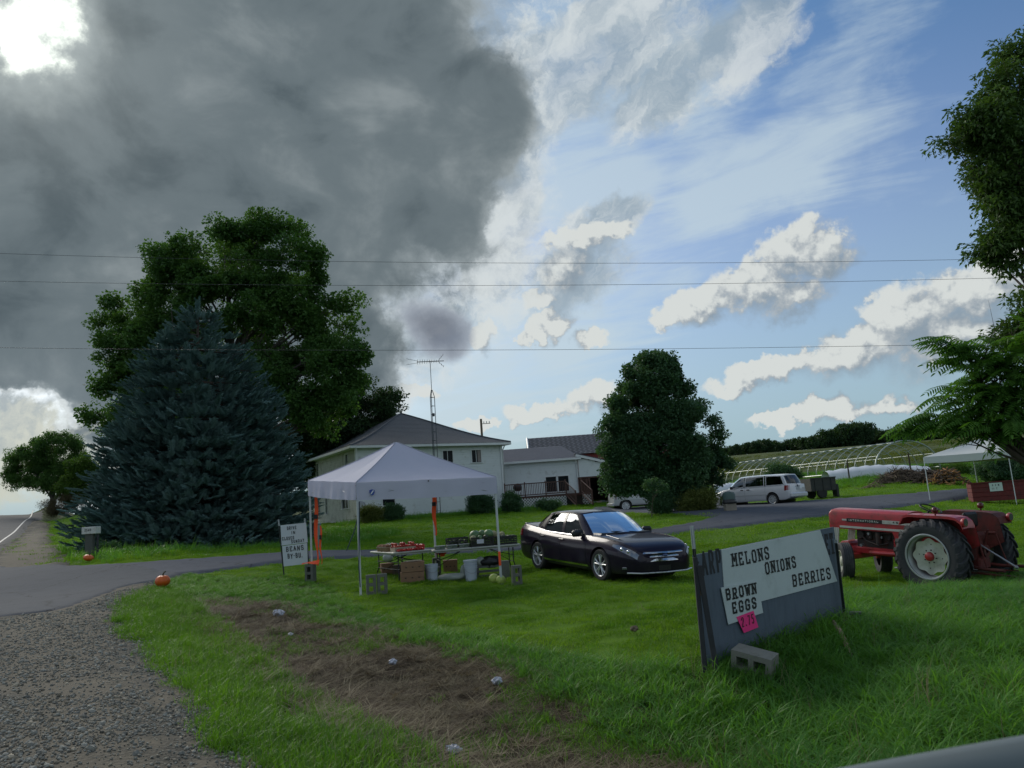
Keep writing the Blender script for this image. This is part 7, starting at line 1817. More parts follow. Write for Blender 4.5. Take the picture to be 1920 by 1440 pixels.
class Car:
    """body skin described by side and plan curves; local axes: x forward, y left, z up"""
    def __init__(s, S): s.S = S
    def pt(s, x, f):
        """f from 0 (sill) over 1 (shoulder) to 2 (centre line on top); y positive side"""
        S = s.S; w = smooth_interp(S['w'], x); zb = interp(S['zb'], x); zt = smooth_interp(S['zt'], x); prof = S['prof']
        if f <= 1:
            wf = smooth_interp(prof, f); return V(x, w * wf, zb + (zt - zb) * f)
        g = f - 1; w1 = w * smooth_interp(prof, 1); k = g; crown = S.get('crown', .035)
        return V(x, w1 * math.cos(k * math.pi / 2) ** .8 if k < 1 else 0, zt + crown * math.sin(k * math.pi / 2) ** .7)
    def body(s):
        S = s.S; xs = S['xs']; fs = list(np.linspace(0, 1, 15)) + list(1 + np.linspace(0, 1, 10)[1:]); b = MB(); rows = []
        for x in xs:
            r = [s.pt(x, f) for f in fs]; l = [p * V(1, -1, 1) for p in reversed(r[:-1])]; rows.append(r + l)
        b.grid(rows); n = len(rows[0]); N = len(rows)
        b.f.append(tuple(range(n - 1, -1, -1))); b.mi.append(0); b.f.append(tuple((N - 1) * n + k for k in range(n))); b.mi.append(0)
        for i in range(N - 1): b.f.append((i * n, (i + 1) * n, (i + 1) * n + n - 1, i * n + n - 1)); b.mi.append(0)
        return b
    def patch(s, x0, x1, f0, f1, off=.004, n=10, m=4, side=1, fx=None):
        """a piece of skin lifted by off; fx optional function (u) -> (f0,f1)"""
        b = MB(); rows = []
        for i in range(n + 1):
            u = i / n; x = x0 + (x1 - x0) * u; a, c = (f0, f1) if fx is None else fx(u); r = []
            for j in range(m + 1):
                f = a + (c - a) * j / m; p = s.pt(x, f); e = 1e-3; dx = s.pt(x + e, f) - s.pt(x - e, f); df = s.pt(x, min(2, f + e)) - s.pt(x, max(0, f - e)); nn = unit(np.cross(df, dx)); 
                if nn[1] < 0 and f <= 1: nn = -nn
                if f > 1 and nn[2] < 0: nn = -nn
                r.append((p + nn * off) * V(1, side, 1))
            rows.append(r)
        b.grid(rows); return b

def cut_wheels(o, centres, rad, W_):
    import bmesh
    for (x, z) in centres:
        b = MB(); b.cyl((x, -W_, z), (x, W_, z), rad, n=40); c = b.obj('cutter', None)
        c.parent = o.parent; md = o.modifiers.new('arch', 'BOOLEAN'); md.operation = 'DIFFERENCE'; md.object = c; md.solver = 'EXACT'
        bpy.context.view_layer.update(); dg = bpy.context.evaluated_depsgraph_get(); me = bpy.data.meshes.new_from_object(o.evaluated_get(dg)); o.modifiers.clear(); old = o.data; o.data = me; bpy.data.objects.remove(c)

def glass_frame(A, B, ins, parent, nm, gm, fm, bulge=.02, mu=.05, mv=.07, nu=10, nv=5, out=None, side_label=None):
    """A, B: bottom and top curves (lists of points); body coloured margin with a pane set in it"""
    A = [np.asarray(p, float) for p in A]; B = [np.asarray(p, float) for p in B]
    def cv(c, u):
        t = u * (len(c) - 1); i = min(int(t), len(c) - 2); t -= i; return c[i] * (1 - t) + c[i + 1] * t
    cen = sum(A + B) / (len(A) + len(B))
    def P(u, v, off=0):
        a, c = cv(A, u), cv(B, u); p = a * (1 - v) + c * v; e = 1e-2; du = cv(A, min(1, u + e)) * (1 - v) + cv(B, min(1, u + e)) * v - (cv(A, max(0, u - e)) * (1 - v) + cv(B, max(0, u - e)) * v); nn = unit(np.cross(du, c - a))
        if nn @ (out if out is not None else V(0, 1, 0)) < 0: nn = -nn
        return p + nn * (bulge * math.sin(math.pi * v) + off)
    us = [0, mu] + list(np.linspace(mu, 1 - mu, nu)[1:-1]) + [1 - mu, 1]; vs = [0, mv] + list(np.linspace(mv, 1 - mv, nv)[1:-1]) + [1 - mv, 1]
    b = MB(); L = len(vs); b.add([P(u, v) for u in us for v in vs], [(i * L + j, i * L + j + 1, (i + 1) * L + j + 1, (i + 1) * L + j) for i in range(len(us) - 1) for j in range(L - 1) if i in (0, len(us) - 2) or j in (0, L - 2)])
    b.obj('window_frame', fm, parent, smooth=True, recalc=False)
    g_ = MB(); g_.grid([[P(u, v, -.006) for v in np.linspace(mv * .8, 1 - mv * .8, nv + 2)] for u in np.linspace(mu * .8, 1 - mu * .8, nu + 2)]); return g_.obj(nm, gm, parent, smooth=True, recalc=False)

def wheel(parent, x, y, r_, w_, style, side, group=None, chrome=m_alloy):
    root = MB(); ax = V(0, side, 0); tr = r_ * .70
    root.lathe([(tr * .96, -w_ * .46), (tr * 1.05, -w_ * .5), (r_ * .93, -w_ * .5), (r_ * .985, -w_ * .40), (r_, -w_ * .2), (r_, w_ * .2), (r_ * .985, w_ * .40), (r_ * .93, w_ * .5), (tr * 1.05, w_ * .5), (tr * .96, w_ * .46)], c=(x, y, r_), axis=ax, n=44, caps=False)
    root.lathe([(tr * .96, w_ * .2), (tr * .96, -w_ * .3), (0, -w_ * .3)], c=(x, y, r_), axis=ax, n=24, caps=False)
    t = root.obj('wheel', m_rub, parent, smooth=True, angle=35, recalc=False)
    b = MB(); c = V(x, y, r_); X = V(1, 0, 0); Z = V(0, 0, 1)
    b.lathe([(tr * .90, w_ * .10), (tr * .93, w_ * .44), (tr * 1.0, w_ * .485), (tr * .99, w_ * .44), (tr * .97, w_ * .2)], c=c, axis=ax, n=40, caps=False)
    if style == 'split5':
        for k in range(5):
            a = k * 2 * math.pi / 5 + .3
            for da in (-.17, .17):
                d0 = X * math.cos(a + da * .5) + Z * math.sin(a + da * .5); d1 = X * math.cos(a + da * 1.3) + Z * math.sin(a + da * 1.3); b.tube([c + d0 * tr * .16 + ax * w_ * .36, c + (d0 + d1) / 2 * tr * .58 + ax * w_ * .40, c + d1 * tr * .95 + ax * w_ * .38], [tr * .085, tr * .070, tr * .075], 6)
        b.lathe([(0, w_ * .46), (tr * .20, w_ * .44), (tr * .23, w_ * .34)], c=c, axis=ax, n=16, caps=False)
    elif style == 'cap':
        b.lathe([(0, w_ * .40), (tr * .25, w_ * .42), (tr * .5, w_ * .36), (tr * .93, w_ * .40)], c=c, axis=ax, n=36, caps=False)
    b.obj('rim', chrome, t, smooth=True, angle=35, recalc=False)
    b = MB()
    if style == 'cap':
        for k in range(9):
            a = k * 2 * math.pi / 9; d0 = X * math.cos(a) + Z * math.sin(a); b.cyl(c + d0 * tr * .70 + ax * w_ * .38, c + d0 * tr * .70 + ax * w_ * .405, tr * .09, n=8)
    else: b.lathe([(0, w_ * .05), (tr * .80, w_ * .05)], c=c, axis=ax, n=20, caps=False)
    b.obj('brake_disc' if style != 'cap' else 'vent_hole', m_black, t, recalc=False); return t

def seat(parent, x, y, z=.42, m=m_seat):
    b = MB(); b.box((x, y, z), (.50, .48, .16), bev=.05); b.box((x - .28, y, z + .36), (.14, .48, .62), eul(0, R(-12), 0), bev=.05); b.box((x - .34, y, z + .78), (.10, .26, .17), eul(0, R(-12), 0), bev=.04); b.obj('seat', m, parent)

def car_root(name, label, cat, front_px, rear_px, wb, xr, track):
    """place a car from the contact points of its near-side wheels; returns the empty at ground level, x forward"""
    f_, r_ = hit(*front_px), hit(*rear_px); return f_, r_

# --- dark sedan on the lawn
S = dict(w=[(-2.42, .70), (-2.36, .80), (-2.15, .862), (-1.6, .895), (-.6, .912), (.6, .912), (1.4, .905), (1.8, .885), (2.1, .84), (2.3, .75), (2.42, .60), (2.45, .50)],
         zb=[(-2.42, .34), (-2.1, .24), (-1.6, .20), (1.8, .19), (2.2, .20), (2.45, .24)],
         zt=[(-2.42, .90), (-2.36, 1.00), (-2.2, 1.045), (-1.8, 1.02), (-1.2, .965), (0, .91), (.8, .905), (1.1, .905), (1.6, .87), (2.0, .815), (2.25, .735), (2.36, .66), (2.42, .56), (2.45, .50)],
         prof=[(0, .93), (.08, .965), (.2, .985), (.42, .995), (.6, 1.0), (.75, .985), (.88, .955), (.96, .915), (1, .87)],
         xs=np.concatenate([np.linspace(-2.42, -2.2, 6)[:-1], np.linspace(-2.2, 1.9, 34)[:-1], np.linspace(1.9, 2.45, 14)]), crown=.045)
m_sedan = paint('paint_plum_black', coat=.5, c=(.010, .005, .018), metal=.1, rough=.35)
fc, rc = hit(1136, 1089), hit(1014, 1068); hd = (fc - rc) * V(1, 1, 0); hd = unit(hd); ang = math.atan2(hd[1], hd[0])
lat = V(-hd[1], hd[0], 0)           # left of the car
# the near side is the car's right side
near = V(hd[1], -hd[0], 0); mid = (fc + rc) / 2 - near * .79; xmid = (1.44 - 1.29) / 2
orgc = mid - hd * xmid; pit = math.atan2(gz(*(orgc + hd * 1.4)[:2]) - gz(*(orgc - hd * 1.3)[:2]), 2.7); z0 = (gz(*(orgc + hd * 1.4)[:2]) + gz(*(orgc - hd * 1.3)[:2])) / 2
rollc = math.atan2(gz(*(orgc + lat * .8)[:2]) - gz(*(orgc - lat * .8)[:2]), 1.6)
car = empty('sedan', (orgc[0], orgc[1], z0 + .0), 0, 'dark plum sedan parked on the lawn behind the farm sign', 'car'); car.rotation_euler = (rollc, -pit, ang); car.scale = (1, 1, .965)
K = Car(S); bo = K.body().obj('body', m_sedan, car, smooth=True); cut_wheels(bo, [(1.44, .345), (-1.29, .345)], .375, 1.2); bo.data.shade_smooth(); bo.data.set_sharp_from_angle(angle=R(42))
b = MB()
for x in (1.44, -1.29): b.lathe([(.372, -.82), (.372, .82)], c=(x, 0, .345), axis=(0, 1, 0), n=30, caps=False)
b.box((0, 0, .30), (4.2, 1.30, .10)); b.obj('underbody', m_black, car, recalc=False)
for s_ in (-1, 1):
    wheel(car, 1.44, s_ * .79, .335, .22, 'split5', s_, chrome=m_alloy); wheel(car, -1.29, s_ * .79, .335, .22, 'split5', s_, chrome=m_alloy)
# greenhouse
def mir(l): return [np.asarray(p) * V(1, -1, 1) for p in l]
Bs = [V(1.22, 0, .955), V(1.15, .35, .945), V(.86, .72, .920)]; Ts = [V(.36, 0, 1.425), V(.32, .32, 1.42), V(.20, .56, 1.385)]
glass_frame(list(reversed(mir(Bs)))[:-1] + Bs, list(reversed(mir(Ts)))[:-1] + Ts, 0, car, 'windshield', m_glass, m_sedan, .03, .035, .05, 16, 6, out=V(1, 0, .5))
Br = [V(-1.93, 0, 1.07), V(-1.86, .40, 1.06), V(-1.62, .68, 1.03)]; Tr = [V(-1.20, 0, 1.40), V(-1.18, .34, 1.395), V(-1.10, .56, 1.37)]
glass_frame(list(reversed(mir(Br)))[:-1] + Br, list(reversed(mir(Tr)))[:-1] + Tr, 0, car, 'rear_window', m_glassd, m_sedan, .03, .05, .06, 14, 6, out=V(-1, 0, .5))
for s_ in (1, -1):
    q = (lambda l: l) if s_ > 0 else mir; o_ = V(0, s_, 0)
    glass_frame(q([V(.74, .785, .912), V(.3, .812, .915), V(-.16, .812, .920)]), q([V(.10, .590, 1.375), V(-.02, .595, 1.392), V(-.24, .600, 1.398)]), 0, car, 'front_side_window', m_glass, m_sedan, .025, .03, .05, 8, 5, out=o_)
    glass_frame(q([V(-.22, .812, .920), V(-.7, .805, .938), V(-1.12, .785, .958)]), q([V(-.30, .600, 1.398), V(-.6, .598, 1.395), V(-.98, .580, 1.374)]), 0, car, 'rear_side_window', m_glass if s_ > 0 else m_glass, m_sedan, .025, .03, .05, 8, 5, out=o_)
    glass_frame(q([V(-1.15, .780, .960), V(-1.34, .750, 1.0), V(-1.50, .725, 1.01)]), q([V(-1.01, .578, 1.372), V(-1.05, .57, 1.368), V(-1.09, .562, 1.363)]), 0, car, 'quarter_window', m_black, m_sedan, .02, .12, .12, 4, 4, out=o_)
    # pillars
    b = MB(); b.grid([[q([V(.86, .72, .920)])[0] * (1 - t) + q([V(.20, .56, 1.385)])[0] * t, q([V(.82, .775, .915)])[0] * (1 - t) + q([V(.15, .585, 1.372)])[0] * t + V(0, .01 * s_, 0) * math.sin(math.pi * t), q([V(.74, .785, .912)])[0] * (1 - t) + q([V(.10, .590, 1.375)])[0] * t + V(0, .025 * s_, 0) * math.sin(math.pi * t)] for t in np.linspace(0, 1, 8)]); 
    b.grid([[q([V(-.16, .812, .920)])[0] * (1 - t) + q([V(-.24, .600, 1.398)])[0] * t + V(0, .028 * s_, 0) * math.sin(math.pi * t), q([V(-.22, .812, .920)])[0] * (1 - t) + q([V(-.30, .600, 1.398)])[0] * t + V(0, .028 * s_, 0) * math.sin(math.pi * t)] for t in np.linspace(0, 1, 8)])
    b.grid([[q([V(-1.50, .725, 1.01)])[0] * (1 - t) + q([V(-1.09, .562, 1.363)])[0] * t + V(0, .02 * s_, 0) * math.sin(math.pi * t), q([V(-1.57, .71, 1.018)])[0] * (1 - t) + q([V(-1.10, .565, 1.366)])[0] * t + V(0, .012 * s_, 0) * math.sin(math.pi * t), q([V(-1.62, .68, 1.03)])[0] * (1 - t) + q([V(-1.10, .56, 1.37)])[0] * t] for t in np.linspace(0, 1, 8)])
    b.obj('pillar', m_sedan, car, smooth=True, recalc=False)
    b = MB(); b.tube(q([V(.76, .797, .910), V(.3, .826, .912), V(-.7, .818, .934), V(-1.15, .795, .956), V(-1.5, .74, 1.01)]), .009, 5); b.obj('belt_moulding', m_chrome, car)
    b = MB(); b.tube(q([V(.74, .790, .915), V(.10, .600, 1.382), V(-.27, .610, 1.405), V(-.90, .59, 1.380), V(-1.42, .73, 1.012)]), .008, 5); b.obj('window_trim', m_black, car)
    # mirror
    b = MB(); b.box((.60, s_ * .93, .965), (.13, .24, .15), eul(0, 0, s_ * -.15), bev=.045); b.box((.64, s_ * .82, .925), (.07, .12, .05)); b.obj('mirror', m_black, car)
    for x in (-.12, -1.02): b = MB(); p = K.pt(x, .84) * V(1, s_, 1); b.box(p + V(0, s_ * .02, 0), (.20, .022, .028), bev=.008); b.obj('door_handle', m_sedan if x < -.5 else m_sedan, car)
    # door seams
    for x in (.90, -.19, -1.16):
        b = MB(); f1 = 1.0; b.tube([(K.pt(x - (.10 * (f < .35) * (x < -1)) , f) + V(0, .0015, 0)) * V(1, s_, 1) for f in np.linspace(.06, f1, 9)], .0045, 4); b.obj('door_seam', m_black, car)
    b = K.patch(-1.0, .98, .10, .16, .006, 12, 1, s_); b.obj('sill_moulding', m_chrome, car, recalc=False)
    # head lamp, wraps from the nose to the fender
    b = K.patch(1.86, 2.40, .62, .9, .006, 12, 5, s_, fx=lambda u: (.86 - .14 * u, .93 + .04 * u)); hl_ = b.obj('headlight', m_lens, car, smooth=True, recalc=False)
    for xx in (2.12, 2.26): b = MB(); b.sphere(K.pt(xx, .86) * V(1, s_, 1) + V(.0, 0, 0), .045, 10, 8, (1, .5, .8)); b.obj('bulb_housing', m_chrome, hl_, smooth=True)
    b = K.patch(-2.40, -2.12, .68, .88, .006, 8, 4, s_); b.obj('tail_light', m_tail, car, smooth=True, recalc=False)
    b = MB(); p = K.pt(2.20, .22) * V(1, s_, 1); b.box(p, (.10, .05, .05), eul(0, 0, -s_ * .6), bev=.01); b.obj('fog_lamp', m_lens, car)
# roof
b = MB(); Fr = [V(.36, 0, 1.425), V(.32, .32, 1.42), V(.20, .56, 1.385)]; Rr = [V(-1.20, 0, 1.40), V(-1.18, .34, 1.395), V(-1.10, .56, 1.37)]
fl = list(reversed(mir(Fr)))[:-1] + Fr; rl = list(reversed(mir(Rr)))[:-1] + Rr
fl = [V(.20, -.585, 1.372)] + fl + [V(.20, .585, 1.372)]; rl = [V(-1.10, -.585, 1.363)] + rl + [V(-1.10, .585, 1.363)]
rows = []
for t in np.linspace(0, 1, 12): rows.append([a * (1 - t) + c * t + V(0, 0, .030 * math.sin(math.pi * t)) + V(0, (.016 if abs(a[1]) > .5 else 0) * np.sign(a[1]) * math.sin(math.pi * t), 0) for a, c in zip(fl, rl)])
b.grid(rows); b.obj('roof', m_sedan, car, smooth=True, recalc=False)
# nose: grille with three chrome bars, intake, bumper lip, badge
def nose(f, y):      # point on the nose skin at height f and sideways y
    w = .60; x = 2.452 - .10 * (abs(y) / .55) ** 2.2; return V(x, y, f)
b = MB(); b.grid([[nose(z, y) + V(-.006 + .0, 0, 0) for z in (.40, .46, .56, .62)] for y in np.linspace(-.50, .50, 13)]); gr = b.obj('grille', m_black, car, recalc=False)
for z, hh, yw in ((.625, .030, .56), (.555, .034, .53), (.475, .050, .50)):
    b = MB(); rows = []
    for y in np.linspace(-yw, yw, 19):
        p = nose(z, y); rows.append([p + V(.000, 0, -hh / 2), p + V(.034, 0, -hh / 2), p + V(.030, 0, -hh / 4), p + V(.010, 0, hh / 2), p + V(-.01, 0, hh / 2)])
    b.grid(rows); b.obj('grille_bar', m_chrome, gr, recalc=False)
b = MB(); b.lathe([(0, .012), (.055, .010), (.075, 0)], c=nose(.565, 0) + V(.026, 0, 0), axis=(1, 0, 0), n=24); o = b.obj('badge', mat('badge_blue', (.02, .05, .18), .3, coat=1), car, smooth=True); o.data.transform(Matrix.Translation((0, 0, .565)) @ Matrix.Scale(.42, 4, (0, 0, 1)) @ Matrix.Translation((0, 0, -.565)))
b = MB(); b.grid([[nose(z, y) + V(.004, 0, 0) for z in (.26, .36)] for y in np.linspace(-.46, .46, 11)]); b.obj('intake', m_black, car, recalc=False)
b = MB(); b.tube([V(2.28, -.80, .235), V(2.44, -.55, .225), V(2.485, 0, .22), V(2.44, .55, .225), V(2.28, .80, .235)], .016, 6); b.obj('lip', m_alloy, car)
b = MB()
for s_ in (-1, 1): b.tube([K.pt(1.25, 1.52) * V(1, s_, 1) + V(0, 0, .002), K.pt(1.8, 1.42) * V(1, s_, 1) + V(0, 0, .010), K.pt(2.2, 1.36) * V(1, s_, 1)], .007, 4)
b.obj('hood_crease', m_sedan, car)
b = MB(); b.tube([K.pt(x, 1.08) + V(0, 0, .001) for x in np.linspace(1.0, 2.28, 9)], .004, 4); b.tube([K.pt(x, 1.08) * V(1, -1, 1) + V(0, 0, .001) for x in np.linspace(1.0, 2.28, 9)], .004, 4); b.obj('hood_seam', m_black, car)
b = MB(); b.tube([V(1.19, .45, .955), V(1.14, .1, .985), V(1.10, -.35, 1.00)], .009, 5); b.tube([V(1.21, -.1, .965), V(1.08, -.62, .97)], .009, 5); b.box((1.18, 0, .93), (.10, 1.2, .02)); b.obj('wiper', m_black, car)
# rear
b = MB(); b.box((-2.425, 0, .74), (.012, .62, .12)); b.obj('licence_plate', mat('plate', (.4, .42, .45), .5), car)
b = MB(); b.box((-2.33, 0, 1.075), (.14, 1.3, .025), bev=.01); b.obj('spoiler', m_sedan, car)
# cabin
b = MB(); b.box((.95, 0, .86), (.55, 1.40, .22), bev=.06); b.obj('dashboard', m_black, car)
b = MB(); rr = [V(.56 + .17 * math.sin(a) * .35, .36 + .185 * math.cos(a), .92 + .17 * math.sin(a)) for a in np.linspace(0, 2 * math.pi, 20)]; b.tube(rr, .014, 6); b.cyl((.58, .36, .90), (.80, .36, .82), .03, n=8); b.obj('steering_wheel', m_black, car)
for y in (.36, -.36): seat(car, -.02, y)
b = MB(); b.box((-1.0, 0, .48), (.5, 1.3, .18), bev=.05); b.box((-1.28, 0, .82), (.14, 1.3, .52), eul(0, R(-18), 0), bev=.05); b.box((-1.55, 0, 1.0), (.45, 1.2, .03)); b.obj('rear_seat', m_seat, car)
b = MB(); b.box((-.1, 0, .33), (2.4, 1.5, .05)); b.obj('floor', m_black, car)

# --- generic van builder (minivan and cargo van)
def van(label, cat, name, S, org, ang, pitch, pm, wheels, rw, screen, sides, rear, roof, chrome=False, cap=m_alloy, arch=.40):
    r_ = empty(name, tuple(org), 0, label, cat); r_.rotation_euler = (0, -pitch, ang); K = Car(S)
    bo = K.body().obj('body', pm, r_, smooth=True); cut_wheels(bo, [(x, rw + .01) for x in wheels], arch, 1.3); bo.data.shade_smooth(); bo.data.set_sharp_from_angle(angle=R(40))
    b = MB()
    for x in wheels: b.lathe([(arch, -.86), (arch, .86)], c=(x, 0, rw + .01), axis=(0, 1, 0), n=26, caps=False)
    b.box((0, 0, .36), (4.3, 1.4, .12)); b.obj('underbody', m_black, r_, recalc=False)
    for x in wheels:
        for s_ in (-1, 1): wheel(r_, x, s_ * (S['w'][5][1] - .13), rw, .22, 'cap', s_, chrome=cap)
    (Bs, Ts) = screen; glass_frame(list(reversed(mir(Bs)))[:-1] + Bs, list(reversed(mir(Ts)))[:-1] + Ts, 0, r_, 'windshield', m_glassd, pm, .03, .04, .05, 12, 5, out=V(1, 0, .5))
    (Br, Tr) = rear; glass_frame(list(reversed(mir(Br)))[:-1] + Br, list(reversed(mir(Tr)))[:-1] + Tr, 0, r_, 'rear_window', m_glassd, pm, .02, .08, .10, 10, 5, out=V(-1, 0, .2))
    for (A, B, gm) in sides:
        for s_ in (1, -1):
            q = (lambda l: l) if s_ > 0 else mir; glass_frame(q(A), q(B), 0, r_, 'side_window', gm, pm, .02, .04, .08, 6, 4, out=V(0, s_, 0))
    b = MB(); fl, rl, crown = roof; fl = list(reversed(mir(fl)))[:-1] + fl; rl = list(reversed(mir(rl)))[:-1] + rl; rows = []
    for t in np.linspace(0, 1, 12): rows.append([a * (1 - t) + c * t + V(0, 0, crown * math.sin(math.pi * t) ** .6) for a, c in zip(fl, rl)])
    b.grid(rows); b.obj('roof', pm, r_, smooth=True, recalc=False)
    return r_, K
m_vanw = paint('paint_white', (.60, .60, .62), metal=0, rough=.4)
SV = dict(w=[(-2.50, .80), (-2.44, .90), (-2.2, .945), (-1.5, .955), (-.5, .96), (.6, .96), (1.4, .95), (1.9, .91), (2.2, .83), (2.42, .66), (2.50, .50)], zb=[(-2.5, .40), (-2.2, .28), (2.0, .24), (2.5, .30)],
          zt=[(-2.50, .96), (-2.46, 1.06), (-2.2, 1.06), (0, 1.03), (1.0, 1.02), (1.5, .98), (1.95, .88), (2.3, .76), (2.5, .58)], prof=[(0, .93), (.1, .97), (.3, .99), (.5, 1), (.75, .985), (.92, .955), (1, .93)],
          xs=np.concatenate([np.linspace(-2.5, -2.3, 5)[:-1], np.linspace(-2.3, 1.9, 26)[:-1], np.linspace(1.9, 2.5, 10)]), crown=.04)
fp, rp = hit(1389, 943), hit(1452, 947.5); Yr = 43.0
rp = at(1452, 43.0); d_ = unit(V(-.66, .75, 0)); ang = math.atan2(d_[1], d_[0]); left = V(-d_[1], d_[0], 0)
# the visible side is the left side: near-left rear wheel at rp
org_ = rp - left * .83 + d_ * 1.45; zr_, zf_ = gz(*(org_ - d_ * 1.45)[:2]), gz(*(org_ + d_ * 1.6)[:2]); pit = math.atan2(zf_ - zr_, 3.05); org_[2] = (zr_ + zf_) / 2
sW = lambda x, z: .955 - .15 * max(0, (z - 1.03)) / .6
side1 = ([V(1.18, .90, 1.04), V(.8, .91, 1.045), V(.30, .915, 1.05)], [V(.52, .80, 1.58), V(.42, .805, 1.60), V(.25, .81, 1.61)], m_glassd)
side2 = ([V(.24, .915, 1.05), V(-.4, .915, 1.05), V(-1.02, .915, 1.06)], [V(.19, .81, 1.61), V(-.4, .815, 1.63), V(-1.02, .815, 1.625)], m_glassd)
side3 = ([V(-1.10, .915, 1.06), V(-1.7, .91, 1.07), V(-2.22, .88, 1.08)], [V(-1.10, .815, 1.625), V(-1.6, .81, 1.62), V(-2.02, .79, 1.60)], m_glassd)
mv, KV = van('white minivan parked on the far side of the driveway beside a dark trailer', 'minivan', 'minivan', SV, org_, ang, pit, m_vanw, (1.60, -1.45), .33,
    ([V(1.78, 0, 1.02), V(1.66, .45, 1.015), V(1.25, .86, 1.02)], [V(.80, 0, 1.66), V(.75, .42, 1.655), V(.55, .76, 1.60)]), [side1, side2, side3],
    ([V(-2.46, 0, 1.07), V(-2.42, .5, 1.07), V(-2.28, .86, 1.08)], [V(-2.18, 0, 1.66), V(-2.16, .45, 1.655), V(-2.05, .76, 1.60)]), ([V(.80, 0, 1.66), V(.75, .42, 1.655), V(.50, .815, 1.595)], [V(-2.18, 0, 1.66), V(-2.16, .45, 1.655), V(-2.04, .80, 1.59)], .05))
for s_ in (1, -1):
    b = KV.patch(-2.47, -2.22, .62, .98, .006, 5, 5, s_); b.obj('tail_light', m_tail, mv, smooth=True, recalc=False)
    b = KV.patch(1.95, 2.44, .78, .92, .006, 8, 3, s_); b.obj('headlight', m_lens, mv, smooth=True, recalc=False)
    b = MB(); b.box((1.02, s_ * 1.05, 1.08), (.14, .22, .17), bev=.05); b.obj('mirror', m_black, mv)
    for x in (1.25, .24, -1.05): b = MB(); b.tube([KV.pt(x, f) * V(1, s_, 1) for f in np.linspace(.05, 1, 8)], .005, 4); b.obj('door_seam', mat('seam_dark', (.12, .12, .12), .8), mv)
    for x in (.42, .02): b = MB(); p = KV.pt(x, .86) * V(1, s_, 1); b.box(p + V(0, s_ * .015, 0), (.18, .03, .05), bev=.01); b.obj('door_handle', m_black, mv)
    b = MB(); b.box((0, s_ * .955, .60), (2.4, .02, .05), bev=.005); b.obj('side_moulding', mat('moulding_grey', (.42, .42, .43), .5), mv)
    b = MB(); b.grid([[V(-2.28, s_ * .865, 1.08) * (1 - t) + V(-2.05, s_ * .765, 1.60) * t, V(-2.22, s_ * .885, 1.08) * (1 - t) + V(-2.02, s_ * .792, 1.60) * t] for t in (0, .5, 1)]); b.grid([[V(1.25, s_ * .86, 1.02) * (1 - t) + V(.55, s_ * .765, 1.60) * t, V(1.18, s_ * .905, 1.04) * (1 - t) + V(.52, s_ * .80, 1.59) * t] for t in (0, .5, 1)]); b.obj('pillar', m_vanw, mv, recalc=False)
b = MB(); b.box((-2.53, 0, .52), (.16, 1.72, .24), bev=.05); b.obj('rear_bumper', m_vanw, mv)
b = MB(); b.box((-2.502, 0, .86), (.02, .36, .16)); b.obj('licence_plate', mat('plate', (.4, .42, .45), .5), mv)
b = MB(); b.lathe([(0, .01), (.07, .0)], c=(-2.51, 0, 1.0), axis=(-1, 0, 0), n=16); b.box((-2.505, 0, .98), (.015, .5, .03)); b.obj('badge', mat('badge_dark', (.05, .06, .10), .4), mv)
b = MB(); b.tube([V(-2.50, .02, 1.10), V(-2.40, .3, 1.22)], .012, 5); b.obj('wiper', m_black, mv)
b = MB(); b.box((-.2, 0, 1.0), (3.2, 1.3, .3), bev=.1); b.obj('seat_row', m_seat, mv)

SC = dict(w=[(-2.75, .92), (-2.70, .96), (-2.5, .98), (-1.5, .99), (-.5, 1.0), (.6, 1.0), (1.6, .98), (2.2, .95), (2.5, .90), (2.65, .8), (2.75, .70)], zb=[(-2.75, .42), (2.0, .36), (2.75, .40)],
          zt=[(-2.75, 1.16), (-2.5, 1.18), (0, 1.18), (1.6, 1.18), (2.1, 1.10), (2.5, 1.0), (2.7, .86), (2.75, .74)], prof=[(0, .95), (.1, .98), (.3, .99), (.5, 1), (.75, .99), (.92, .975), (1, .96)],
          xs=np.concatenate([np.linspace(-2.75, 1.9, 24)[:-1], np.linspace(1.9, 2.75, 10)]), crown=.02)
pw_ = at(1173, 53.0); d_ = unit(V(1, .10, 0)); left = V(-d_[1], d_[0], 0); org_ = pw_ + left * .86 + d_ * 1.98; org_[2] = gz(org_[0] - 1, org_[1] - .5)
m_vanc = paint('paint_cream', (.50, .52, .52), metal=0, rough=.45)
full = ([V(.9, .965, 1.20), V(0, .97, 1.20), V(-2.62, .955, 1.20)], [V(.7, .90, 1.98), V(0, .90, 2.0), V(-2.55, .89, 1.98)], m_vanc)
doorw = ([V(1.75, .95, 1.20), V(1.4, .96, 1.20), V(.95, .965, 1.20)], [V(1.15, .88, 1.90), V(1.0, .89, 1.95), V(.75, .90, 1.98)], m_glassd)
cv_, KC = van('white cargo van partly hidden behind the round crowned tree', 'van', 'cargo_van', SC, org_, math.atan2(d_[1], d_[0]), 0, m_vanc, (1.55, -1.98), .38,
    ([V(2.05, 0, 1.16), V(2.0, .5, 1.16), V(1.80, .92, 1.18)], [V(1.35, 0, 2.0), V(1.3, .5, 1.99), V(1.15, .86, 1.92)]), [full, doorw],
    ([V(-2.72, 0, 1.19), V(-2.72, .5, 1.19), V(-2.68, .93, 1.19)], [V(-2.62, 0, 2.02), V(-2.62, .45, 2.01), V(-2.58, .87, 1.97)]), ([V(1.35, 0, 2.0), V(1.3, .5, 1.99), V(1.1, .90, 1.92)], [V(-2.62, 0, 2.02), V(-2.62, .45, 2.01), V(-2.55, .90, 1.96)], .05), arch=.44)
b = MB(); b.box((-2.82, 0, .50), (.16, 1.9, .20), bev=.03); b.obj('rear_bumper', m_alloy, cv_)
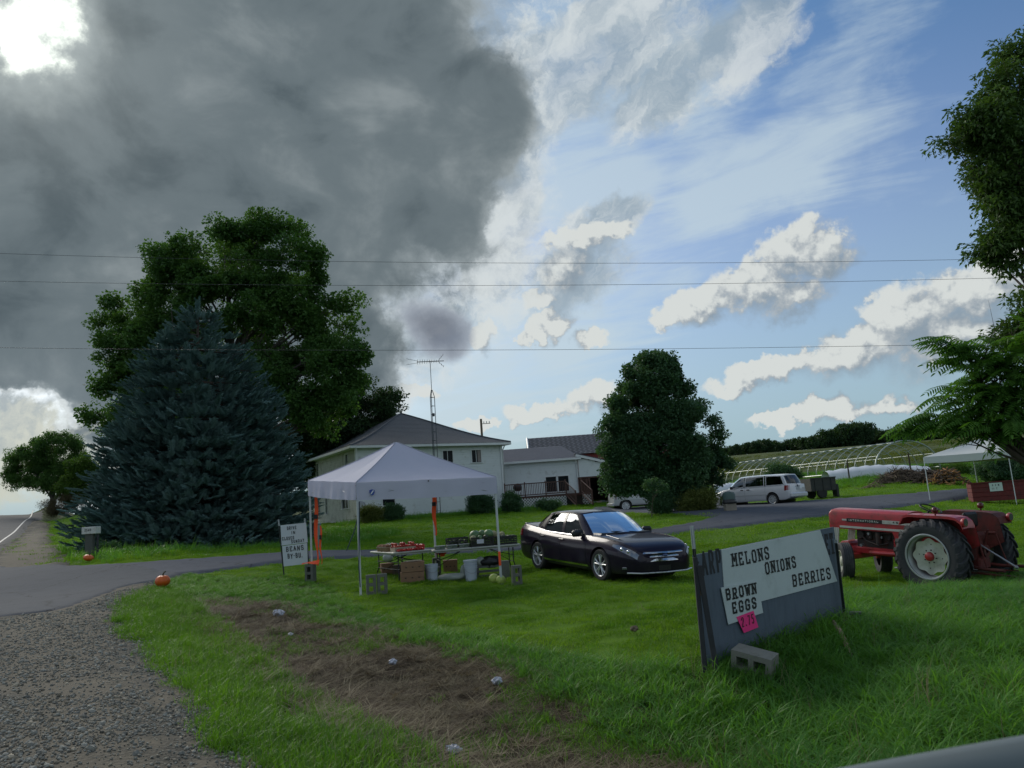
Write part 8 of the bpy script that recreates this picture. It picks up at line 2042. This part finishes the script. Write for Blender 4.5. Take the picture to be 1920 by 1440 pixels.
for s_ in (1, -1):
    for x in (.9, -.35): b = MB(); b.tube([KC.pt(x, f) * V(1, s_, 1) for f in np.linspace(.05, 1, 8)], .006, 4); b.obj('door_seam', mat('seam_dark', (.12, .12, .12), .8), cv_)
    b = MB(); b.box((-2.62, s_ * .975, 1.0), (.05, .03, .32)); b.obj('tail_light', m_tail, cv_)
    b = MB(); b.box((-.2, s_ * .99, .78), (4.2, .02, .03)); b.obj('body_crease', m_vanc, cv_)

# ---------------------------------------------------------------- tractor
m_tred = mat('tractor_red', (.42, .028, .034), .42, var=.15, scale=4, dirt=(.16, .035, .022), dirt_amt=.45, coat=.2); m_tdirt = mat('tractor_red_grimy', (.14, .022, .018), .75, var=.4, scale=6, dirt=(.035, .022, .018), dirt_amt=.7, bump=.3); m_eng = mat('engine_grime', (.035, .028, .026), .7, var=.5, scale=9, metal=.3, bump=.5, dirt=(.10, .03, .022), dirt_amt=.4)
m_trim_w = mat('tractor_white', (.50, .50, .46), .5, var=.1, dirt=(.3, .28, .24), dirt_amt=.3); m_rimw = mat('rim_cream', (.52, .53, .44), .5, var=.08, scale=4, dirt=(.34, .33, .26), dirt_amt=.45); m_rims = mat('rim_silver', (.40, .42, .42), .4, metal=.5, var=.1); m_tyre = mat('tractor_tyre', (.035, .037, .042), .8, var=.35, scale=5, dirt=(.075, .075, .075), dirt_amt=.35)
nw = P3(1733, 1044, 15.3); axd = unit(V(.85, .51, 0)); fwd = V(-axd[1], axd[0], 0)       # forward is away and to the left
gt = hit(1733, 1100); Rr_ = .715; orgT = V(nw[0], nw[1], 0) + axd * .98; zT = nw[2] - Rr_
tr_ = empty('tractor', (orgT[0], orgT[1], zT), 0, 'old red farm tractor with white wheel discs behind the farm sign', 'tractor'); tr_.rotation_euler = (0, 0, math.atan2(fwd[1], fwd[0]))
# local: x forward, y left (near side, +y faces the camera side)
zf_ = gz(*(orgT + fwd * 2.05)[:2]); tr_.rotation_euler[1] = -math.atan2(min(.18, zf_ - zT), 2.05) * .9
def tractor_tyre(x, y, r_, w_, side, nl, rimr, lug=.045, rear=True):
    c = V(x, y, r_); ax = V(0, side, 0); b = MB(); ri = r_ - lug
    prof = [(rimr, -w_ * .40), (rimr * 1.06, -w_ * .47), (ri * .86, -w_ * .52), (ri * .96, -w_ * .47), (ri, -w_ * .30), (ri * 1.01, 0), (ri, w_ * .30), (ri * .96, w_ * .47), (ri * .86, w_ * .52), (rimr * 1.06, w_ * .47), (rimr, w_ * .40)]
    b.lathe(prof, c=c, axis=ax, n=56, caps=False); t = b.obj('tyre', m_tyre, tr_, smooth=True, recalc=False)
    b = MB(); X = V(1, 0, 0); Z = V(0, 0, 1)
    for k in range(nl):
        for s2 in (-1, 1):
            a0 = 2 * math.pi * (k + (.5 if s2 > 0 else 0)) / nl; st = [(0.02, 1.0), (.24, 1.0), (.44, .965), (.52, .875)]; pts = []
            for (q, rr) in st:
                a = a0 + q * .62 * (1 if True else 0); d = X * math.cos(a) + Z * math.sin(a); tg = -X * math.sin(a) + Z * math.cos(a); base = c + ax * (s2 * q * w_) + d * (ri * rr * .985); top = c + ax * (s2 * q * w_ * 1.02) + d * (ri * rr + lug * (1 if q < .5 else .5)); hw = .026 * (1 + q * .7); pts.append((base - tg * hw * 1.3, base + tg * hw * 1.3, top + tg * hw, top - tg * hw))
            vs = [p for q in pts for p in q]; fs = []
            for i in range(3):
                for j in range(4): fs.append((i * 4 + j, i * 4 + (j + 1) % 4, (i + 1) * 4 + (j + 1) % 4, (i + 1) * 4 + j))
            fs += [(0, 1, 2, 3), (12, 15, 14, 13)]; b.add(vs, fs)
    if rear: o = b.obj('tread_lugs', m_tyre, t)
    return t, c, ax
for side, y in ((1, .80), (-1, -.80)):
    t, c, ax = tractor_tyre(0, y, Rr_, .40, side, 22, .41)
    b = MB(); b.lathe([(.405, .19), (.435, .205), (.445, .19), (.42, .15), (.385, .13), (.375, .02), (.385, -.1), (.40, -.18)], c=c, axis=ax, n=48, caps=False); b.obj('rim', m_rims, t, smooth=True, recalc=False)
    b = MB(); n = 96; rows = []
    for (rr, h) in ((0, .085), (.10, .085), (.14, .06), (.27, .055), (.33, .075)):
        row = []
        for k in range(n + 1):
            a = 2 * math.pi * k / n; rs = rr + (0 if rr < .3 else .022 * math.cos(a * 8)) ; row.append(c + ax * h + rs * (V(1, 0, 0) * math.cos(a) + V(0, 0, 1) * math.sin(a)))
        rows.append(row)
    b.grid(rows); b.obj('disc', m_rimw, t, smooth=True, recalc=False)
    b = MB(); b.lathe([(.0, .15), (.07, .145), (.085, .12), (.09, .07)], c=c, axis=ax, n=24, caps=False); b.obj('hub', m_tred, t, smooth=True, recalc=False)
    b = MB()
    for k in range(8): a = k * .785 + .2; q = c + .125 * (V(1, 0, 0) * math.cos(a) + V(0, 0, 1) * math.sin(a)); b.cyl(q + ax * .06, q + ax * .088, .012, n=6)
    for k in range(4): a = k * 1.571 + .1; q = c + .23 * (V(1, 0, 0) * math.cos(a) + V(0, 0, 1) * math.sin(a)); b.cyl(q + ax * .05, q + ax * .062, .011, n=8)
    b.obj('bolt', m_ink, t)
for side, y in ((1, .66), (-1, -.66)):
    c = V(2.05, y, .40); ax = unit(V(math.sin(R(42)) * side, math.cos(R(42)) * side, 0)); b = MB(); prof = [(.22, -.09), (.25, -.11), (.36, -.12), (.395, -.09)] + [(.40 - .008 * (i % 2), -.08 + .02 * i) for i in range(9)] + [(.395, .09), (.36, .12), (.25, .11), (.22, .09)]
    b.lathe(prof, c=c, axis=ax, n=36, caps=False); t = b.obj('front_tyre', m_tyre, tr_, smooth=True, recalc=False, angle=30); b = MB(); b.lathe([(.225, .10), (.235, .11), (.21, .05), (.12, .03), (.10, .09), (0, .10)], c=c, axis=ax, n=28, caps=False); b.obj('rim', m_rimw, t, smooth=True, recalc=False)
# hood with rounded top edges
b = MB(); sec = [(-.29, 1.05), (-.30, 1.38), (-.285, 1.43), (-.24, 1.465), (-.12, 1.485), (0, 1.49), (.12, 1.485), (.24, 1.465), (.285, 1.43), (.30, 1.38), (.29, 1.05)]
rows = []
for x, k in ((.78, 0), (1.6, 0), (2.60, .0), (2.65, .012), (2.68, .035)): rows.append([V(x, y * (1 - k), z - k * 1.2 if z > 1.3 else z) for y, z in sec])
b.grid(rows); n = len(sec); b.f.append(tuple(4 * n + k for k in range(n))); b.mi.append(0); b.f.append(tuple(n - 1 - k for k in range(n))); b.mi.append(0); b.obj('hood', m_tred, tr_, smooth=True, angle=35)
for s_ in (1, -1):
    b = MB(); b.box((1.48, s_ * .303, 1.255), (1.70, .008, .035)); b.box((1.50, s_ * .300, 1.10), (1.80, .012, .045)); b.obj('white_stripe', m_trim_w, tr_)
    b = MB(); b.box((1.0, s_ * .305, 1.255), (.72, .009, .075)); b.obj('name_plate', m_trim_w, tr_); b = MB(); b.box((1.78, s_ * .306, 1.255), (.86, .010, .078)); np_ = b.obj('name_strip', m_ink, tr_)
    b = MB(); u_ = V(-s_ * 1., 0, 0); st_ = V(2.16, s_ * .3115, 1.232) if s_ > 0 else V(1.40, s_ * .3115, 1.232)
    lettering(b, 'INTERNATIONAL', st_, u_, (0, 0, 1), .046, .050, .010, .010, slab=False, lift=.0006); b.obj('lettering', m_trim_w, np_, recalc=False)
    b = MB(); st_ = V(1.12, s_ * .310, 1.235) if s_ > 0 else V(.88, s_ * .310, 1.235); lettering(b, '454', st_, u_, (0, 0, 1), .044, .06, .02, .011, slab=False, lift=.0006); b.obj('lettering', m_ink, tr_, recalc=False)
    # slanted white grille side
    b = MB()
    for k in range(4):
        x0 = 2.60 - .045 * k; b.add([V(x0, s_ * .300, 1.07), V(x0 - .036, s_ * .300, 1.07), V(x0 - .036 + .06, s_ * .296, .62), V(x0 + .06, s_ * .296, .62), V(x0, s_ * .27, 1.07), V(x0 - .036, s_ * .27, 1.07), V(x0 - .036 + .06, s_ * .27, .62), V(x0 + .06, s_ * .27, .62)], [(0, 1, 2, 3), (4, 7, 6, 5), (0, 4, 5, 1), (3, 2, 6, 7), (0, 3, 7, 4), (1, 5, 6, 2)])
    b.obj('side_grille', m_trim_w, tr_)
    b = MB(); b.add([V(1.15, s_ * .30, 1.08), V(.80, s_ * .30, 1.08), V(.80, s_ * .30, .70), V(1.00, s_ * .30, .70)], [(0, 1, 2, 3)]); b.obj('side_cover', m_tred, tr_, recalc=False)
    # fender: flat top over the tyre, rear skirt, inner plate
    b = MB(); y0, y1 = s_ * .44, s_ * .86; path = [(.62, 1.30), (.52, 1.47), (.42, 1.50), (-.38, 1.50), (-.52, 1.48), (-.62, 1.41), (-.66, 1.30)]
    rows = [[V(x, y0, z), V(x, (y0 + y1) / 2, z + .01), V(x, y1, z), V(x, y1, z - .05)] for x, z in path]; b.grid(rows); b.grid([[p[0] - V(0, 0, .02), p[1] - V(0, 0, .02), p[2] - V(0, s_ * .01, .02)] for p in rows])
    poly = [(.62, 1.30)] + path[1:] + [(-.72, .95), (-.45, .80), (.35, .85)]
    b.add([V(x, y0, z) for x, z in poly], [tuple(range(len(poly)))]); b.add([V(x, y0 - s_ * .015, z) for x, z in poly], [tuple(range(len(poly)))[::-1]])
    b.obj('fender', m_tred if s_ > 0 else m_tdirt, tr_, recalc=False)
    b = MB(); p = V(-.66, s_ * .80, 1.40); b.lathe([(0, -.03), (.07, -.03), (.085, .0), (.085, .03), (.07, .035), (0, .03)], c=p, axis=(-1, 0, 0), n=20); b.obj('work_light', m_tred, tr_, smooth=True, angle=30); b = MB(); b.lathe([(0, .038), (.07, .036)], c=p, axis=(-1, 0, 0), n=20); b.obj('light_lens', m_lens, tr_)
    b = MB(); p = V(-.12, s_ * .80, 1.60); b.cyl(p - V(0, 0, .10), p - V(0, 0, .04), .015, n=6); b.lathe([(0, -.045), (.055, -.04), (.062, 0), (.055, .04), (0, .045)], c=p, axis=(1, 0, 0), n=18); b.obj('flasher', mat('flasher_red', (.10, .012, .010), .3), tr_, smooth=True)
# engine, gearbox, frame
b = MB(); b.box((1.62, 0, .86), (.95, .34, .42), bev=.03); b.box((1.62, .0, 1.0), (.85, .26, .26), bev=.02)
for k in range(4): b.cyl((1.28 + .22 * k, .16, .95), (1.28 + .22 * k, .22, .86), .035, n=8); b.box((1.28 + .22 * k, .19, 1.05), (.10, .05, .08), bev=.01)
b.lathe([(.06, -.12), (.06, .12)], c=(1.5, .24, .90), axis=(0, 0, 1), n=14); b.lathe([(.085, -.04), (.085, .04)], c=(1.95, .20, .95), axis=(0, 1, 0), n=16); b.tube([V(1.3, .22, .8), V(1.5, .27, .75), V(1.8, .24, .82), V(2.0, .2, 1.0)], .018, 6); b.tube([V(1.1, .2, 1.02), V(1.4, .25, 1.0), V(1.7, .22, 1.04)], .014, 6); b.obj('engine', m_eng, tr_)
b = MB(); b.cyl((1.72, .23, .98), (1.72, .28, .98), .03, n=10); b.box((1.44, .24, .92), (.05, .03, .05)); b.cyl((1.90, .22, .72), (1.90, .30, .72), .035, n=10); b.obj('engine_fitting', m_metal, tr_)
b = MB(); b.box((1.75, 0, .60), (1.35, .40, .16), bev=.03); b.box((1.0, .0, .72), (.45, .42, .42), bev=.05); b.box((.95, .24, .62), (.26, .16, .30), bev=.04); b.cyl((1.1, .28, .60), (1.7, .28, .58), .045, n=10); b.obj('frame', m_tred, tr_)
b = MB(); b.box((.25, 0, .74), (1.3, .40, .46), bev=.06); b.cyl((0, -.60, .71), (0, .60, .71), .13, n=16); b.box((-.32, 0, .86), (.36, .50, .56), bev=.05); b.obj('gearbox', m_tdirt, tr_)
b = MB(); b.box((2.35, 0, .62), (.25, .5, .30), bev=.04); b.box((2.05, 0, .48), (.12, 1.10, .12), bev=.02)
for s_ in (1, -1): b.cyl((2.05, s_ * .50, .62), (2.05, s_ * .50, .36), .05, n=10); b.cyl((2.05, s_ * .50, .40), (2.05, s_ * .60, .40), .05, n=10)
b.tube([V(2.2, -.2, .5), V(2.15, .45, .46)], .02, 6); b.obj('front_axle', m_tred, tr_)
# dash, steering wheel, seat
b = MB(); b.box((.68, 0, 1.30), (.22, .50, .30), bev=.05); b.obj('dash', m_ink, tr_)
b = MB(); b.box((.52, .32, 1.38), (.14, .05, .12), bev=.01); b.box((.56, .33, 1.28), (.05, .04, .10)); b.obj('lever_bracket', m_trim_w, tr_)
b = MB(); cc = V(.45, 0, 1.56); ts = unit(V(-.45, 0, 1)); x_, y_, _ = frame(ts); b.tube([cc + .21 * (math.cos(a) * x_ + math.sin(a) * y_) for a in np.linspace(0, 2 * math.pi, 28)], .015, 6)
for k in range(3): a = k * 2.094; b.cyl(cc - ts * .03, cc + .2 * (math.cos(a) * x_ + math.sin(a) * y_), .009, n=5)
b.cyl(cc - ts * .03, V(.62, 0, 1.36), .02, n=8); b.obj('steering_wheel', m_ink, tr_)
b = MB(); b.box((-.10, 0, 1.22), (.45, .46, .10), bev=.04); b.box((-.33, 0, 1.38), (.09, .46, .30), bev=.04); b.box((-.1, 0, 1.08), (.2, .2, .2)); b.obj('seat', m_ink, tr_)
b = MB(); b.box((.35, .0, 1.02), (.75, .84, .03)); b.obj('platform', m_tdirt, tr_)
# rear linkage
b = MB(); m3 = MB()
for s_ in (1, -1):
    b.tube([V(-.35, s_ * .26, .52), V(-.70, s_ * .36, .50), V(-1.12, s_ * .42, .52)], [.035, .03, .035], 6); b.tube([V(-.30, s_ * .24, 1.10), V(-.62, s_ * .32, 1.12)], .035, 6); b.tube([V(-.62, s_ * .32, 1.12), V(-.78, s_ * .37, .52)], .016, 6)
    b.tube([V(-.45, s_ * .3, .40), V(-.95, s_ * .40, .42)], .014, 5)
b.box((-.48, 0, .56), (.16, .40, .22), bev=.03); b.lathe([(.04, -.02), (.11, -.02), (.11, .06), (.04, .06)], c=(-.55, 0, .80), axis=(-1, 0, 0), n=18, caps=False); b.box((-.75, 0, .36), (.70, .08, .035)); b.tube([V(-.50, .1, .9), V(-.58, .2, 1.05), V(-.50, .3, 1.15)], .02, 6); b.tube([V(-.5, -.12, .9), V(-.6, -.1, 1.2)], .018, 6); b.obj('hitch', m_tdirt, tr_)
b = MB(); b.tube([V(-.55, .12, .92), V(-1.25, .30, .60)], .018, 7); b.sphere((-1.27, .305, .59), .035, 8, 6); b.obj('top_link', m_metal, tr_)
b = MB(); b.tube([V(-.75, .30, .30), V(-1.10, .38, .26)], .016, 6); b.obj('drawbar_pin', m_metal, tr_)
b = MB(); b.tube([V(1.05, .34, .45), V(.85, .42, .38), V(.80, .50, .45)], .02, 6); b.box((.85, .46, .36), (.30, .16, .03), bev=.01); b.obj('step', m_metal, tr_)

# ---------------------------------------------------------------- the photographer's own car: top edge of the door at the very bottom right
def Pd(px, py, dist): return EYE + ray(px, py) * dist
a0, a1 = Pd(1480, 1474, .62), Pd(2250, 1352, .66); dd = unit(a1 - a0); o_ = Pd(1850, 1396, .64)
rt = empty('photographer_car', tuple(a0), 0, 'blurred grey door edge of the car the photograph was taken from', 'car'); b = MB(); rows = []
dn_ = unit(np.cross(dd, unit(np.cross(dd, V(0, 0, 1))))); dn_ = dn_ if dn_[2] < 0 else -dn_; dy_ = unit(np.cross(dd, dn_)); dy_ = dy_ if dy_[1] > 0 else -dy_
for s_ in np.linspace(-.3, 1.0, 16):
    p = dd * s_ + dn_ * (.010 * (s_ - .3) ** 2 * 4); rows.append([p + dn_ * .4 + dy_ * .01, p + dn_ * .05, p + dn_ * .012 + dy_ * .004, p + dy_ * .015, p + dn_ * .004 + dy_ * .04, p + dn_ * .02 + dy_ * .07, p + dn_ * .06 + dy_ * .09, p + dn_ * .5 + dy_ * .12])
b.grid(rows); b.obj('door_edge', mat('car_grey', (.10, .125, .13), .6, var=.05), rt, smooth=True, recalc=False)
